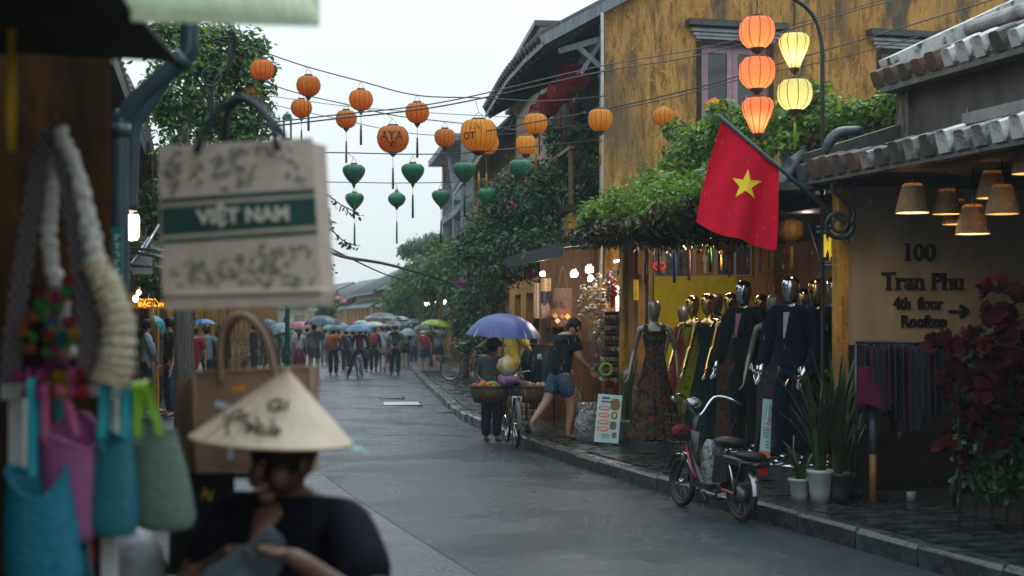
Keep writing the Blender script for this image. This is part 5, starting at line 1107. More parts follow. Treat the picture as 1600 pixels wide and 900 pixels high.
# red and purple garland strings, silvery packets, bamboo whistles
gb = MB().ball((0,0,0), .03, 7, 5).mesh('garland_knot', M('red_cord')); gp = MB().ball((0,0,0), .026, 7, 5).mesh('garland_knot', M('mauve_cord', (.3,.16,.32), r=.6))
for me_, px, y0, y1, nk_, lb in ((gb, 959, 438, 478, 16, 'bright red knotted garland hanging at the yellow wall'), (gp, 951, 425, 470, 16, 'mauve knotted garland left of the red one')):
    o = thing('garland', lb, 'garland', P(px, y1, 20.7), 'garlands in the stall'); MB().tube([P(px, 408, 20.7), P(px, y1, 20.7)], .004, 4).build('cord', black, o)
    for k in range(nk_): q = P(px+rg.uniform(-3, 3), y0+(y1-y0)*k/(nk_-1), 20.7+rg.uniform(-.04, .04)); link('garland_knot', me_, o, q-WP[o.name], None, rg.uniform(.8, 1.4))
pk = M('silver_packet', (.42,.45,.5), (.1,.1,.13), 30, r=.25, metal=.6, var=.4)
pkm = MB().box((0,0,0), (.05,.02,.075)).mesh('packet', pk)
o = thing('packet_strip', 'strip of silvery packets hanging below the hat strings', 'packet strip', P(938, 590, 20.6)); MB().tube([P(938, 500, 20.6), P(938, 590, 20.6)], .003, 4).build('cord', black, o)
for k in range(30): q = P(938+rg.uniform(-7, 7), 505+k*3, 20.6+rg.uniform(-.06, .06)); link('packet', pkm, o, q-WP[o.name], (rg.uniform(-.6, .6), rg.uniform(-.6, .6), rg.uniform(0, 6)), rg.uniform(.8, 1.3))
# rack of wooden keepsakes
o = thing('keepsake_rack', 'tall wire rack crowded with small brown wooden keepsakes', 'display rack', P(969, 640, 20.2))
a, b, c_, d = P(945, 650, 20.3), P(990, 650, 20.1), P(990, 487, 20.1), P(945, 487, 20.3)
MB().prism([a, b, c_, d], (0,.06,0)).build('back_panel', wooddark, o)
m = MB(); 
for k in range(11): f_ = k/10; m.bar(a.lerp(d, f_)-Vector((0,.05,0)), b.lerp(c_, f_)-Vector((0,.05,0)), .015, .01)
m.build('shelf_rail', M('rack_wood', (.2,.1,.04), r=.5), o)
kc = [M('keepsake_%d' % i, c, r=.5) for i, c in enumerate(((.2,.1,.045), (.1,.05,.025), (.28,.17,.08), (.3,.3,.28)))]
kme = [MB().box((0,0,0), (.05,.02,.055)).mesh('keepsake', kc[0]), MB().lathe([(.03,-.008),(.033,0),(.03,.008)], 10).mesh('keepsake', kc[1]), MB().ball((0,0,0), .028, 8, 6, (1,.5,1.2)).mesh('keepsake', kc[2]), MB().box((0,0,0), (.035,.015,.06)).mesh('keepsake', kc[3])]
for r_ in range(10):
    for k in range(14):
        p = a.lerp(d, (r_+.45)/10).lerp(b.lerp(c_, (r_+.45)/10), (k+.5)/14)-Vector((0, .075, 0)); t = rg.choice((0, 0, 1, 1, 2, 3) if k < 9 else (0, 1, 3, 3, 2)); link('keepsake', kme[t], o, p-WP[o.name], (PI/2 if t == 1 else rg.uniform(-.2,.2), rg.uniform(-.3,.3), rg.uniform(-.4,.4)), rg.uniform(.8, 1.15))
o = thing('white_pegboard', 'white board hung with black bead chains on the yellow wall', 'board', P(975, 480, 21.6)); pp = [P(962, 488, 21.5), P(991, 488, 21.3), P(991, 447, 21.3), P(962, 447, 21.5)]; MB().prism(pp, (0,.02,0)).build('panel', white, o)
m = MB()
for x0, x1, s_ in ((964, 978, 14), (976, 990, 10), (964, 988, 6)): m.tube([P(x0+(x1-x0)*i/10, 452+s_*math.sin(PI*i/10), 21.25) for i in range(11)], .009, 5)
m.build('bead_chain', black, o)
o = thing('security_camera', 'black camera on a bracket under the awning of the stall', 'camera', P(970, 425, 20.3)); MB().box(P(968, 426, 20.3), (.13,.1,.05), .4).build('camera_body', black, o); MB().tube([P(972, 425, 20.3), P(972, 402, 20.3)], .012, 6).build('bracket_arm', black, o); MB().tube(crv([P(965, 424, 20.3), P(967, 414, 20.3), P(985, 411, 20.3)], 4), .006, 5).build('cable', black, o)
o = thing('yellow_pennant', 'bright yellow cloth strip hanging on the shop pillar', 'pennant', P(994, 470, 18.6)); MB().slab([[P(990+x*1.6, 437+y_*8, 18.3+.01*math.sin(x*1.5)) for x in range(6)] for y_ in range(5)], (0,.006,0)).build('strip', cloth('bright_yellow', (.75,.5,.02)), o)
# clothes on a low rail behind the hawker
o = thing('clothes_rail', 'low rail of dark blue jackets beside the yellow-shirted man', 'clothes rack', P(848, 610, 21.9))
r0, r1 = P(822, 537, 22.2), P(866, 541, 21.4); m = MB(); m.tube([r0, r1], .014, 7)
for p in (r0, r1): m.tube([p, Vector((p.x, p.y, .16))], .014, 7)
m.build('rail', black, o)
for i in range(9):
    p = r0.lerp(r1, (i+.5)/9)+Vector((0,rg.uniform(-.1,.1),rg.uniform(-.03,.01))); g = []; cc = ((.02,.035,.045), (.015,.025,.03), (.3,.28,.24))[0 if i > 1 else 2 if i == 0 else 1]
    for k in range(6): z = -(.5+.3*((i*7) % 5)/5)*k/5; wd = .1+.12*min(1, k/2); g.append([p+Vector(((-wd+2*wd*j/6)*.75, (-wd+2*wd*j/6)*.6+.03*math.sin(j*2.1+i+k*.4), z-.05*abs(j-3)/3*(k == 0)+.02*math.sin(j+i)*(k == 5))) for j in range(7)])
    MB().slab(g, (.01,.02,0)).build('jacket', cloth('jacket_%d' % i, cc), o)
o = thing('price_tag', 'small white price card pinned on the dark jackets', 'price tag', P(843, 560, 21.2)); MB().box(P(843, 557, 21.1), (.06,.006,.07)).build('card', pwh, o); MB().box(P(843, 559, 21.09), (.03,.004,.025)).build('red_mark', M('red_cord'), o)
# plastic-wrapped bundles and low table of goods
clear = M('crinkled_plastic', (.42,.46,.48), (.1,.12,.13), 22, r=.1, bump=1, bsc=26, spec=1, lo=.42, hi=.58)
_n = clear.node_tree; _t = _n.nodes.new('ShaderNodeBsdfTransparent'); _m = _n.nodes.new('ShaderNodeMixShader'); _m.inputs[0].default_value = .5
_n.links.new(_n.nodes['Principled BSDF'].outputs[0], _m.inputs[1]); _n.links.new(_t.outputs[0], _m.inputs[2]); _n.links.new(_m.outputs[0], _n.nodes['Material Output'].inputs[0])
def bundle(label, px, py, wp, hp, Y, mat, seed, cat='bundle', name='plastic_bundle', yk=.8, group=None):
    rg = random.Random(seed); c = P(px, py, Y); rx, rz_ = wp/2/F*Y, hp/2/F*Y; m = MB().ball((0,0,0), 1, 22, 14)
    for i, v in enumerate(m.v):
        k = 1+.22*noise.noise(v*1.6+Vector((seed*3.1,0,0)))+.1*noise.noise(v*5+Vector((seed,0,0))); m.v[i] = Vector((v.x*rx*k, v.y*rx*yk*k, max(-rz_*.96, v.z*rz_*k)))+c
    return tag(m.build(name, mat), label, cat, group)
bundle('silvery plastic-wrapped bundle leaning behind the menu board', 984, 610, 34, 75, 18.9, clear, 1); bundle('clear plastic bag of goods on the pavement left of the menu board', 916, 668, 40, 54, 18.7, clear, 2); bundle('crumpled plastic sheet on the goods at the feet of the walker', 920, 640, 44, 26, 18.9, clear, 3)
bundle('pale bundle lying under the stall post', 898, 622, 22, 30, 21.0, clear, 4)
o = thing('goods_crate', 'low crate of brown goods at the foot of the stall', 'crate', P(915, 640, 19.6)); c = P(915, 660, 19.6)
for k in range(4): MB().box(Vector((c.x, c.y-.2, .22+k*.085)), (.5,.015,.065)).build('slat', wood, o); MB().box(Vector((c.x-.25, c.y, .22+k*.085)), (.015,.38,.065)).build('slat', wood, o)
MB().box(Vector((c.x, c.y, .17)), (.5,.4,.02)).build('base_board', wood, o)
o = thing('green_ring', 'lime green ring toy hanging on the stall', 'ring', P(947, 577, 19.9)); MB().tube([P(947+9*math.cos(2*PI*i/20), 577+9*math.sin(2*PI*i/20), 19.9) for i in range(20)], .018, 7, closed=True).build('ring_body', M('lime', (.2,.6,.08), r=.4), o)
for i in range(5): bundle('little %s pouch hanging below the keepsake rack' % ('maroon', 'brown', 'dark red', 'purple', 'black')[i], 950+i*7, 600+(i*37 % 23), 11, 16, 20.0, cloth('pouch_%d' % i, ((.15,.02,.05), (.12,.06,.03), (.2,.02,.02), (.1,.03,.15), (.02,.02,.02))[i]), 10+i, 'pouch', 'hanging_pouch', group='pouches below the keepsake rack')
# ================================================================== flag, lamp pole, wires and lanterns
o = thing('national_flag', 'red flag with a yellow star hanging from a slanted dark pole', 'flag', P(1215, 300, 12.9))
tip, base = P(1122, 180, 12.7), P(1322, 352, 13.0)
tl, tr, br, bl = P(1128, 186, 12.72), P(1217, 263, 12.85), P(1212, 388, 12.75), P(1090, 345, 12.55)
def fp(s_, t_, k=0):
    a = tl.lerp(tr, s_); b = bl.lerp(br, s_)+Vector((0,0,-.05*math.sin(PI*s_))); p = a.lerp(b, t_); w_ = t_**.7
    return p+Vector((.035*w_*math.sin(PI*t_)*(s_-.7), .075*w_*math.sin(s_*8.5+.8+t_*.6)+.03*w_*math.sin(s_*17+t_*2)-k, -.02*w_*math.sin(s_*8)))
flagm = M('flag_red', (.78,.006,.04), (.68,.005,.032), 5, r=.85, spec=.15, transl=.3, bump=.2, bsc=50)
MB().slab([[fp(i/36, j/28) for j in range(29)] for i in range(37)], (0,.004,0)).build('banner', flagm, o)
ip = None
def uvflag(px, py):       # flag parameters below a photo pixel
    best = None
    for i in range(61):
        for j in range(61):
            p = fp(i/60, j/60); X, Z = 800+F*p.x/p.y, HY-F*(p.z-CH)/p.y; d = (X-px)**2+(Z-py)**2
            if best is None or d < best[0]: best = (d, i/60, j/60)
    return best[1], best[2]
ctr = (1166, 289); ring = []
for k in range(10):
    r = 25 if k % 2 == 0 else 10; t = -PI/2+PI*k/5+.10; ring.append(uvflag(ctr[0]+r*math.cos(t), ctr[1]+r*math.sin(t)*1.0))
cs = uvflag(*ctr); m = MB(); cp = fp(*cs, .008); vs = [cp]
for i in range(10):
    for q in range(4): f_ = q/4; a, b = ring[i], ring[(i+1) % 10]; vs.append(fp(a[0]+(b[0]-a[0])*f_, a[1]+(b[1]-a[1])*f_, .008))
n = len(vs)-1; mid = [fp(cs[0], cs[1], .008).lerp(v, .5) for v in vs[1:]]
mid = []
for i in range(10):
    for q in range(4):
        f_ = q/4; a, b = ring[i], ring[(i+1) % 10]; s_, t_ = a[0]+(b[0]-a[0])*f_, a[1]+(b[1]-a[1])*f_; mid.append(fp((s_+cs[0])/2, (t_+cs[1])/2, .008))
m.add(vs+mid, [(0, 1+n+i, 1+n+(i+1) % n) for i in range(n)]+[(1+n+i, 1+i, 1+(i+1) % n, 1+n+(i+1) % n) for i in range(n)], True); m.build('star', M('star_yellow', (.85,.6,.01), r=.6), o)
MB().tube([tip, base], .02, 8).build('pole', M('teal_pole', (.03,.07,.085), r=.4), o); MB().tube([tl.lerp(tr, i/8)+Vector((0,.0,0)) for i in range(9)], .024, 8).build('sleeve', flagm, o)
MB().box(base+Vector((.02,0,-.02)), (.06,.1,.16)).build('pole_bracket', iron, o)
o = thing('street_lamp_pole', 'thin dark pole rising over the roof corner and curving left at the top', 'lamp post', P(1285, 330, 13.3))
MB().tube(crv([P(1285, 700, 13.3), P(1285, 500, 13.3), P(1285, 300, 13.3), P(1285, 120, 13.3), P(1284, 70, 13.3), P(1276, 35, 13.3), P(1262, 14, 13.3), P(1243, 0, 13.3), P(1215, -14, 13.3), P(1170, -24, 13.3)], 5), .021, 8).build('pole', iron, o)
MB().lathe([(.12,0),(.1,.05),(.04,.1)], 14, P(1165, -20, 13.3)).build('lamp_head', iron, o)
# wires: photo rows at given depth, sagging between their ends
WIRES = {}
wirem = M('wire_black', (.015,.016,.018), r=.5)
def wire(key, pts, r, label, tails=True):
    q = crv([P(*p) for p in pts], 8); tag(MB().tube(q, r, 5, smooth=True).build('overhead_wire', wirem), label, 'wire', 'overhead wires'); WIRES[key] = q
def wy(key, px):
    q = WIRES[key]; best = min(range(len(q)-1), key=lambda i: abs((800+F*q[i].x/q[i].y+800+F*q[i+1].x/q[i+1].y)/2-px)); return q[best]
wire('A', ((360,62,18),(425,86,18),(482,105,18),(564,127,18),(652,149,18),(755,153,18.2),(850,158,18.8),(945,150,22.6)), .008, 'lantern wire carrying the upper row of orange lanterns')
wire('B', ((370,105,20.5),(425,132,20.5),(471,147,20.5),(541,163,20.5),(614,180,19.5),(695,190,20.5),(757,196,20.5),(822,203,20.8),(945,192,22.7)), .008, 'lantern wire carrying the second row of orange lanterns')
wire('C', ((480,238,19),(553,239,19),(645,241,19),(726,239,19),(813,231,19.3),(942,218,22.7)), .008, 'lantern wire carrying the upper row of green lanterns')
wire('D', ((480,284,24),(554,285,24),(620,286,24),(689,285,24),(760,282,24),(900,276,25)), .008, 'lantern wire carrying the lower row of green lanterns')
wire('E', ((400,194,15),(520,180,16),(700,158,17),(940,103,18.5),(1110,72,20),(1300,22,21),(1420,-12,22)), .008, 'thick power line crossing to the upper right, upper one')
wire('F', ((400,200,15),(520,186,16),(700,164,17),(940,112,18.5),(1110,82,20),(1330,18,21),(1460,-14,22)), .009, 'thick power line just below the upper one')
wire('G', ((760,205,18),(850,188,18),(940,172,18),(1037,150,17.8),(1116,130,17.5),(1230,96,17.2),(1420,40,17),(1600,-16,17)), .008, 'pale wire carrying the three lanterns before the ochre wall')
wire('H', ((940,176,18),(1060,150,18),(1180,118,18),(1330,86,18),(1600,10,18)), .007, 'thin wire under the pale lantern wire')
wire('I', ((500,388,16),(540,402,17),(600,412,20),(660,428,24),(705,441,28),(760,446,30)), .022, 'thick sagging cable bundle low over the street')
wire('J', ((480,370,17),(540,400,19),(600,428,24),(640,440,28)), .012, 'thinner cable drooping under the cable bundle')
wire('K', ((420,150,24),(560,168,24),(700,178,24),(830,186,24.5),(940,206,22.7)), .006, 'thin grey wire behind the orange lanterns')
wire('L', ((400,158,22),(520,184,22),(640,208,22),(760,212,22.4),(870,200,23)), .006, 'thin slack wire behind the lettered lantern')
oran = silk('amber', (.98,.5,.06), (.92,.42,.04)); oran2 = silk('deep_amber', (.92,.36,.045), (.82,.28,.03)); grn = silk('jade', (.02,.26,.14), (.015,.18,.1), tl=.25)
ta, tg, tr_ = cloth('amber_tassel', (.6,.28,.03)), cloth('green_tassel', (.01,.14,.07)), cloth('brown_tassel', (.2,.07,.04))
LP = {}
def hang(key, wirekey, shape, px, py, wp, Y, mat, tm, label, group, n=14, gap=.06, tl=.28, on=None):
    D = wp/F*Y; k = (shape, mat.name, round(D, 2))
    o, top = lantern(label, shape, D, mat, tm, group, n=n, gap=gap, tl=tl, hook=.1); o.location = P(px, py, Y)
    if wirekey:
        q = wy(wirekey, px); t = P(px, py, Y)+Vector((0,0,top)); z_ = max(.02, q.z-t.z) if abs(q.y-Y) < 3 else .15
        MB().tube([(0,0,top-.01), (q.x-t.x if z_ > .02 else 0, q.y-t.y if z_ > .02 else 0, top+z_)], .003, 4).build('hook_wire', hookm, o)
    return o
G1, G2, G3 = 'upper row of orange lanterns', 'second row of orange lanterns', 'green lanterns over the street'
for px, py, lb in ((410,109,'orange lantern of the upper row against the left tree, leftmost'), (482,134,'orange lantern of the upper row, second from the left tree'), (564,156,'orange lantern of the upper row, third from the left tree'), (652,176,'orange lantern of the upper row between the two lettered lanterns')): hang('A', 'A', 'round', px, py, 37.5, 18, oran2, tr_, lb, G1, gap=.14, tl=.24)
for px, py, lb in ((395,147,'orange lantern above the bag handle, second row'), (471,169,'orange lantern of the second row beside the green lamp'), (541,186,'orange lantern of the second row left of the lettered lantern'), (695,215,'orange lantern of the second row right of the lettered lantern')): hang('B', 'B', 'round', px, py, 33, 20.5, oran2, tr_, lb, G2, gap=.14, tl=.3)
big1 = hang('B', 'B', 'round', 614, 217, 50, 19.5, oran2, tr_, 'large orange lantern lettered AYA over the street', G2, n=18, gap=.16, tl=.28)
big2 = hang('A', 'A', 'oval', 748, 212, 57, 18.2, oran, ta, 'largest orange lantern lettered YA over the street', G1, n=20, gap=.2, tl=.24)
hang('B', 'B', 'round', 760, 224, 40, 20.6, oran, ta, 'orange lantern mostly hidden behind the largest lettered one', G2, gap=.2, tl=.24)
hang('A', 'A', 'round', 837, 193, 38, 18.7, oran, ta, 'orange lantern before the dark eave, upper of the pair', G1, gap=.1, tl=.3)
hang('B', 'B', 'oval', 822, 227, 33, 20.8, oran, ta, 'orange lantern before the dark eave, lower of the pair', G2, gap=.04, tl=.34)
hang('G', 'G', 'oval', 938, 188, 39, 18, oran, ta, 'orange lantern at the corner of the tall ochre wall', G1, gap=.08, tl=.3)
hang('G', 'G', 'onion', 1037, 181, 37, 17.8, oran, ta, 'orange lantern before the ochre wall partly behind leaves', G1, gap=.2, tl=.3)
hang('G', 'G', 'onion', 1116, 167, 33, 17.5, oran, ta, 'orange lantern before the mauve window', G1)
for px, py, w_, lb in ((553,270,35,'green lantern, leftmost of the upper green row'), (645,269,36,'green lantern in the middle of the upper green row'), (726,267,36,'green lantern under the largest orange lantern'), (813,263,36,'green lantern half sunk in the bougainvillea')): hang('C', 'C', 'heart', px, py, w_, 19, grn, tg, lb, G3, gap=.1, tl=.3)
for px, py, w_, lb in ((554,312,29,'green lantern, leftmost of the lower green row'), (620,311,28,'small pointed green lantern of the lower row'), (689,308,29,'green lantern of the lower row with slanting tassel'), (760,305,29,'green lantern of the lower row against the leaves')): hang('D', 'D', 'heart' if px != 620 else 'onion', px, py, w_, 24, grn, tg, lb, G3, gap=.2, tl=.36)
def onlantern(o, body, D, zc_, size, rz0=0):      # letters bent round the shade
    tmp = text('lettering', body, size, M('lantern_ink', (.03,.02,.015), r=.6), None, (0,0,0), None, .001, .002, spacing=1.0)
    for v in tmp.data.vertices:
        x, z = v.co.x, v.co.y+zc_; prof = [(r*D, zz*D) for r, zz in SH['round']]
        zs = [p[1] for p in prof][::-1]; rs = [p[0] for p in prof][::-1]; r = float(np.interp(z, zs, rs))+.006; t = x/(D*.5)+rz0; v.co = (r*math.sin(t), -r*math.cos(t), z)
    tmp.parent = o; tmp.location = (0,0,0); return tmp
onlantern(big1, 'AYA', .437, .02, .17); onlantern(big1, 'VI', .437, -.1, .12)
onlantern(big2, 'YA', .467, .1, .13, -.25); onlantern(big2, 'OT', .467, -.03, .13, -.55)
for q in (big1, big2): q.rotation_euler = (0, 0, 0)
# lit lanterns by the lamp pole
lit_o = M('lit_silk_orange', (.92,.36,.17), (.85,.3,.13), 5, r=.6, transl=.6); lit_y = M('lit_silk_lime', (.8,.76,.36), (.72,.7,.3), 5, r=.6, transl=.6)
gl = M('lantern_bulb', (1,.9,.6), em=4, emc=(1,.7,.3))
def litlan(label, shape, px, py, wp, mat, tm, ncol, tas, power, Y=13.5, top_py=None):
    D = wp/F*Y; o, top = lantern(label, shape, D, mat, tm, 'lit silk lanterns by the lamp pole', n=10, single_ribs=True, tassel=tas, glow=True, hook=.12, ribmat=M('lit_rib_'+('o' if 'orange' in label else 'y'), (.22,.05,.02) if 'orange' in label else (.2,.12,.05), r=.6), gap=.05, tl=.27)
    o.location = P(px, py, Y); MB().ball((0,0,-.02), .03, 10, 6).build('bulb', gl, o); MB().tube([(0,0,.0), (0,0,top)], .005, 5).build('cord', black, o)
    ld = bpy.data.lights.new('lantern_glow', 'POINT'); ld.energy = power; ld.color = ncol; ld.shadow_soft_size = .03; lo = bpy.data.objects.new('lantern_glow', ld); C.objects.link(lo); lo.location = P(px, py, Y)+Vector((0,0,-.06))
    if top_py is not None: MB().tube([(0,0,top-.02), (0,0,(py-top_py)/F*Y)], .006, 5).build('hanging_cord', black, o)
LOc, LYc = (1,.66,.42), (1,.93,.7)
litlan('lit orange round lantern, top of the orange chain', 'oval', 1183, 51, 56, lit_o, ta, LOc, False, 1.6, top_py=-30); litlan('lit orange round lantern, middle of the orange chain', 'oval', 1183, 114, 57, lit_o, ta, LOc, False, 1.6, top_py=70); litlan('lit orange teardrop lantern at the bottom of the orange chain', 'tear', 1184, 175, 50, lit_o, ta, LOc, True, 1.6, top_py=135)
litlan('lit pale lime teardrop lantern, upper of the lime pair', 'tear', 1241, 74, 48, lit_y, cloth('lime_tassel', (.3,.5,.03)), LYc, False, 1.5, top_py=0); litlan('lit pale lime round lantern, lower of the lime pair', 'oval', 1242, 148, 55, lit_y, cloth('lime_tassel'), LYc, True, 1.3, top_py=105)
# lanterns inside the shop and red ones under the eave
shopsilk = silk('brass', (.6,.3,.03), (.45,.2,.02), tl=.3)
for px, py, w_, Y, lb in ((1236,360,38,14.6,'brass-coloured lantern hanging right of the flag'), (1140,376,40,16,'brass-coloured lantern peeping below the flag'), (1127,374,34,17,'brass-coloured lantern beside the bulbs in the shop'), (1305,357,34,13.7,'brass-coloured lantern behind the iron scroll')):
    o, top = lantern(lb, 'oval', w_/F*Y, shopsilk, ta, 'lanterns in the dress shop', n=12, gap=.03, tl=.2); o.location = P(px, py, Y); MB().tube([(0,0,top-.01), (0,0,max(top+.02, 2.8-o.location.z))], .004, 4).build('cord', black, o)
redsilk = silk('crimson', (.85,.025,.05), (.75,.02,.04), tl=.5)
for px, py, w_, Y, lb in ((896,122,52,24.6,'big red lantern nearest under the dark eave'), (876,143,44,25.5,'big red lantern second under the dark eave'), (857,163,40,26.5,'big red lantern third under the dark eave'), (843,177,36,27.5,'big red lantern farthest under the dark eave')):
    o, top = lantern(lb, 'round', w_/F*Y, redsilk, cloth('red_tassel', (.4,.02,.03)), 'red lanterns under the eave', n=14, gap=.05, tl=.5); o.location = P(px, py, Y); MB().tube([(0,0,top-.01), (0,0,top+.3)], .006, 4).build('cord', black, o)
for i, (px, py, w_, Y, mm, lb) in enumerate(((667,474,9,58,'lamp_white', 'hazy white lamp at the far shop front'), (683,470,9,58,'lamp_white', 'second hazy white lamp at the far shop front'), (695,472,8,58,'lamp_white', 'third hazy white lamp at the far shop front'), (690,464,8,58,'lamp_amber', 'amber lamp above the white lamps at the far shop front'), (660,464,9,60,'lamp_rose', 'rose lantern left of the far white lamps'), (527,466,8,70,'lamp_rose', 'rose lantern in the far left haze'), (538,470,7,72,'lamp_rose', 'second rose lantern in the far left haze'))):
    D = w_/F*Y; o = thing('far_lantern', lb, 'lantern', P(px, py, Y), 'far lamps in the haze'); mat_ = M(mm, *{'lamp_white': ((1,1,1),), 'lamp_amber': ((1,.7,.2),), 'lamp_rose': ((.6,.12,.16),)}[mm], em={'lamp_white': 3, 'lamp_amber': 2, 'lamp_rose': .25}[mm])
    MB().ball(P(px, py, Y), D/2, 12, 8, (1,1,.85)).build('shade', mat_, o); MB().tube([P(px, py, Y)+Vector((0,0,D*.4)), P(px, py, Y)+Vector((0,0,D*.4+.3))], .01, 4).build('cord', black, o)
# ================================================================== electric bike at the kerb
fw, rw = GP(1064, 790, .01), GP(1158, 812, .02); ax = (fw-rw); ax.z = 0; L_ = ax.length
eb = thing('electric_bike', 'dark red electric bike with wire basket parked against the kerb', 'electric bike', (0,0,0))
R_ = .235; wb_ = 1.08
redf = M('bike_red', (.22,.012,.018), r=.25, coat=.5); darkp = M('bike_black', (.018,.018,.02), r=.3)
fwh = wheel(eb, (0,wb_/2,R_), R_, M('dark_rim', (.08,.08,.085), r=.3, metal=.7), 16, name='front_wheel', tr=.03); rwh = wheel(eb, (0,-wb_/2,R_), R_, M('dark_rim'), 16, name='rear_wheel', tr=.032)
MB().tube([(-.06,-wb_/2,R_), (.06,-wb_/2,R_)], .075, 14).build('hub_motor', M('motor_grey', (.1,.1,.105), r=.3, metal=.7), eb)
for cy_, nm in ((wb_/2, 'front_mudguard'), (-wb_/2, 'rear_mudguard')):
    g = []
    for p in arc((0,cy_,R_), R_+.035, .35 if cy_ > 0 else .9, 2.6 if cy_ > 0 else 3.1, 14, (0,1,0), (0,0,1)):
        d = (p-Vector((0,cy_,R_))).normalized(); g.append([p+Vector((x,0,0))-d*(.018*(abs(x)/.045)**2) for x in (-.045,-.025,0,.025,.045)])
    MB().slab(g, (0,0,.004)).build(nm, M('bike_silver', (.26,.28,.3), r=.22, metal=.8), eb)
st0, st1 = Vector((0,.4,.52)), Vector((0,.3,.86))
for q in (-1, 1): MB().tube([(q*.055,.42,.5), (q*.058,.47,.38), (q*.06,wb_/2,R_)], .018, 8).build('fork_leg', darkp, eb)
MB().tube([Vector((0,.42,.48)), st1], .028, 10).build('steering_column', darkp, eb)
m = MB(); m.tube(crv([(0,.4,.62), (0,.3,.42), (0,.16,.27), (0,-.05,.23), (0,-.22,.27), (0,-.3,.42)], 4), .038, 10, flat=1.0); m.build('main_tube', darkp, eb); MB().tube([(.045,.41,.58), (.045,.3,.38), (.045,.2,.3)], .014, 8).build('red_trim', redf, eb); MB().tube([(-.045,.41,.58), (-.045,.3,.38), (-.045,.2,.3)], .014, 8).build('red_trim', redf, eb)
for q in (-1, 1): MB().tube([(q*.05,-.2,.27), (q*.065,-.35,.25), (q*.07,-wb_/2,R_)], .016, 8).build('chain_stay', redf, eb); MB().tube([(q*.075,-wb_/2,R_+.02), (q*.08,-.42,.55)], .014, 8).build('shock_absorber', chrome, eb)
MB().box((0,.05,.255), (.2,.36,.04)).build('footboard', darkp, eb)
MB().tube([(0,.33,.72), (0,.36,.5), (0,.28,.33)], [.08,.09,.06], 10, flat=.35).build('front_shield', darkp, eb)
m = MB(); m.hexa([Vector(v) for v in ((-.09,-.42,.33),(.09,-.42,.33),(.09,-.16,.3),(-.09,-.16,.3))], [Vector(v) for v in ((-.1,-.45,.55),(.1,-.45,.55),(.09,-.2,.54),(-.09,-.2,.54))]); m.build('battery_box', darkp, eb); MB().tube([(0,-.2,.5), (0,-.4,.53), (0,-.62,.52), (0,-.8,.5)], [.07,.115,.12,.05], 12, flat=.5).build('body_cover', darkp, eb)
sm = MB(); sm.tube([(0,-.08,.66), (0,-.2,.665), (0,-.34,.66), (0,-.44,.67)], [.05,.1,.125,.1], 12, flat=.42); sm.build('seat', black, eb)
MB().tube([(0,-.25,.54), (0,-.25,.64)], .022, 8).build('seat_post', chrome, eb)
sm = MB(); sm.tube([(0,-.46,.56), (0,-.58,.57), (0,-.74,.57), (0,-.8,.57)], [.08,.11,.11,.07], 12, flat=.4); sm.build('rear_seat_pad', black, eb)
m = MB()
for q in (-1, 1): m.tube([(q*.1,-.42,.5), (q*.11,-.78,.52), (q*.08,-.83,.53)], .01, 6); m.tube([(q*.11,-.68,.51), (q*.08,-wb_/2,R_)], .009, 6)
m.build('rear_rack', darkp, eb)
hb_ = st1
MB().tube(crv([hb_+Vector((-.33,-.16,.12)), hb_+Vector((-.28,-.05,.17)), hb_+Vector((-.16,.0,.17)), hb_+Vector((-.05,0,.03)), hb_, hb_+Vector((.05,0,.03)), hb_+Vector((.16,.0,.17)), hb_+Vector((.28,-.05,.17)), hb_+Vector((.33,-.16,.12))], 4), .0125, 8).build('handlebar', chrome, eb)
for q in (-1, 1):
    MB().tube([hb_+Vector((q*.335,-.2,.11)), hb_+Vector((q*.3,-.07,.15))], .019, 8).build('grip', black, eb); MB().tube([hb_+Vector((q*.29,-.02,.16)), hb_+Vector((q*.31,-.15,.13))], .006, 6).build('brake_lever', chrome, eb)
hd_ = MB(); hd_.ball(hb_+Vector((0,.1,.1)), .085, 14, 10, (1.1,.9,.75)); hd_.build('headlight_shell', M('bike_silver'), eb); MB().ball(hb_+Vector((0,.16,.1)), .055, 12, 8, (1.1,.4,.8)).build('headlight', M('headlight_glass', (.5,.55,.58), r=.08, spec=.9), eb)
m = MB()
for z, k in ((.6,.75), (.68,.85), (.77,.95), (.85,1.0)): m.tube([(-.16*k,.42,z), (.16*k,.42,z), (.17*k,.42+.24*k,z), (-.17*k,.42+.24*k,z)], .0045, 5, closed=True, smooth=False)
for i in range(8): x = -.15+.3*i/7; m.tube([(x*.75,.42,.6), (x,.42,.85)], .003, 4, smooth=False); m.tube([(x*.75,.6,.6), (x,.66,.85)], .003, 4, smooth=False); m.tube([(x*.75,.42,.6), (x*.75,.6,.6)], .003, 4, smooth=False)
m.build('basket', iron, eb)
for q in (-1, 1):
    MB().bar((q*.075,.0,.2), (q*.09,.1*q,.13), .02, .012).build('crank', chrome, eb); MB().box((q*.14,.1*q,.125), (.09,.06,.02)).build('pedal', black, eb)
MB().tube([(.07,-.15,.2), (.17,-.2,.01)], .011, 6).build('kickstand', chrome, eb); MB().box((0,-.86,.46), (.07,.02,.05)).build('tail_light', M('tail_red', (.35,.01,.01), r=.2), eb)
MB().tube([hb_+Vector((.05,.02,.04)), (-.09,.46,.7), (-.05,.5,.45)], .005, 5).build('brake_cable', black, eb)
mid_ = (fw+rw)/2; eb.location = (mid_.x, mid_.y, .0); eb.rotation_euler = (0, .05, math.atan2(-ax.x, ax.y))
ebm = Matrix.Translation(eb.location) @ Matrix.Rotation(eb.rotation_euler.z, 4, 'Z')
pl = MB().ball((0,0,0), 1, 20, 14)
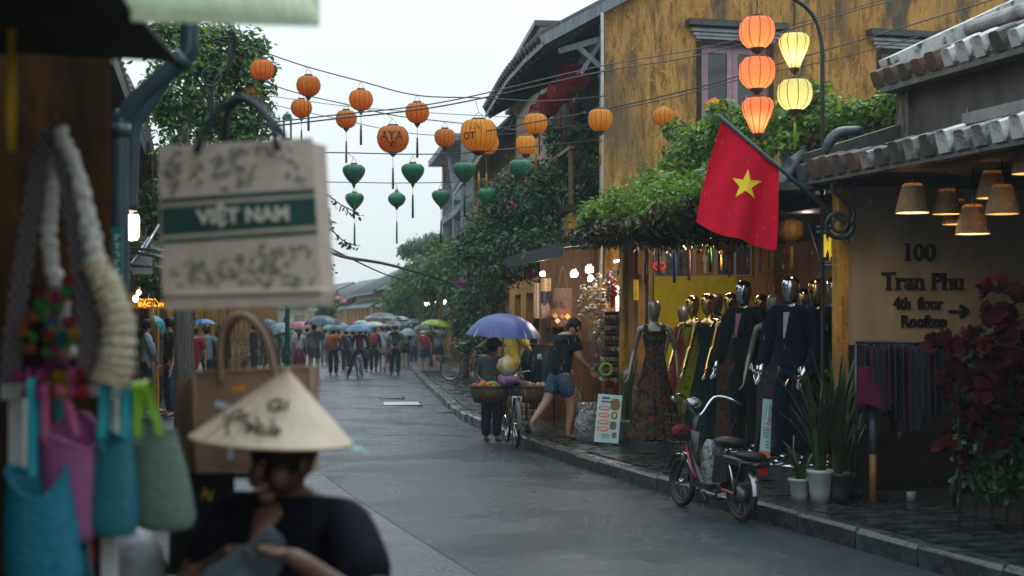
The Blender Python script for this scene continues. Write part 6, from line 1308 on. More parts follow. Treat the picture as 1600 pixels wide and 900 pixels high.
for i, v in enumerate(pl.v):
    k = 1+.25*noise.noise(v*2+Vector((5,0,0)))+.12*noise.noise(v*6); pl.v[i] = ebm @ Vector((v.x*.085*k, -.02+v.y*.1*k*(1-.3*v.z), .46+v.z*.2*k))
tag(pl.build('plastic_bag', clear), 'clear plastic bag lying over the middle of the electric bike', 'plastic bag')
pl = MB().ball((0,0,0), 1, 14, 8)
for i, v in enumerate(pl.v): pl.v[i] = ebm @ Vector((v.x*.1, .53+v.y*.08, .7+v.z*.07*(1+.3*noise.noise(v*3))))
tag(pl.build('raincoat_bundle', cloth('red_raincoat', (.2,.02,.03))), 'small red bundle lying in the wire basket of the electric bike', 'bundle')
# ================================================================== hawker with bicycle
hk = bicycle('old hawker bicycle carrying two round baskets and seen end-on', GP(797, 700, .0)+Vector((.02,.45,0)), .12, M('old_bike_paint', (.05,.06,.07), (.12,.07,.04), 20, r=.4), basket=False)
wk = M('wicker_brown', (.13,.075,.04), (.07,.04,.022), 30, r=.7, bump=.8, bsc=60, st=(1,1,3))
for px, lb, sd_ in ((766, 'left wicker tray basket on the hawker bicycle heaped with fruit', 1), (828, 'right wicker tray basket on the hawker bicycle with brown rolls', 2)):
    c = P(px, 628, 19.75); o = thing('tray_basket', lb, 'basket', c, 'tray baskets on the hawker bicycle'); R_ = 31.5/F*19.75
    MB().lathe([(R_*.8,0),(R_*.93,.1),(R_,.22),(R_*.97,.225),(R_*.9,.11),(R_*.7,.03)], 28, c).build('basket_body', wk, o)
    m = MB(); m.tube([c+Vector((R_*1.0*math.cos(2*PI*i/28), R_*1.0*math.sin(2*PI*i/28), .22)) for i in range(28)], .015, 6, closed=True); m.build('rim', wk, o)
    MB().lathe([(R_*.9,.12),(.001,.16)], 20, c, caps=False).build('goods_bed', M('banana_leaf', (.05,.13,.03), r=.5), o)
    rg = random.Random(sd_); cols = ((.5,.03,.02), (.65,.35,.02), (.15,.4,.04), (.7,.2,.02)) if sd_ == 1 else ((.4,.2,.1), (.3,.14,.06), (.5,.28,.16), (.2,.1,.05))
    fms = [MB().ball((0,0,0), .04, 9, 6).mesh('fruit', M('fruit_%d_%d' % (sd_, i), cc, r=.4)) for i, cc in enumerate(cols)]
    for k in range(26): t, r = rg.uniform(0, 6.28), R_*.8*math.sqrt(rg.random()); link('fruit', rg.choice(fms), o, c+Vector((r*math.cos(t), r*math.sin(t), .2+rg.uniform(0,.05)))-WP[o.name], None, rg.uniform(.8, 1.3))
def sack(label, px, py, wp, hp, Y, mat, seed):
    rg = random.Random(seed); c = P(px, py, Y); rx, rz_ = wp/2/F*Y, hp/2/F*Y; o = thing('plastic_bag', label, 'plastic bag', c, 'plastic bags on the hawker bicycle'); m = MB().ball((0,0,0), 1, 20, 12)
    for i, v in enumerate(m.v):
        k = 1+.18*noise.noise(v*2.2+Vector((seed,0,0))); nk = 1-.75*max(0, v.z-.45)/.55; m.v[i] = Vector((v.x*rx*k*nk, v.y*rx*k*nk, v.z*rz_*1.1))+c
    m.build('bag_body', mat, o); t = c+Vector((0,0,rz_*1.05)); MB().tube([t-Vector((rx*.2,0,.02)), t+Vector((-.02,0,.08)), t+Vector((.02,0,.08)), t+Vector((rx*.2,0,-.02))], .008, 5).build('handle', mat, o)
sack('yellow fruit in a clear plastic bag hanging before the hawker', 793, 571, 34, 34, 19.5, M('yellow_in_plastic', (.62,.58,.48), (.6,.4,.05), 7, r=.2, transl=.2, lo=.42, hi=.52), 3); sack('purple fruit in a plastic bag under the yellow one', 794, 592, 34, 24, 19.55, M('purple_in_plastic', (.35,.12,.38), (.45,.3,.42), 9, r=.2, transl=.2), 4); sack('small whitish plastic bag beside the purple one', 812, 594, 16, 24, 19.7, clear, 5)
m = MB(); c = P(824, 655, 19.9)
for z, k in ((0,.7),(.08,.82),(.16,.92),(.24,1)): m.tube([c+Vector((.17*k*math.cos(2*PI*i/14), .17*k*math.sin(2*PI*i/14), z)) for i in range(14)], .004, 4, closed=True, smooth=False)
for i in range(12): t = 2*PI*i/12; m.tube([c+Vector((.12*math.cos(t), .12*math.sin(t), 0)), c+Vector((.17*math.cos(t), .17*math.sin(t), .24))], .003, 4, smooth=False)
tag(m.build('wire_basket', iron), 'small wire basket hung below the right tray basket', 'basket')
jeansd = cloth('dark_check', (.03,.04,.06)); 
hatold = M('old_palm_hat', (.2,.13,.085), (.13,.08,.05), 30, r=.7)
person('hawker in a conical hat and grey jacket holding a blue umbrella by her bicycle', GP(768, 692, 0)+Vector((0,.1,0)), A_(-25), 1.47, {'elR': (.17,.06,.66), 'wrR': (.2,.15,.72), 'hnR': (.21,.16,.77), 'elL': (-.14,.06,.65), 'wrL': (-.08,.17,.6), 'hnL': (-.05,.2,.58)}, skin1, (cloth('grey_jacket', (.11,.135,.15)), 'l', .46), ('trousers', jeansd), ('bun', None), M('flip_flop', (.1,.05,.03), r=.6), True, bulk=1.28, extra=conehat(.22, .15, hatold), cat='person')
um = umbrella('purple-blue umbrella shading the hawker and her baskets', P(787, 526, 19.9), 59/F*19.9, M('umbrella_violet_blue', (.06,.12,.36), (.15,.14,.4), 4, r=.4, transl=.35), group='umbrellas on the right pavement', tilt=(.05,.05), h=.62, drop=.6, n=12, gore=.03)
person('man in a yellow shirt standing behind the hawker umbrella', P(800, 655, 21.6)*1.0-Vector((0,0,P(800, 655, 21.6).z-.15)), A_(-40), 1.68, {'elR': (.15,.07,.67), 'wrR': (.06,.16,.7), 'hnR': (.02,.17,.73)}, skin1, (cloth('yellow_shirt', (.5,.35,.05)), 's', .47), ('trousers', cloth('black_trousers', (.02,.02,.025))), ('short', None), M('flip_flop'), True, bulk=1.12)
denim = cloth('denim_shorts', (.05,.1,.15))
wkpose = {'hpL': (-.055,0,.5), 'knL': (-.06,-.1,.3), 'anL': (-.06,-.27,.14), 'toL': (-.062,-.235,.065), 'hpR': (.055,0,.5), 'knR': (.06,.09,.28), 'anR': (.06,.05,.04), 'toR': (.065,.14,.018), 'elR': (.14,.06,.65), 'wrR': (.13,.19,.57), 'hnR': (.125,.235,.53), 'elL': (-.14,.03,.64), 'wrL': (-.12,.15,.55), 'hnL': (-.115,.19,.51), 'h0': (0,.045,.87), 'h1': (0,.055,.905), 'h2': (0,.055,.945), 'nk': (0,.02,.845)}
person('walker in black t-shirt and denim shorts striding towards the stall', GP(874, 688, .15), A_(-62), 1.68, wkpose, skin1, (cloth('black_tee', (.014,.015,.017)), 's', .47), ('shorts', denim), ('pony', None), M('black_shoe', (.012,.012,.013), r=.5), True, lean=.26, bulk=1.3)
# ================================================================== plants
def leafmat(name, a, b, tl=.3, r=.35): return M('leaf_'+name, a, b, r=r, isl=True, transl=tl, spec=.5)
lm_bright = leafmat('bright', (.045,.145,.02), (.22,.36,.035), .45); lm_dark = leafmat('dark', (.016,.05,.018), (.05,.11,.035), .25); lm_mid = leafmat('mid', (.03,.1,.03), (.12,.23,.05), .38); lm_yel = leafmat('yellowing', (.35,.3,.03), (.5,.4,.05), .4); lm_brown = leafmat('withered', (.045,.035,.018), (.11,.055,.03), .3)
petal = leafmat('magenta_bract', (.5,.02,.22), (.62,.05,.35), .4); bark = M('bark', (.09,.065,.045), (.05,.04,.03), 9, r=.8, st=(3,3,.6), bump=.8, bsc=18)
def clump_points(clumps, n, rg, shell=.55):
    vol = np.array([a[1][0]*a[1][1]*a[1][2] for a in clumps])**.75; idx = rg.choice(len(clumps), n, p=vol/vol.sum())
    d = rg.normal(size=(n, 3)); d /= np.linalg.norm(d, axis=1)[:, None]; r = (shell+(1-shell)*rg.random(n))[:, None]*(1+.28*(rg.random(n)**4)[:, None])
    c = np.array([tuple(a[0]) for a in clumps])[idx]; q = np.array([tuple(a[1]) for a in clumps])[idx]
    lump = 1+.35*np.sin(d[:, :1]*9+idx[:, None])*np.sin(d[:, 1:2]*8+idx[:, None]*2)*np.cos(d[:, 2:3]*7)
    return c+d*q*r*lump, d
def leaf_arrays(p, d, size, rg, droop=.5, wid=.55):
    n = len(p); up = np.array([0, 0, 1.0]); nrm = d*.5+up*.6+rg.normal(size=(n, 3))*.55; nrm /= np.linalg.norm(nrm, axis=1)[:, None]
    t = rg.normal(size=(n, 3)); t[:, 2] -= droop; t -= nrm*(t*nrm).sum(1)[:, None]; t /= np.linalg.norm(t, axis=1)[:, None]; s = np.cross(nrm, t)
    L_ = (size*rg.uniform(.6, 1.25, n))[:, None]; W_ = L_*wid*.5
    V = np.stack([p, p+t*L_*.35+s*W_+nrm*L_*.06, p+t*L_*.75+s*W_*.75+nrm*L_*.03, p+t*L_-nrm*L_*.12, p+t*L_*.75-s*W_*.75+nrm*L_*.03, p+t*L_*.35-s*W_+nrm*L_*.06], 1)
    return V
def foliage(name, clumps, n, size, mat, parent, seed, droop=.5, shell=.55, wid=.55, kind='stuff'):
    rg = np.random.default_rng(seed); p, d = clump_points(clumps, n, rg, shell); V = leaf_arrays(p, d, size, rg, droop, wid)
    k = len(V); base = (np.arange(k)*6)[:, None]; Fc = np.concatenate([base+np.array([[0,1,2,3]]), base+np.array([[0,3,4,5]])])
    me = fast_mesh(name, V.reshape(-1, 3), Fc, mat); o = link(name, me, parent, -WP[parent.name]); WP[o.name] = Vector()
    if kind: o['kind'] = kind
    return o
_lt = {}
def single_leaves(clumps, n, size, mats, parent, seed, front=True):
    rg = random.Random(seed); ms = []
    for i, m_ in enumerate(mats):
        t = MB(); g = [(0,0),(.18,.24),(.45,.32),(.75,.22),(1,0)]
        row = [[Vector((x*1, -w_, -.12*x*x+.08*(w_ > 0))) for x, w_ in g], [Vector((x, 0, -.14*x*x-.03)) for x, w_ in g], [Vector((x, w_, -.12*x*x+.08*(w_ > 0))) for x, w_ in g]]
        t.sheet(row); ms.append(t.mesh('leaf', m_))
    for i in range(n):
        c, r = rg.choice(clumps); d = Vector((rg.gauss(0,1), rg.gauss(0,1), rg.gauss(0,1))).normalized()
        if front: d.y = -abs(d.y)
        p = Vector((c[0]+d.x*r[0]*1.04, c[1]+d.y*r[1]*1.04, c[2]+d.z*r[2]*1.04)); link('leaf', rg.choice(ms), parent, p-WP[parent.name], (rg.uniform(-.7, .7), rg.uniform(.1, 1.2), rg.uniform(0, 6.28)), size*rg.uniform(.7, 1.25))
def cl(px, py, rx, ry, Y, dy=None): p = P(px, py, Y); return (p, (rx/F*Y, dy or rx/F*Y, ry/F*Y))
# creeper over the dress shop canopy
vine = thing('creeper', 'bright green leafy creeper spilling over the dress shop canopy', 'creeper', S(16, 1, 2.9))
vc = [cl(950,360,40,18,17.8), cl(1000,364,44,18,17.3), cl(1050,362,44,20,16.7), cl(1100,356,44,22,16.1), cl(1150,340,44,26,15.6), cl(935,338,30,26,17.6), cl(975,325,42,34,17.2), cl(1000,348,40,26,16.8), cl(1025,300,44,38,16.6), cl(1060,330,46,32,16.2), cl(1070,262,42,42,16.4), cl(1100,300,40,44,15.9), cl(1105,222,46,36,16), cl(1060,205,24,16,16.6), cl(1150,205,44,34,15.8), cl(1150,260,50,40,15.8), cl(1195,200,44,34,15.4), cl(1235,185,40,34,15), cl(1275,170,40,36,14.8), cl(1300,195,46,30,14.6), cl(1345,180,44,26,14.4), cl(1385,170,40,28,14.2), cl(1415,158,30,26,14), cl(1240,225,40,26,14.8), cl(1130,178,28,20,15.6), cl(1270,148,24,18,14.9)]
foliage('leaves', vc, 10500, .085, lm_bright, vine, 1); foliage('withered_leaves', [cl(960,358,46,14,17), cl(1040,368,50,14,16.5), cl(930,350,26,14,17.5), cl(1290,222,50,14,14.6), cl(1370,205,50,10,14.3), cl(960,372,44,16,17.9), cl(1012,376,44,16,17.3), cl(1062,374,44,16,16.7), cl(1112,370,44,16,16.1), cl(1160,362,40,18,15.6)], 3200, .07, lm_brown, vine, 2); foliage('yellow_leaves', vc, 260, .08, lm_yel, vine, 3, shell=.95)
single_leaves(vc, 260, .1, (M('leaf_single_a', (.06,.17,.02), r=.35, transl=.35), M('leaf_single_b', (.1,.24,.03), r=.35, transl=.35), M('leaf_single_c', (.035,.1,.025), r=.35, transl=.3)), vine, 5)
rg = random.Random(17)
ec = [(S(v, ced(v)+rg.uniform(-.06,.1), 2.98+rg.uniform(-.08,.12)), (rg.uniform(.16,.4),.2,rg.uniform(.1,.24))) for v in np.linspace(13.3, 18.1, 15)]; eb2 = [(S(v, ced(v)+.03, 2.84+rg.uniform(-.04,.04)), (.3,.14,rg.uniform(.05,.13))) for v in np.linspace(13.6, 18.9, 13)]
foliage('edge_leaves', ec, 3000, .08, lm_bright, vine, 7); foliage('withered_leaves', eb2, 1700, .07, lm_brown, vine, 8)
rg = random.Random(3)
for i in range(16): a = vc[rg.randrange(len(vc)-2)][0]; b = vc[rg.randrange(len(vc)-2)][0]; MB().tube(crv([S(16+rg.uniform(-2.5,2.5), 1.5, 2.95), a.lerp(b, .4)+Vector((0,.1,0)), a+Vector((0,-.2,.1))], 4), .014, 5).build('stem', bark, vine)
for k in range(3):   # trailing shoots in front of the ochre wall
    x0 = (1038, 1052, 1075)[k]; pts = crv([P(1110, 215, 16), P(x0+30, 196+8*k, 16), P(x0, 208+12*k, 16)], 4); MB().tube(pts, .008, 4).build('shoot', bark, vine)
# bougainvillea tree
bt = thing('bougainvillea_tree', 'large dark bougainvillea tree swallowing the corner of the tall ochre house', 'tree', S(26, .7, .15))
bc = [cl(835,335,70,60,25), cl(790,330,48,50,25), cl(875,305,50,55,25), cl(905,340,46,46,24.4), cl(860,385,66,36,24), cl(800,390,58,40,24.6), cl(760,365,40,40,25.2), cl(745,400,34,32,25), cl(840,280,44,34,25.4), cl(895,265,36,36,25), cl(915,290,30,40,24.4), cl(880,228,28,34,26), cl(915,215,26,34,25.5), cl(860,215,16,24,26.5), cl(905,175,16,20,26.5), cl(810,290,30,30,25.5), cl(930,380,36,26,23.6), cl(780,425,40,22,24.6), cl(822,418,36,20,24.3), cl(725,380,22,16,25.4), cl(775,300,26,20,26)]
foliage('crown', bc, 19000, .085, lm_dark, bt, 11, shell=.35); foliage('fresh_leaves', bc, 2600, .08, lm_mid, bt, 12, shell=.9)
foliage('blossom', [cl(800,440,26,9,24.6), cl(720,440,12,8,26), cl(733,424,8,6,26), cl(845,428,30,8,24), cl(925,372,26,8,23.6), cl(803,318,10,6,24.2)], 330, .06, petal, bt, 13)
foliage('leaves', [(P(1545,600,10.8), (.22,.12,.4)), (P(1555,690,10.8), (.26,.14,.22)), (P(1550,745,10.8), (.28,.14,.16)), (P(1580,540,10.8), (.14,.1,.2))], 3000, .09, lm_dark, fo, 14, kind='stuff')
MB().tube(crv([S(26.5, 1.5, .1), S(26.3, 1.45, 1.2), P(850, 425, 25.4), P(840, 360, 25.2)], 5), [.09,.085,.08,.08,.075,.075,.07,.07,.07,.06,.06,.06,.06,.05,.05,.05], 9).build('trunk', bark, bt)
for a, b in (((848,420,25.4),(770,370,25)), ((848,420,25.4),(880,330,25)), ((830,370,25),(850,280,25.2)), ((870,340,25),(905,230,25.4)), ((780,390,25),(735,385,25.2)), ((850,280,25.2),(775,300,26))): pa, pb = P(*a), P(*b); MB().tube(crv([pa, pa.lerp(pb, .5)+Vector((.06,-.1,.06)), pb], 4), [.05,.048,.045,.042,.038,.034,.03,.025,.02], 6).build('limb', bark, bt)
def bush(name, label, cat, clumps, n, size, mat, seed, trunk=None, mat2=None, group=None):
    c = clumps[0][0]; o = thing(name, label, cat, (c.x, c.y, .1), group); foliage('crown', clumps, n, size, mat, o, seed, shell=.35)
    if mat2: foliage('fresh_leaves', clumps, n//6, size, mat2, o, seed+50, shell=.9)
    if trunk:
        pts = [Vector((trunk.x, trunk.y, .05)), Vector((trunk.x+.05, trunk.y, c.z*.5)), c]; MB().tube(crv(pts, 4), [.12*(1-.08*i) for i in range(9)], 8).build('trunk', bark, o)
        for q, _ in clumps[1:5]: MB().tube(crv([pts[1].lerp(c, .6), c.lerp(q, .5)+Vector((0,0,.1)), q], 3), [.05,.045,.04,.035,.03,.025,.02], 6).build('limb', bark, o)
    return o
bush('climbing_bush', 'dark hanging bush covering the pavement front past the parked bicycle', 'bush', [cl(740,470,34,40,40), cl(755,510,30,44,39.5), cl(722,495,22,36,41), cl(770,450,26,26,38), cl(745,430,24,20,39), cl(768,540,20,24,39)], 6500, .12, lm_dark, 21, Vector((S(40,1.2).x, 40, 0)), lm_mid)
bush('street_tree', 'hazy green tree in front of the far shop houses, right half', 'tree', [cl(700,420,34,30,52), cl(672,440,30,34,53), cl(690,390,26,22,54), cl(712,400,24,22,50), cl(705,450,20,24,51)], 5000, .18, lm_mid, 22, Vector((S(52,.8).x, 52, 0)), lm_bright, 'hazy street trees')
bush('street_tree', 'hazy green tree in front of the far shop houses, left half', 'tree', [cl(640,450,30,34,68), cl(622,470,24,30,70), cl(655,425,24,24,68), cl(632,490,20,20,70), cl(668,470,18,30,66)], 4500, .22, lm_mid, 23, Vector((S(68,.8).x, 68, 0)), lm_bright, 'hazy street trees')
bush('street_tree', 'taller hazy tree rising behind the roofs beside the concrete frame', 'tree', [cl(660,385,26,14,84), cl(685,378,22,14,84), cl(640,392,20,12,85)], 2600, .25, lm_dark, 24, Vector((S(84,2.5).x, 84, 0)), None, 'hazy street trees')
bush('street_tree', 'pale hazy bush at the foot of the far left houses', 'tree', [cl(512,490,14,24,75), cl(520,470,10,16,76), cl(505,460,12,20,74)], 2000, .22, lm_mid, 25, Vector((-9.6, 75, 0)), lm_bright, 'hazy street trees')
bush('potted_bush', 'low bush beside the bicycle parked on the right pavement', 'bush', [cl(722,545,12,12,39), cl(735,540,10,10,39)], 700, .09, lm_dark, 26)
# left tree with hanging branches
lt = thing('left_street_tree', 'tall leafy tree above the tote bag on the left pavement', 'tree', P(290, 505, 19.6)*1.0-Vector((0,0,1.65)))
lc = [cl(300,90,66,44,20.5), cl(360,110,52,48,20.5), cl(395,80,32,34,20.5), cl(330,180,62,52,20.5), cl(380,200,46,50,20.5), cl(300,250,60,46,20.1), cl(370,270,50,40,20.3), cl(405,150,26,46,20.5), cl(260,160,46,60,20.1), cl(240,330,34,46,19.7), cl(270,45,46,30,20.5), cl(340,55,40,24,20.7), cl(400,290,30,40,20.3), cl(420,105,16,12,20.5), cl(235,410,26,34,19.0), cl(440,320,30,34,20.5)]
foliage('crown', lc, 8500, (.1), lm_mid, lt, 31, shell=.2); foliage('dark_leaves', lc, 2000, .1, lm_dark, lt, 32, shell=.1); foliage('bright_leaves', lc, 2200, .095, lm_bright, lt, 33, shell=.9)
MB().tube(crv([P(292, 700, 19.6), P(290, 560, 19.6), P(288, 430, 19.6), P(270, 300, 19.7), P(300, 170, 20.2), P(350, 110, 20.5)], 5), [.12]*6+[.11]*6+[.1]*5+[.08]*5+[.06]*4, 10).build('trunk', bark, lt)
for a, b in (((232,340,19.6),(330,260,20.2)), ((240,270,19.7),(200,120,20.0)), ((300,170,20.3),(400,180,20.5)), ((290,180,20.2),(290,60,20.5)), ((345,115,20.5),(410,90,20.5)), ((330,260,20.2),(430,310,20.5))): pa, pb = P(*a), P(*b); MB().tube(crv([pa, pa.lerp(pb, .5)+Vector((.05,0,.08)), pb], 4), [.07,.065,.06,.052,.045,.04,.033,.026,.02], 7).build('limb', bark, lt)
rg = random.Random(5)
for i in range(9): x = rg.uniform(225, 300); MB().tube(crv([P(x, rg.uniform(200, 300), 19.7), P(x+rg.uniform(-8, 8), 350, 19.5), P(x+rg.uniform(-12, 12), rg.uniform(390, 440), 19.4)], 4), .012, 5).build('hanging_root', bark, lt)
hb = thing('hanging_branch', 'leafy twigs hanging into the street right of the tote bag', 'branch', P(480, 300, 17))
for i, pts in enumerate((((430,270,17),(490,290,17),(530,318,17),(561,334,17)), ((450,300,17),(505,320,17),(515,350,17)), ((440,330,17),(500,345,17),(535,375,17),(558,384,17)), ((455,380,17),(505,395,17),(520,420,17)), ((450,410,17),(500,420,17),(512,440,17)))):
    q = crv([P(*p) for p in pts], 6); MB().tube(q, .007, 4).build('twig', bark, hb); foliage('leaves', [((v.x, v.y, v.z-.02), (.035,.035,.03)) for v in q], 20*len(pts)+10, .055, lm_mid if i % 2 else lm_dark, hb, 40+i, droop=.9, kind=None)
# pot plants and vines on the left, under the trees
bush('shop_plant', 'leafy green plant lit by the lamps behind the waiting women', 'bush', [cl(222,400,20,20,18), cl(260,455,20,14,20), cl(240,440,20,16,19)], 1300, .07, lm_mid, 45)
# ================================================================== the crowd under umbrellas
def at(px, py, z=0.0): return GP(px, py, z)
crown_g = 'people walking away under umbrellas'
def walker(label, px, py, hpy, rot, top, bottom, hair='short', sk=skin1, step=0, extra=None, z=0.0, shoe=None, pose=None, lean=0, bulk=1.17):
    p = at(px, py, z); H = max(1.3, min(1.85, (CH+(HY-hpy)/F*p.y)-z)); ps = {}
    if step: ps = {'knL': (-.06,.06*step,.28), 'anL': (-.06,.1*step,.045), 'toL': (-.065,.18*step,.025), 'knR': (.06,-.03*step,.28), 'anR': (.06,-.14*step,.085), 'toR': (.065,-.08*step,.02)}
    if pose: ps.update(pose)
    return person(label, p, A_(rot), H, ps, sk, top, bottom, (hair, None), shoe or M('dark_shoe', (.02,.02,.02), r=.5), False, crown_g, extra=extra, lean=lean, bulk=bulk)
arm = {'elR': (.15,.06,.67), 'wrR': (.09,.14,.74), 'hnR': (.08,.15,.79)}
K = cloth
greyT, brownS, orng_, darkT = K('grey_tee', (.3,.28,.28)), K('brown_shorts', (.12,.08,.06)), K('orange_top', (.5,.11,.03)), K('dark_trousers', (.02,.022,.026))
walker('person in a grey t-shirt and brown shorts under the navy umbrella', 491, 590, 504, 5, (greyT, 's', .46), ('shorts', brownS), sk=skin2, pose=arm)
walker('person in a white top and maroon skirt under the pink umbrella', 468, 590, 512, -10, (K('white_top', (.5,.48,.5)), 's'), ('long_skirt', K('maroon', (.2,.02,.05))), 'long', pose=arm)
walker('person with an orange top and dark trousers under the small black umbrella', 521, 587, 512, 0, (orng_, 'l', .47), ('trousers', darkT), extra=backpack(K('orange_pack', (.55,.12,.03))), pose=arm)
rb = at(563, 592); bk_ = bicycle('bicycle ridden by the person in red through the crowd', rb, 0, M('bike_dark_paint', (.03,.03,.035), r=.35), basket=False, group='bicycles')
person('bicycle rider in a red hooded jacket with one foot on the road', rb+Vector((0,-.2,0)), 0, 1.6, {'pel': (0,0,.57), 'hpL': (-.055,0,.55), 'hpR': (.055,0,.55), 'knL': (-.14,.1,.33), 'anL': (-.23,.0,.04), 'toL': (-.25,.08,.018), 'knR': (.11,.12,.36), 'anR': (.12,.03,.16), 'toR': (.125,.11,.14), 'elR': (.15,.1,.66), 'wrR': (.17,.22,.6), 'hnR': (.17,.26,.6), 'elL': (-.15,.1,.66), 'wrL': (-.17,.22,.6), 'hnL': (-.17,.26,.6)}, skin1, (K('red_jacket', (.3,.03,.05)), 'l', .52), ('trousers', darkT), ('bun', K('red_hood', (.3,.03,.05))), M('dark_shoe', (.02,.02,.02), r=.5), group=crown_g)
walker('person in black with a red backpack beside the bicycle rider', 584, 582, 510, 0, (K('black_top', (.02,.02,.022)), 'l'), ('trousers', darkT), extra=backpack(K('red_pack', (.32,.05,.04))), step=1)
walker('woman in a white t-shirt and beige shorts mid-stride', 598, 581, 508, -5, (K('white_tee', (.6,.6,.6)), 's', .45), ('mini', K('beige_shorts', (.38,.28,.24))), 'bun', skin2, 1, bag_side(K('black_strap', (.02,.02,.02)), 1))
walker('person with a grey backpack and black trousers under the white-rimmed umbrella', 617, 587, 504, 0, (K('white_shirt', (.5,.52,.54)), 's', .44), ('trousers', darkT), extra=backpack(K('grey_pack', (.12,.15,.17))), pose=arm, bulk=1.25)
walker('person with a green bag under the clear umbrella', 634, 574, 512, 0, (K('black_top'), 's'), ('shorts', K('black_shorts', (.02,.02,.022))), 'long', extra=backpack(K('green_pack', (.08,.35,.15))), step=-1)
walker('person in a red top and wide blue shorts under the black umbrella', 665, 583, 512, 0, (K('brick_top', (.33,.03,.04)), 's', .46), ('shorts', K('blue_shorts', (.03,.12,.2))), 'bun', skin2, 0, z=.0, pose=arm, bulk=1.25)
walker('person in a grey top and black shorts under the lime umbrella', 684, 581, 505, -5, (K('slate_top', (.2,.23,.25)), 's', .46), ('shorts', K('black_shorts')), 'short', skin2, -1, pose=arm)
walker('person in dark clothes far ahead between the umbrellas', 606, 574, 509, 0, (K('slate_top'), 'l'), ('trousers', darkT), step=1)
walker('person in a dark jacket with a white plastic bag behind the orange top', 541, 580, 514, 10, (K('ink_jacket', (.03,.035,.05)), 'l', .44), ('trousers', darkT), step=1, extra=bag_side(K('white_sack', (.5,.55,.62)), 1))
walker('person in pale blue rainwear left of the rider', 552, 578, 515, 0, (K('pale_blue', (.3,.4,.5)), 'l', .42), ('trousers', K('blue_grey', (.12,.15,.2))), 'short')
walker('person in a teal raincoat seen through the kraft bag handle', 447, 578, 514, 60, (K('teal_raincoat', (.1,.3,.32)), 'l', .4), ('trousers', darkT), 'short')
walker('person in a green-grey top bending near the green umbrella', 426, 580, 520, 40, (K('sage', (.14,.2,.17)), 's'), ('trousers', darkT), 'short', lean=.3)
walker('dark-haired person in a pale coat near the kraft bag handle', 455, 584, 505, 70, (K('pale_coat', (.3,.36,.4)), 'l', .4), ('trousers', K('blue_grey')), 'short')
walker('person far back in a black coat left of the pink umbrella', 438, 572, 508, 20, (K('black_top'), 'l', .4), ('trousers', darkT), 'long')
walker('dark-clothed person behind the parked bicycles on the left', 397, 588, 505, -60, (K('ink_jacket'), 'l', .42), ('trousers', darkT), 'short')
walker('person at the far shop entrance on the right pavement', 756, 552, 506, 30, (K('slate_top'), 's'), ('trousers', darkT), z=.15)
U = lambda label, px, rim, wp, Y, mat, **kw: umbrella(label, P(px, rim, Y), wp/2/F*Y, mat, **kw)
um = lambda n, c=(.1,.1,.1), c2=None, tl=.35: M('umbrella_'+n, c, c2 or tuple(.8*x for x in c), 3, r=.35, transl=tl)
U('navy umbrella, largest over the left of the crowd', 504, 508, 60, 44, um('navy', (.03,.06,.1)), h=.5); U('pink umbrella beside the navy one', 469, 512, 40, 45, um('pink', (.5,.1,.2)), h=.5); U('small black umbrella over the orange top', 525, 516, 28, 45.5, um('black', (.025,.03,.04)), h=.55)
U('blue umbrella with a paler rim over the bicycle rider', 561, 518, 48, 43, um('blue', (.06,.2,.4)), h=.5, trim=um('pale_blue_trim', (.2,.4,.55))); U('white umbrella between the blue and the white-rimmed ones', 586, 509, 32, 47, um('white', (.6,.62,.64)), h=.4); U('dark umbrella with a white rim over the grey backpack', 617, 511, 40, 45.5, um('dark', (.04,.05,.055)), h=.5, trim=um('white', (.6,.62,.64)))
U('clear plastic umbrella right of the grey backpack', 638, 524, 30, 48, M('umbrella_clear', (.5,.56,.58), r=.12, transl=.6), h=.75); U('lime green umbrella, brightest of the crowd', 682, 510, 51, 47, um('lime', (.42,.62,.03), tl=.45), h=.42, tilt=(0,.12)); U('black umbrella under the lime green one', 663, 516, 36, 46, um('black'), h=.5)
U('olive umbrella tilted right below the black one', 672, 525, 36, 47.5, um('olive', (.3,.36,.03)), h=.5, tilt=(0,.3)); U('grey umbrella behind the lime green one', 647, 505, 26, 52, um('grey', (.15,.18,.2)), h=.5); U('pale mint umbrella far back in the crowd', 565, 505, 24, 54, um('mint', (.4,.55,.52)), h=.4)
U('teal umbrella half behind the navy one', 520, 514, 36, 50, um('teal', (.1,.38,.42)), h=.45); U('teal and white umbrella left of the pink one', 440, 513, 44, 46, um('teal'), h=.4); U('dark green umbrella tilted left near the kraft bag handle', 432, 522, 46, 43, um('bottle', (.02,.08,.06)), h=.45, tilt=(0,-.2)); U('light green umbrella low behind the dark green one', 452, 526, 26, 46, um('leaf_green', (.15,.42,.12)), h=.45, tilt=(0,-.5))
U('blue umbrella beside the timber pole on the left', 318, 506, 38, 27, um('bright_blue', (.03,.22,.55)), h=.42)
U('turquoise umbrella held tilted behind the waiting women', 246, 508, 36, 25.5, um('turquoise', (.05,.42,.52)), h=.6, tilt=(.2,1.0)); U('large black umbrella over the shop entrance on the left', 240, 466, 52, 23, um('black'), h=.42)
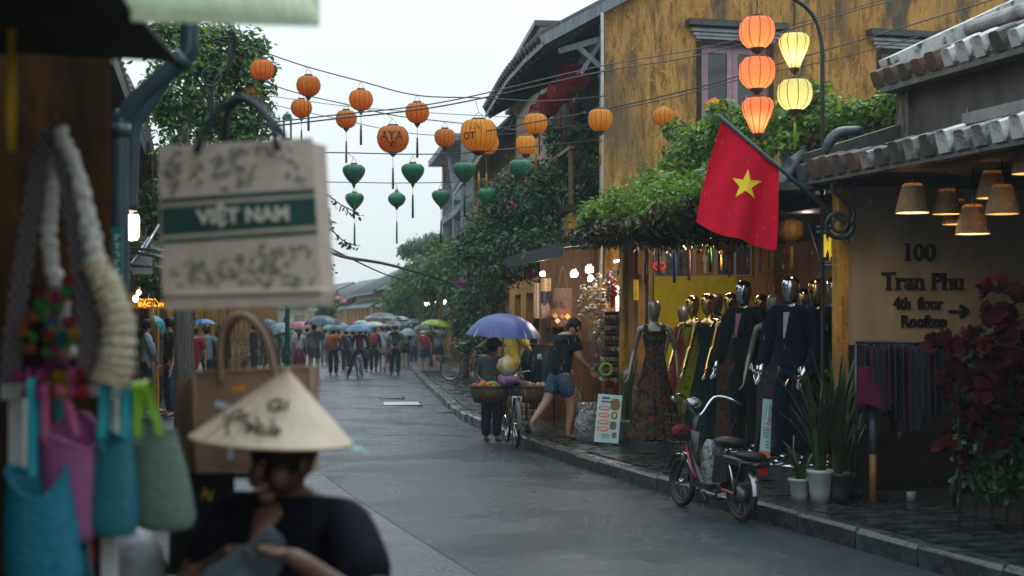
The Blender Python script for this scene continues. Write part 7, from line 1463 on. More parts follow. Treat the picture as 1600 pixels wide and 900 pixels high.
# people waiting on the left
walker('woman in a pale blue shirt tunic standing at the left shop', 229, 650, 497, -70, (K('pale_blue_tunic', (.32,.45,.58)), 'l', .36), ('trousers', darkT), 'long', skin2, pose={'elR': (.13,.05,.65), 'wrR': (.04,.12,.55), 'hnR': (.0,.13,.52), 'elL': (-.13,.05,.65), 'wrL': (-.04,.12,.54), 'hnL': (0,.13,.5)}, z=.05)
walker('dark-haired woman in black behind the pale blue tunic', 244, 645, 496, -60, (K('black_top'), 'l'), ('trousers', darkT), 'long', skin2, z=.05)
walker('woman in black with a pale shoulder bag and jeans beside the timber pole', 266, 652, 494, 120, (K('black_top'), 's'), ('trousers', K('blue_jeans', (.04,.08,.14))), 'long', skin2, extra=bag_side(K('white_bag', (.5,.5,.5)), 1), z=.05)
walker('person in a white cap in the dark of the left shop', 227, 632, 490, -90, (K('ink_jacket'), 'l'), ('trousers', darkT), 'short', z=.05)
walker('person in a grey-green t-shirt and black shorts under the blue umbrella', 322, 630, 506, 0, (K('grey_green', (.16,.24,.24)), 's', .45), ('shorts', K('black_shorts')), 'short', skin2, 0, pose=arm, z=0)
walker('person in red partly behind the timber pole', 303, 632, 508, 0, (K('deep_red_top', (.25,.02,.03)), 's', .4), ('trousers', K('white_trousers', (.55,.55,.55))), 'short', z=0)
walker('person sheltering with dark clothes left of the kraft bag handle', 345, 620, 505, -30, (K('ink_jacket'), 'l'), ('trousers', darkT), 'long')
for i, (px, py, hpy, tc, bc_, um_c, w_, lb) in enumerate(((480,574,512,(.25,.08,.1),(.03,.03,.04),'slate_blue',34,'person in a plum top behind the navy umbrella'), (507,571,514,(.1,.25,.3),(.2,.18,.16),None,0,'person in a teal top far behind the navy umbrella'), (571,570,513,(.5,.5,.5),(.03,.03,.03),'ice_blue',34,'person in white far behind the blue umbrella'), (627,572,512,(.03,.03,.035),(.03,.03,.03),'smoke',32,'person in black far behind the clear umbrella'), (646,569,514,(.2,.22,.24),(.05,.07,.12),None,0,'person in grey far behind the olive umbrella'), (610,566,514,(.35,.1,.08),(.03,.03,.03),'cobalt',30,'person in a rust top far behind the white-rimmed umbrella'), (529,569,514,(.4,.42,.45),(.03,.03,.03),'sea',32,'person in a pale top far behind the small black umbrella'), (412,574,510,(.05,.07,.09),(.03,.03,.03),'night',42,'person in dark blue at the far left of the crowd'), (385,580,508,(.2,.2,.22),(.03,.03,.03),None,0,'person in grey among the bicycles on the left'), (462,572,513,(.3,.32,.36),(.05,.05,.06),None,0,'person in pale grey behind the pink umbrella'))):
    walker(lb, px, py, hpy, RN.uniform(-20, 20), (K('crowd_%d' % i, tc), 's' if i % 2 else 'l', .46), ('trousers' if i % 3 else 'shorts', K('crowd_legs_%d' % i, bc_)), ('short', 'long', 'pony')[i % 3], (skin1, skin2)[i % 2], (1, 0, -1)[i % 3], pose=arm if um_c else None)
    if um_c: U(um_c.replace('_', ' ')+' umbrella over the '+lb, px+3, hpy-2, w_, at(px, py).y, um(um_c, {'slate_blue': (.1,.17,.26), 'ice_blue': (.35,.5,.6), 'smoke': (.06,.07,.08), 'cobalt': (.04,.12,.35), 'sea': (.08,.3,.32), 'night': (.02,.04,.07)}[um_c]), h=.48)
# bicycles and the van
for px, py, rot, lb in ((731, 596, 62, 'black bicycle parked on the right pavement'), (372, 588, -70, 'bicycle parked behind the kraft bag handle'), (415, 586, -50, 'bicycle leaning among the people on the left'), (462, 582, 5, 'teal bicycle pushed between the crowd on the left'), (540, 578, 10, 'dark bicycle standing behind the orange top')):
    bicycle(lb, at(px, py, .15 if px == 731 else 0), A_(rot), M('bike_dark_paint') if 'teal' not in lb else M('bike_teal', (.03,.25,.28), r=.35), 'bicycles', basket=px in (731, 415))
U('wide dark umbrella with a white crown, rising highest over the crowd', 598, 499, 62, 50, um('dark'), h=.34, trim=um('white'))
U('small white umbrella right behind the highest dark umbrella', 626, 500, 30, 54, um('white'), h=.4)
# left side street furniture
tp = thing('timber_pole', 'grey timber utility pole on the left pavement below the tote bag', 'pole', P(285, 505, 14)*1.0-Vector((0,0,1.7))); MB().tube([Vector((tp.location.x, 14, 0)), P(285, 505, 14), P(285, 330, 14)], [.085,.08,.075], 10).build('shaft', M('weathered_timber', (.14,.12,.11), (.07,.06,.055), 8, r=.8, st=(4,4,.3), bump=.7), tp)
for i in range(3): MB().tube(crv([P(330+6*i, 60, 15), P(352+8*i, 70-6*i, 15), P(366-4*i, 50+8*i, 15), P(362-3*i, 100, 15), P(340-3*i, 120+4*i, 15), P(326+3*i, 150, 15), P(332+2*i, 190, 15)], 5), .014, 6).build('slack_cable', wirem, tp)
MB().tube(arc(P(330, 120, 14.9), .1, 0, 2*PI, 16)[:-1], .012, 6, closed=True).build('cable_coil', wirem, tp)
gp_ = thing('green_lamp', 'green metal lantern frame of a street lamp behind the tote bag', 'street lamp', P(449, 222, 30)); c = P(449, 218, 30); k = 30/F
for sx in (-5.5, 5.5):
    for sy in (-.07, .07): MB().bar(c+Vector((sx*k,sy,0)), c+Vector((sx*k,sy,32*k)), .02, .02).build('frame_bar', M('lamp_green', (.02,.14,.09), r=.4), gp_)
MB().box(c+Vector((0,0,33*k)), (15*k,.22,.04)).build('top_plate', M('lamp_green'), gp_); MB().lathe([(.07,.0),(.1,.05),(.04,.09),(.02,.13)], 10, c+Vector((0,0,34*k))).build('finial', M('lamp_green'), gp_); MB().box(c+Vector((0,0,-.0)), (14*k,.2,.03)).build('bottom_plate', M('lamp_green'), gp_); MB().tube([c, Vector((c.x, c.y, 0))], .05, 8).build('post', M('lamp_green'), gp_)
sg = thing('shop_signboard', 'small lit orange signboard with yellow lettering above the waiting women', 'sign', P(233, 470, 24)); MB().box(P(233, 471, 24), (.62,.06,.24)).build('panel', M('sign_orange_lit', (.35,.1,.01), r=.5, em=.25), sg); yl = M('sign_letters_lit', (1,.6,.05), em=.9, r=.5)
text('lettering', 'ỐC NÓNG', .1, yl, sg, P(233, 466, 23.95), (PI/2,0,0), .003, .003); text('lettering', 'ĐẶC SẢN', .1, yl, sg, P(236, 476, 23.95), (PI/2,0,0), .003, .003)
for px, py, lb in ((212, 467, 'warm lamp left of the lit orange signboard'), (217, 457, 'warm lamp above the lit orange signboard')): spot(lb, px, py, 22, M('warm_small'), .045 if py > 460 else .035, 2, (1,.7,.4), 'warm lamps at the left shop', 3.0)
af = thing('metal_awning', 'bare metal awning bars jutting from the left shops', 'awning', P(215, 400, 14.5))
for a, b in (((205,388,14.5),(255,392,14)), ((205,394,14.5),(255,402,14)), ((232,372,14.8),(205,412,14.3)), ((248,352,14.9),(222,395,14.4)), ((205,415,14.5),(255,418,14))): MB().tube([P(*a), P(*b)], .017, 6).build('tube_bar', steel, af)
cab = thing('electric_box', 'grey electric meter box fixed under the awning frame', 'meter box', P(222, 415, 14.6)); MB().box(P(222, 412, 14.6), (.2,.12,.22), .3).build('case', M('meter_grey', (.25,.25,.27), r=.5), cab)
# ================================================================== close foreground, left
# awning sheet over the viewer
aw = thing('awning', 'greenish translucent corrugated awning edge at the top of the view', 'awning', P(350, 20, 3.0))
g = []
for i in range(61):
    x = -.81+.40*i/60; row = []
    for j in range(6): row.append(Vector((x, 3.02-.32*j, 2.345+(.02*(60-i)/60)+.008*math.sin(i*2.1)+.1*j)))
    g.append(row)
MB().slab(g, (0,.0,.004)).build('sheet', M('fibreglass_green', (.9,.94,.82), (.8,.86,.7), 4, r=.4, transl=.92, st=(6,1,1)), aw)
g = [[Vector((-.81+.40*i/60, 3.02+.004*math.sin(i*2.1), 2.33+.012*(60-i)/60+.075*j)) for j in range(3)] for i in range(61)]
MB().slab(g, (0,.006,0)).build('valance', M('fibreglass_green'), aw)
MB().bar(Vector((-1.3, 3.05, 2.47)), Vector((-.41, 3.05, 2.445)), .03, .04).build('front_rail', wooddark, aw)
da = thing('dark_awning', 'dark canvas awning stretched over the hanging bags at the top left', 'awning', P(80, 10, 3.3))
MB().slab([[Vector((x, y_, 2.36+.16*(3.4-y_)/2+.012*math.sin(x*9))) for y_ in (3.5, 3.3, 3.0, 2.7, 2.4)] for x in (-3.2, -2.4, -1.6, -1.2, -.82)], (0,0,.01)).build('canvas', M('dark_canvas', (.05,.055,.04), (.03,.03,.025), 5, r=.8), da)
# hanging yellow ribbon
rb_ = MB().slab([[P(11+13*i/3, 45+190*j/8, 3.1)+Vector((0,.006*math.sin(j+i),0)) for i in range(4)] for j in range(9)], (0,.003,0)); tag(rb_.build('yellow_ribbon', cloth('ribbon_yellow', (.6,.36,.02))), 'long yellow ribbon hanging at the left edge', 'ribbon')
# lamp and teal banner on the downpipe
lp_ = thing('square_lamp', 'glowing white square lamp on the wall beside the downpipe', 'lamp', P(203, 355, 8)); c = P(203, 354, 8)
MB().lathe([(.04,-.075),(.052,-.055),(.052,.05),(.045,.066)], 4, c).build('glass_shade', M('lamp_glow', (1,.9,.75), em=9, emc=(1,.82,.6)), lp_); MB().lathe([(.055,.066),(.03,.09),(.012,.11)], 10, c).build('lamp_cap', black, lp_); MB().tube(crv([c+Vector((0,0,.1)), c+Vector((.04,.0,.24)), c+Vector((-.05,.02,.3)), c+Vector((-.16,.04,.26))], 4), .01, 6).build('lamp_arm', black, lp_)
ld = bpy.data.lights.new('lamp_light', 'POINT'); ld.energy = 9; ld.color = (1,.75,.48); ld.shadow_soft_size = .05; lo = bpy.data.objects.new('lamp_light', ld); C.objects.link(lo); lo.location = c-Vector((0,.02,.12))
bn = thing('teal_banner', 'narrow vertical teal sign with white characters below the square lamp', 'sign', P(183, 410, 5.3)); MB().box(P(183, 409, 5.35), (.042,.012,.26)).build('panel', M('banner_teal', (.02,.2,.19), r=.5), bn)
for i in range(7): y_ = 368+i*13; MB().box(P(183, y_, 5.34), (.02,.006,.005)).build('white_mark', pwh, bn); MB().box(P(183+(i % 3-1)*2, y_+5, 5.34), (.006,.006,.012)).build('white_mark', pwh, bn)
ys = thing('lit_strip_sign', 'narrow lit yellow sign strip below the square lamp', 'sign', P(190, 430, 9)); MB().box(P(192, 430, 9), (.045,.03,.12)).build('panel', M('strip_lit', (1,.6,.2), em=.8, r=.5), ys); MB().box(P(192, 540, 9), (.05,.04,.62)).build('post', ywall2, ys)
# ---- the tote bag
def quadpt(tl, tr, br, bl):
    return lambda s_, t_: (tl.lerp(tr, s_)).lerp(bl.lerp(br, s_), t_)
Yt = 3.42; qt = quadpt(P(247,229,Yt), P(488,215,Yt+.05), P(503,455,Yt+.05), P(254,462,Yt))
tote = thing('tote_bag', 'beige floral tote bag with a dark green lettered band hanging in front', 'tote bag', qt(.5, 1))
canv = M('tote_canvas', (.62,.49,.41), (.54,.42,.35), 30, r=.85, bump=.3, bsc=120); grn_t = M('tote_green', (.012,.075,.06), (.009,.055,.045), 30, r=.85); nt_ = (qt(0,1)-qt(0,0)).cross(qt(1,0)-qt(0,0)).normalized()
if nt_.y > 0: nt_ = -nt_
bul = lambda s_, t_: qt(s_, t_)+nt_*(.012*math.sin(PI*s_)*math.sin(PI*min(1,t_+.1)))
MB().slab([[bul(i/16, j/16) for j in range(17)] for i in range(17)], -nt_*.012).build('front_panel', canv, tote)
dpt = Vector((.012,.16,0))
MB().slab([[qt(1, j/8)+dpt*(i/4)+Vector((-.018*math.sin(PI*i/4),0,0)) for j in range(9)] for i in range(5)], (-.006,0,0)).build('side_panel', canv, tote); MB().slab([[qt(0, j/8)+dpt*(i/4)+Vector((.018*math.sin(PI*i/4),0,0)) for j in range(9)] for i in range(5)], (.006,0,0)).build('side_panel', canv, tote)
MB().slab([[qt(i/8, 0)+dpt+(qt(0,1)-qt(0,0))*(j/4) for j in range(5)] for i in range(9)], (0,.01,0)).build('back_panel', canv, tote)
MB().hexa([qt(0,1)+nt_*.0, qt(1,1)+nt_*.0, qt(1,1)+dpt, qt(0,1)+dpt], [v+Vector((.006*(1 if k in (0,3) else -1),0,-.034)) for k, v in enumerate((qt(0,1), qt(1,1), qt(1,1)+dpt, qt(0,1)+dpt))]).build('base', canv, tote)
MB().tube([qt(i/8, .995)+nt_*.004 for i in range(9)], .007, 6).build('hem', canv, tote)
def band(t0, t1, nm='band'):
    MB().slab([[bul(i/16*.985+.008, t0(i/16)+(t1(i/16)-t0(i/16))*j/3)+nt_*.0015 for j in range(4)] for i in range(17)], -nt_*.001).build(nm, grn_t, tote)
band(lambda s_: .352-.02*s_, lambda s_: .385-.02*s_); band(lambda s_: .41-.022*s_, lambda s_: .60-.03*s_); band(lambda s_: .625-.028*s_, lambda s_: .655-.028*s_)
tx = text('lettering', 'VIỆT NAM', .047, M('tote_cream', (.6,.52,.44), r=.8), tote, bul(.53, .492)+nt_*.004, None, .0008, .0022, spacing=1.03)
ux = (qt(1,.5)-qt(0,.5)).normalized(); uy = (qt(.5,0)-qt(.5,1)); uy = (uy-ux*uy.dot(ux)).normalized(); tx.rotation_euler = Matrix((ux, uy, ux.cross(uy))).transposed().to_euler()
rg = random.Random(21); fl = [MB(), MB()]
def pleaf(m, s_, t_, ang, ln, wd):
    pts = []
    for k in range(9):
        a = 2*PI*k/8; x, y_ = ln*math.cos(a), wd*math.sin(a)*(1-.35*math.cos(a)); pts.append((s_+x*math.cos(ang)-y_*math.sin(ang), t_+(x*math.sin(ang)+y_*math.cos(ang))))
    m.prism([bul(min(.985, max(.015, a)), b)+nt_*.0012 for a, b in pts[:-1]], nt_*.0006)
for (t0, t1, n_) in ((.05, .31, 120), (.69, .96, 130)):
    for i in range(n_):
        s_, t_ = rg.uniform(.05, .95), rg.uniform(t0, t1); den = noise.noise(Vector((s_*5, t_*5, 3)))
        if den < -.12: continue
        pleaf(fl[i % 2], s_, min(t1, max(t0, t_)), rg.uniform(0, PI), rg.uniform(.018, .04), rg.uniform(.008, .015))
tag(fl[0].build('floral_print', M('print_grey_green', (.17,.18,.15), r=.85), tote), kind='stuff'); tag(fl[1].build('floral_print', M('print_grey_olive', (.26,.24,.19), r=.85), tote), kind='stuff')
hs = M('strap_green_black', (.02,.035,.04), r=.6)
for k, oy in ((0, -.01), (1, .16)):
    pts = crv([P(308+10*k,240,Yt)+Vector((0,oy,0)), P(322+8*k,205,Yt)+Vector((0,oy,0)), P(345,170,Yt)+Vector((0,oy*.5,0)), P(374,153,Yt)+Vector((0,oy*.2,0)), P(402,166,Yt)+Vector((0,oy*.5,0)), P(424,195,Yt)+Vector((0,oy,0)), P(436,236,Yt)+Vector((0,oy,0))], 5)
    m = MB(); m.tube(pts, .0145, 8, flat=.6); m.build('handle', hs, tote)
tag(MB().tube([P(374,156,Yt+.05), P(368,60,Yt), Vector((-.66,3.06,2.44))], .005, 6).build('string', black), 'thin dark string holding the tote bag from the awning rail', 'string')
# ---- kraft bags
kraft = M('kraft_paper', (.30,.19,.125), (.25,.155,.1), 12, r=.8, bump=.15); kraftd = M('kraft_jute', (.2,.12,.075), (.15,.09,.055), 40, r=.9, bump=.4, bsc=90)
for i, (lb, x0, x1, y0, y1, Y, mt) in enumerate((('front kraft bag with looped handles behind the conical hat', 304, 486, 583, 738, 3.9, kraft), ('second kraft bag squeezed behind the front one', 290, 472, 590, 735, 4.02, kraftd), ('third kraft bag at the back of the bag stack', 276, 460, 596, 748, 4.14, kraftd))):
    a, b, c_, d = P(x0,y1,Y), P(x1,y1,Y+.06), P(x1,y0-10,Y+.06), P(x0,y0,Y); o = thing('kraft_bag', lb, 'bag', (a+b)/2, 'stack of kraft bags'); dv = Vector((.01,.09,0))
    MB().hexa([a,b,b+dv,a+dv], [d,c_,c_+dv,d+dv]).build('bag_body', mt, o)
    if i == 0:
        for e_ in (((a,b)), ((d,c_)), ((a,d)), ((b,c_))): MB().tube([e_[0]+Vector((0,-.003,0)), e_[1]+Vector((0,-.003,0))], .005, 6).build('seam', mt, o)
        for k in (0, 1):
            of = Vector((0,-.004+.08*k,0)); pts = crv([P(346,600,Y)+of, P(344,540,Y)+of, P(354,505,Y)+of, P(378,492,Y)+of, P(404,510,Y)+of, P(422,545,Y)+of, P(432,600,Y)+of], 5); MB().tube(pts, .012, 8, flat=.8).build('handle', mt if k == 0 else M('handle_dark', (.03,.025,.02), r=.7), o)
        for px, py, w_, h_, cc, rt in ((348,633,.04,.016,(.5,.6,.7),.3), (374,607,.04,.014,(.7,.25,.02),-.1), (342,690,.022,.016,(.75,.2,.02),.1), (361,706,.016,.04,(.55,.58,.62),.1)):
            p = P(px,py,Y)+Vector((0,-.006,0)); R2 = Matrix.Rotation(rt, 3, 'Y'); MB().prism([p+R2 @ Vector(v) for v in ((-w_/2,0,-h_/2),(w_/2,0,-h_/2),(w_/2*.8,0,h_/2),(-w_/2,0,h_/2))], (0,-.002,0)).build('paper_tag', M('tag_%d' % px, cc, r=.7), o)
bb_ = thing('black_bag', 'black bag with yellow lettering hanging below the kraft bags', 'bag', P(330, 860, 3.75)); MB().hexa([P(262,900,3.8),P(372,900,3.8),P(372,900,3.9),P(262,900,3.9)], [P(268,740,3.8),P(366,740,3.8),P(366,740,3.9),P(268,740,3.9)]).build('bag_body', M('black_canvas', (.012,.01,.01), r=.9), bb_); text('lettering', 'N', .04, M('gold_print', (.6,.4,.03), r=.6), bb_, P(324,774,3.79), (PI/2,.3,0), .001, .001); text('lettering', 'DI', .045, M('gold_print'), bb_, P(309,846,3.79), (PI/2,0,0), .001, .001)
# ---- white rail with woven bags
rl = thing('display_rail', 'white painted rail holding the woven bags at the lower left', 'rail', P(100, 610, 3.35)); MB().bar(P(5,613,3.4), P(205,606,3.4), .03, .034).build('top_bar', white, rl)
for px in (28, 172): MB().bar(P(px,622,3.43), Vector((P(px,622,3.43).x, 3.43, .06)), .035, .03, up=(0,1,0)).build('leg', white, rl)
def woven(label, cx, ty, wt, by, wb_, Y, mat, sm_, straps, lean=0, strapw=.008):
    o = thing('woven_bag', label, 'bag', P(cx+lean, by, Y), 'woven bags on the rail'); k = Y/F; T = P(cx, ty, Y); B = P(cx+lean, by, Y); m = MB(); vs, N, Mn = [], 28, 26
    prof = [(i/Mn) for i in range(Mn+1)]; g = []
    for i, f_ in enumerate(prof):
        c = B.lerp(T, f_); w_ = (wb_+(wt-wb_)*f_)/2*k*(1+.1*math.sin(PI*f_))*min(1, .72+.28*(f_/.14)**.5); rip = .004*(i % 2)
        g.append([c+Vector(((w_+rip*(1 if (j+i) % 2 else .2))*math.cos(2*PI*j/N), (w_*.55+rip)*math.sin(2*PI*j/N), (.42*w_*f_**3)*math.sin(2*PI*j/N)+(.02*math.sin(4*PI*j/N+cx)*f_**4))) for j in range(N)])
    vs = [p for r in g for p in r]; m.add(vs, [(i*N+j, i*N+(j+1) % N, (i+1)*N+(j+1) % N, (i+1)*N+j) for i in range(Mn) for j in range(N)]+[tuple(range(N-1, -1, -1))], True); m.build('basket', mat, o)
    MB().tube(g[-1], .006, 6, closed=True).build('rim', mat, o)
    for (ax_, ay, tx_, ty_, bx_) in straps:
        pts = crv([P(ax_,ay,Y-.03), P(ax_+(tx_-ax_)*.45,ay+(ty_-ay)*.6,Y-.03), P(tx_,ty_,Y-.04), P((tx_+bx_)/2,ty_-4,Y), P(bx_,ty_+2,Y+.06), P(bx_-(bx_-ax_)*.5,ay,Y+.07)], 5); MB().slab([[p-Vector((strapw,0,0)), p+Vector((strapw,0,0))] for p in pts], (0,-.004,0)).build('strap', sm_, o)
    return o
def wov(name, a, b, sc2=30): return M('woven_'+name, a, b, sc2, r=.45, bump=.7, bsc=50, st=(1,1,3.5), wave=None)
tq, pk_, lmn = M('strap_turquoise', (.02,.42,.5), r=.4), M('strap_pink', (.6,.12,.28), r=.4), M('strap_lime', (.25,.55,.03), r=.4)
woven('tall turquoise woven bag hanging lowest at the left', 58, 745, 92, 925, 118, 3.25, wov('turquoise', (.01,.25,.38), (.008,.19,.3)), tq, ((52,745,48,598,60),), 14)
woven('teal woven bag hanging behind the turquoise one', 100, 850, 70, 960, 90, 3.42, wov('teal_plain', (.01,.22,.32), (.01,.17,.26)), tq, ((96,850,90,610,98),), 4)
woven('pink woven bag with pink straps on the rail', 106, 678, 90, 846, 66, 3.3, wov('pink', (.46,.13,.34), (.38,.1,.28)), pk_, ((72,690,70,603,76), (122,680,92,602,100)), 12)
woven('blue-green speckled woven bag in the middle of the rail', 178, 681, 54, 836, 76, 3.3, wov('speckled', (.01,.14,.3), (.02,.26,.2), 45), tq, ((160,684,162,600,170), (196,684,196,600,202)), 0)
woven('grey-green woven bag with lime straps on the rail', 242, 676, 66, 828, 96, 3.35, wov('sage', (.17,.24,.19), (.13,.19,.15)), lmn, ((216,682,212,602,222), (250,680,224,600,232)), 18)
# ---- crocheted and embroidered bags
crochet = M('crochet_cream', (.75,.66,.48), (.6,.5,.33), 40, r=.9, bump=1, bsc=70); crochetw = M('crochet_white', (.74,.7,.66), (.58,.55,.52), 40, r=.9, bump=1, bsc=70)
def lumpy(path, r0, r1, seed, n=40):
    pts = crv(path, 12); N = len(pts); m = MB(); m.tube(pts, [(r0+(r1-r0)*i/(N-1))*(1+.13*math.sin(i*1.9)) for i in range(N)], 18, flat=1.0)
    for i, v in enumerate(m.v): m.v[i] = v+Vector((1,1,1))*.006*noise.noise(v*55+Vector((seed,0,0)))
    return m
cb = thing('crochet_bag', 'cream crocheted shoulder bag hanging with a thick knitted strap', 'bag', P(170, 580, 3.3), 'bags hanging at the left edge')
lumpy([P(92,200,3.3),P(118,270,3.3),P(138,350,3.29),P(150,420,3.28)], .017, .024, 1).build('strap', crochetw, cb)
lumpy([P(146,410,3.27),P(166,450,3.27),P(184,500,3.27),P(182,560,3.27),P(172,600,3.27)], .03, .046, 2).build('pouch', crochet, cb)
wb2 = thing('white_sling_bag', 'white knitted sling hanging between the patterned straps', 'bag', P(85, 500, 3.34), 'bags hanging at the left edge'); lumpy([P(82,200,3.34),P(80,300,3.34),P(76,380,3.34),P(92,470,3.34),P(105,560,3.34)], .013, .024, 3).build('sling', crochetw, wb2)
def tribal():
    m = bpy.data.materials.new('tribal_weave'); m.use_nodes = True; n = m.node_tree.nodes; L = m.node_tree.links; b = n['Principled BSDF']; b.inputs['Roughness'].default_value = .9; t = n.new('ShaderNodeTexCoord'); mp = n.new('ShaderNodeMapping'); mp.inputs['Scale'].default_value = (110,110,60); L.new(t.outputs['Object'], mp.inputs[0])
    c = n.new('ShaderNodeTexChecker'); c.inputs['Scale'].default_value = 1; c.inputs[1].default_value = (.02,.02,.03,1); c.inputs[2].default_value = (.3,.3,.3,1); L.new(mp.outputs[0], c.inputs['Vector'])
    w_ = n.new('ShaderNodeTexWave'); w_.bands_direction = 'Z'; w_.inputs['Scale'].default_value = .22; L.new(mp.outputs[0], w_.inputs['Vector']); r_ = n.new('ShaderNodeValToRGB'); r_.color_ramp.interpolation = 'CONSTANT'; r_.color_ramp.elements[0].color = (.02,.02,.03,1); e = r_.color_ramp.elements.new(.3); e.color = (.12,.015,.03,1); r_.color_ramp.elements[1].position = .55; r_.color_ramp.elements[-1].color = (.1,.1,.12,1); L.new(w_.outputs[0], r_.inputs[0])
    x = n.new('ShaderNodeMix'); x.data_type = 'RGBA'; x.inputs[0].default_value = .45; L.new(c.outputs[0], x.inputs[6]); L.new(r_.outputs[0], x.inputs[7]); L.new(x.outputs[2], b.inputs['Base Color']); return m
trb = tribal()
eb_ = thing('embroidered_bag', 'dark embroidered hill-tribe bag with patterned straps and bright pompoms', 'bag', P(60, 590, 3.32), 'bags hanging at the left edge')
for pts, wd in (((( 78,196,3.3),(58,270,3.3),(38,400,3.3),(22,520,3.29),(14,600,3.29)), .02), (((84,198,3.29),(104,280,3.29),(120,370,3.28),(132,480,3.28),(140,600,3.28)), .021)):
    q = crv([P(*p) for p in pts], 6); MB().slab([[p-Vector((wd*(1+.2*i/len(q)),0,0)), p+Vector((wd*(1+.2*i/len(q)),0,0))] for i, p in enumerate(q)], (0,.006,0)).build('strap', trb, eb_)
MB().slab([[P(20+100*i/8,440+150*j/8,3.36)+Vector((0,-.02*math.sin(PI*i/8),0)) for j in range(9)] for i in range(9)], (0,.03,0)).build('pouch', M('tribal_dark', (.06,.012,.025), (.02,.02,.03), 25, r=.9), eb_)
pcs = [M('pompom_%d' % i, c, tuple(.6*x for x in c), 60, r=.95, bump=1, bsc=120) for i, c in enumerate(((.55,.02,.04), (.6,.08,.3), (.6,.2,.02), (.05,.4,.08), (.02,.3,.35), (.6,.4,.03), (.35,.05,.2)))]
rg = random.Random(8)
for i in range(46):
    f_ = rg.random(); px, py = 78+rg.gauss(0, 12+22*f_), 440+150*f_; r = rg.uniform(.009, .017); m = MB(); m.ball((0,0,0), r, 10, 7); m.v = [v*(1+.18*noise.noise(v*260)) for v in m.v]; m.v = [v+P(px, py, 3.25+rg.uniform(-.015,.02)) for v in m.v]; m.build('pompom', rg.choice(pcs), eb_)
for i in range(10): px = 30+rg.random()*110; MB().tube([P(px,575,3.27), P(px+2,600,3.27), P(px+rg.uniform(-6,6),622,3.27)], [.004,.01,.012], 6).build('tassel', rg.choice(pcs[:3]), eb_)
bundle('white plastic-wrapped bundle on the floor below the woven bags', 214, 880, 92, 110, 3.9, M('white_plastic_wrap', (.5,.53,.55), (.36,.39,.41), 10, r=.2, bump=1, bsc=14), 31)
bundle('red cloth bundle half hidden behind the turquoise bag', 134, 870, 26, 70, 3.7, cloth('red_bundle', (.4,.04,.02)), 32, name='cloth_bundle')
# ---- the woman in the conical hat
Hw = 1.5; wl = P(452, 505, 3.62); wl = Vector((wl.x, 3.62, 0))
wskin = M('skin_woman', (.13,.062,.038), (.1,.047,.03), 12, r=.5)
def woman_extra(o, J, H):
    hc = J['h0']*.5+J['h1']*.5
    def part(nm, f, mat_): m = MB(); f(m); m.build(nm, mat_, o)
    part('nose', lambda m: m.tube([hc+Vector((0,.062,.014)), hc+Vector((0,.076,-.004)), hc+Vector((0,.088,-.022)), hc+Vector((0,.074,-.03))], [.007,.009,.0125,.008], 8), wskin)
    part('lips', lambda m: m.ball(hc+Vector((0,.072,-.05)), .012, 12, 6, (1.7,.7,.7)), M('lips', (.28,.08,.07), r=.4))
    part('chin', lambda m: m.ball(hc+Vector((0,.056,-.078)), .024, 12, 8, (1.05,.9,.8)), wskin)
    part('neckline', lambda m: m.slab([[Vector((x*(.034-.03*i/5)*H, (.03+.062*(i/5)**.7)*1.35*H-.012*H*x*x, (.835-.085*i/5)*H)) for x in (-1,-.5,0,.5,1)] for i in range(6)], (0,-.01,0)), wskin)
    for q in (-1, 1):
        part('cheek', lambda m: m.ball(hc+Vector((q*.034,.046,-.03)), .03, 10, 8, (.95,.8,1.1)), wskin); part('eye', lambda m: m.ball(hc+Vector((q*.028,.068,.012)), .0085, 8, 6, (1.5,.8,.7)), M('eye_dark', (.03,.02,.02), r=.2)); part('eyebrow', lambda m: m.tube([hc+Vector((q*.014,.074,.028)), hc+Vector((q*.03,.073,.032)), hc+Vector((q*.046,.06,.028))], [.003,.0035,.002], 6), hairm); part('ear', lambda m: m.ball(hc+Vector((q*.074,.0,-.005)), .022, 8, 6, (.4,.7,1.3)), wskin)
wo = person('woman in a black top and conical palm hat at the front of the stall', wl, A_(152), Hw, {'elR': (.17,.07,.67), 'wrR': (.0,.19,.765), 'hnR': (-.045,.21,.78), 'elL': (-.23,.06,.66), 'wrL': (-.155,.19,.775), 'hnL': (-.105,.21,.79), 'h0': (0,.02,.875), 'h1': (0,.03,.92), 'h2': (0,.02,.965)}, wskin, (cloth('black_blouse', (.006,.007,.012)), 's', .42), ('trousers', cloth('black_trousers')), ('bun', None), M('dark_shoe', (.02,.02,.02), r=.5), True, bulk=1.3, extra=woman_extra)
ht = thing('conical_hat', 'pale palm-leaf conical hat with dark handwriting worn by the front woman', 'hat', P(425, 690, 3.6)); palm = M('palm_leaf', (.82,.68,.52), (.72,.58,.42), 20, r=.6, transl=.25, st=(1,1,.3), bump=.2)
hrad, hh_ = .203, .178; hcn = P(424, 686, 3.6)
hm_ = Matrix.Translation(hcn) @ Matrix.Rotation(.06, 4, 'Y') @ Matrix.Rotation(.03, 4, 'X')
def cone(t, f_, k=0): return hm_ @ Vector(((hrad*(1-f_)+k)*math.cos(t)+.03*f_, (hrad*(1-f_)+k)*math.sin(t), hh_*f_+k*.7))
NS = 64; rg = random.Random(2)
for s_ in range(16):        # palm strips sewn side by side
    g = []
    for i in range(5): t = 2*PI*(s_+i/4)/16; g.append([cone(t, f_/8*.985, .0022*(i/4)) for f_ in range(9)])
    MB().slab(g, (0,0,-.0012)).build('palm_strip', palm, ht)
for r_ in range(11): f_ = r_/11.5; MB().tube([cone(2*PI*i/48, f_, -.001) for i in range(48)], .0022 if r_ else .004, 5, closed=True).build('hoop', M('bamboo_hoop', (.5,.36,.2), r=.6), ht)
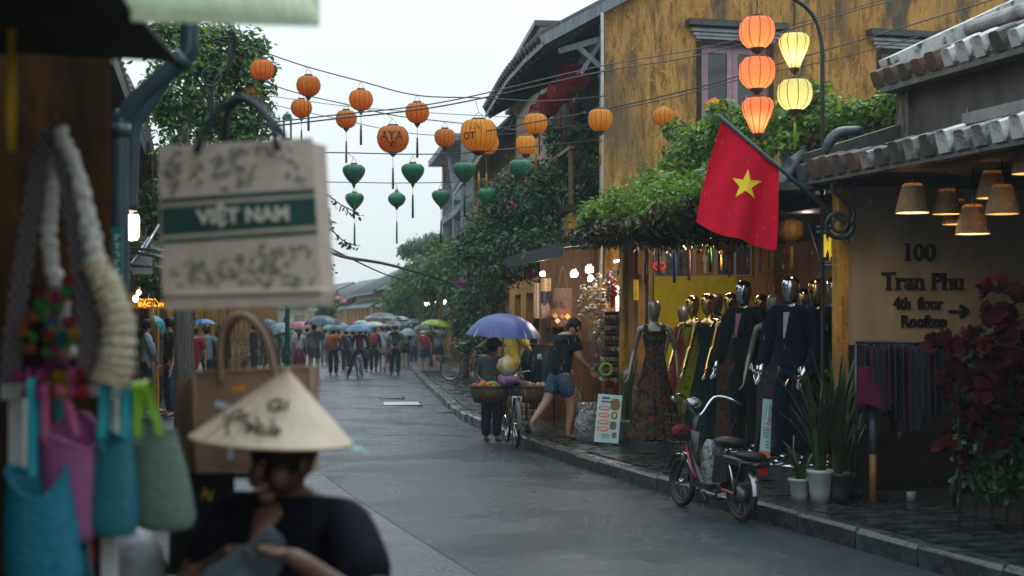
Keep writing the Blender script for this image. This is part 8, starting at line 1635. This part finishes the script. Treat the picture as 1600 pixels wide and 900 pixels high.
MB().ball(cone(0, .985), .006, 8, 6).build('tip', palm, ht)
inkh = M('hat_ink', (.07,.045,.03), r=.7)
def hattext(body, t0, f0, size):
    o = text('lettering', body, size, inkh, None, (0,0,0), None, .0008, .0014)
    for v in o.data.vertices: x, y_ = v.co.x, v.co.y; f_ = f0+y_/math.hypot(hrad, hh_); v.co = cone(t0+x/(hrad*(1-f_)), f_, .006+v.co.z*.5)-WP[ht.name]
    o.parent = ht; o.location = (0,0,0)
hattext('Gi', -PI/2+.12, .52, .055); hattext('Mua', -PI/2+.0, .22, .05); hattext('Co', -PI/2-.6, .36, .05)
m = MB()
for i in range(7): t = -PI/2-.85+.16*i; a = cone(t, .3+.12*math.sin(i*2.2), .005); b = cone(t+.07, .22+.1*math.cos(i*1.7), .005); m.tube([a, a.lerp(b, .5)+Vector((0,-.003,.004)), b], .004, 5)
m.build('brush_stroke', M('hat_ink_faded', (.25,.2,.16), r=.7), ht)
g = [[hm_ @ Vector((hrad*.96+.0+.05*i/5, -.05+.02*j, -.004-.012*i/5+.004*math.sin(i*2+j))) for j in range(4)] for i in range(6)]; MB().slab(g, (0,0,.002)).build('mint_ribbon', M('ribbon_mint', (.3,.5,.4), r=.6, transl=.3), ht)
gr = []
for i in range(9):
    a, b = P(424+14*math.sin(i*.5), 822+4*i, 3.3), P(300+4*i, 905+9*i, 3.34); c_ = P(470, 880+3*i, 3.3)
    gr.append([a.lerp(b, j/8).lerp(c_, .55*i/8)+Vector((0,.03*noise.noise(Vector((i*.9,j*.8,1))),.012*noise.noise(Vector((i*.6,j*.9,7))))) for j in range(9)])
tag(MB().slab(gr, (0,.004,0)).build('plastic_sheet', M('blue_grey_plastic', (.16,.22,.26), (.1,.14,.17), 9, r=.3, bump=.6, bsc=20, transl=.2)), 'blue-grey plastic bag held in the hands of the woman in front', 'plastic bag')
# ================================================================== falling rain drops
rgn = np.random.default_rng(77); N_ = 6000
yy_ = rgn.uniform(9, 42, N_); xx_ = np.array([kx(v) for v in yy_])+rgn.uniform(-5.2, .4, N_); zz_ = rgn.uniform(.2, 7.5, N_); L_ = rgn.uniform(.025, .045, N_); r_ = rgn.uniform(.0007, .0012, N_)
V = np.empty((N_, 5, 3))
for k in range(3): V[:, k] = np.stack([xx_+r_*math.cos(2*PI*k/3), yy_+r_*math.sin(2*PI*k/3), zz_], 1)
V[:, 3] = np.stack([xx_+.06*L_, yy_, zz_+L_], 1); V[:, 4] = np.stack([xx_, yy_, zz_-.3*L_], 1)
b_ = (np.arange(N_)*5)[:, None]; Fc = np.concatenate([b_+np.array([[k, (k+1) % 3, 3]]) for k in range(3)]+[b_+np.array([[(k+1) % 3, k, 4]]) for k in range(3)])
o = link('rain', fast_mesh('rain', V.reshape(-1, 3), Fc, M('rain_water', (.8,.85,.88), r=.1, transl=.5))); tag(o, kind='stuff')
# ================================================================== rain haze
hz = bpy.data.materials.new('rain_haze'); hz.use_nodes = True; n_ = hz.node_tree.nodes; n_.clear()
pv = n_.new('ShaderNodeVolumePrincipled'); pv.inputs['Color'].default_value = (.78, .93, 1, 1); pv.inputs['Density'].default_value = .0010; pv.inputs['Anisotropy'].default_value = .25
ho = n_.new('ShaderNodeOutputMaterial'); hz.node_tree.links.new(pv.outputs[0], ho.inputs['Volume'])
tag(MB().hexa([Vector((x, y, -1.2)) for x, y in ((-140,-70),(60,-70),(60,260),(-140,260))], [Vector((x, y, 14)) for x, y in ((-140,-70),(60,-70),(60,260),(-140,260))]).build('haze', hz), kind='stuff')
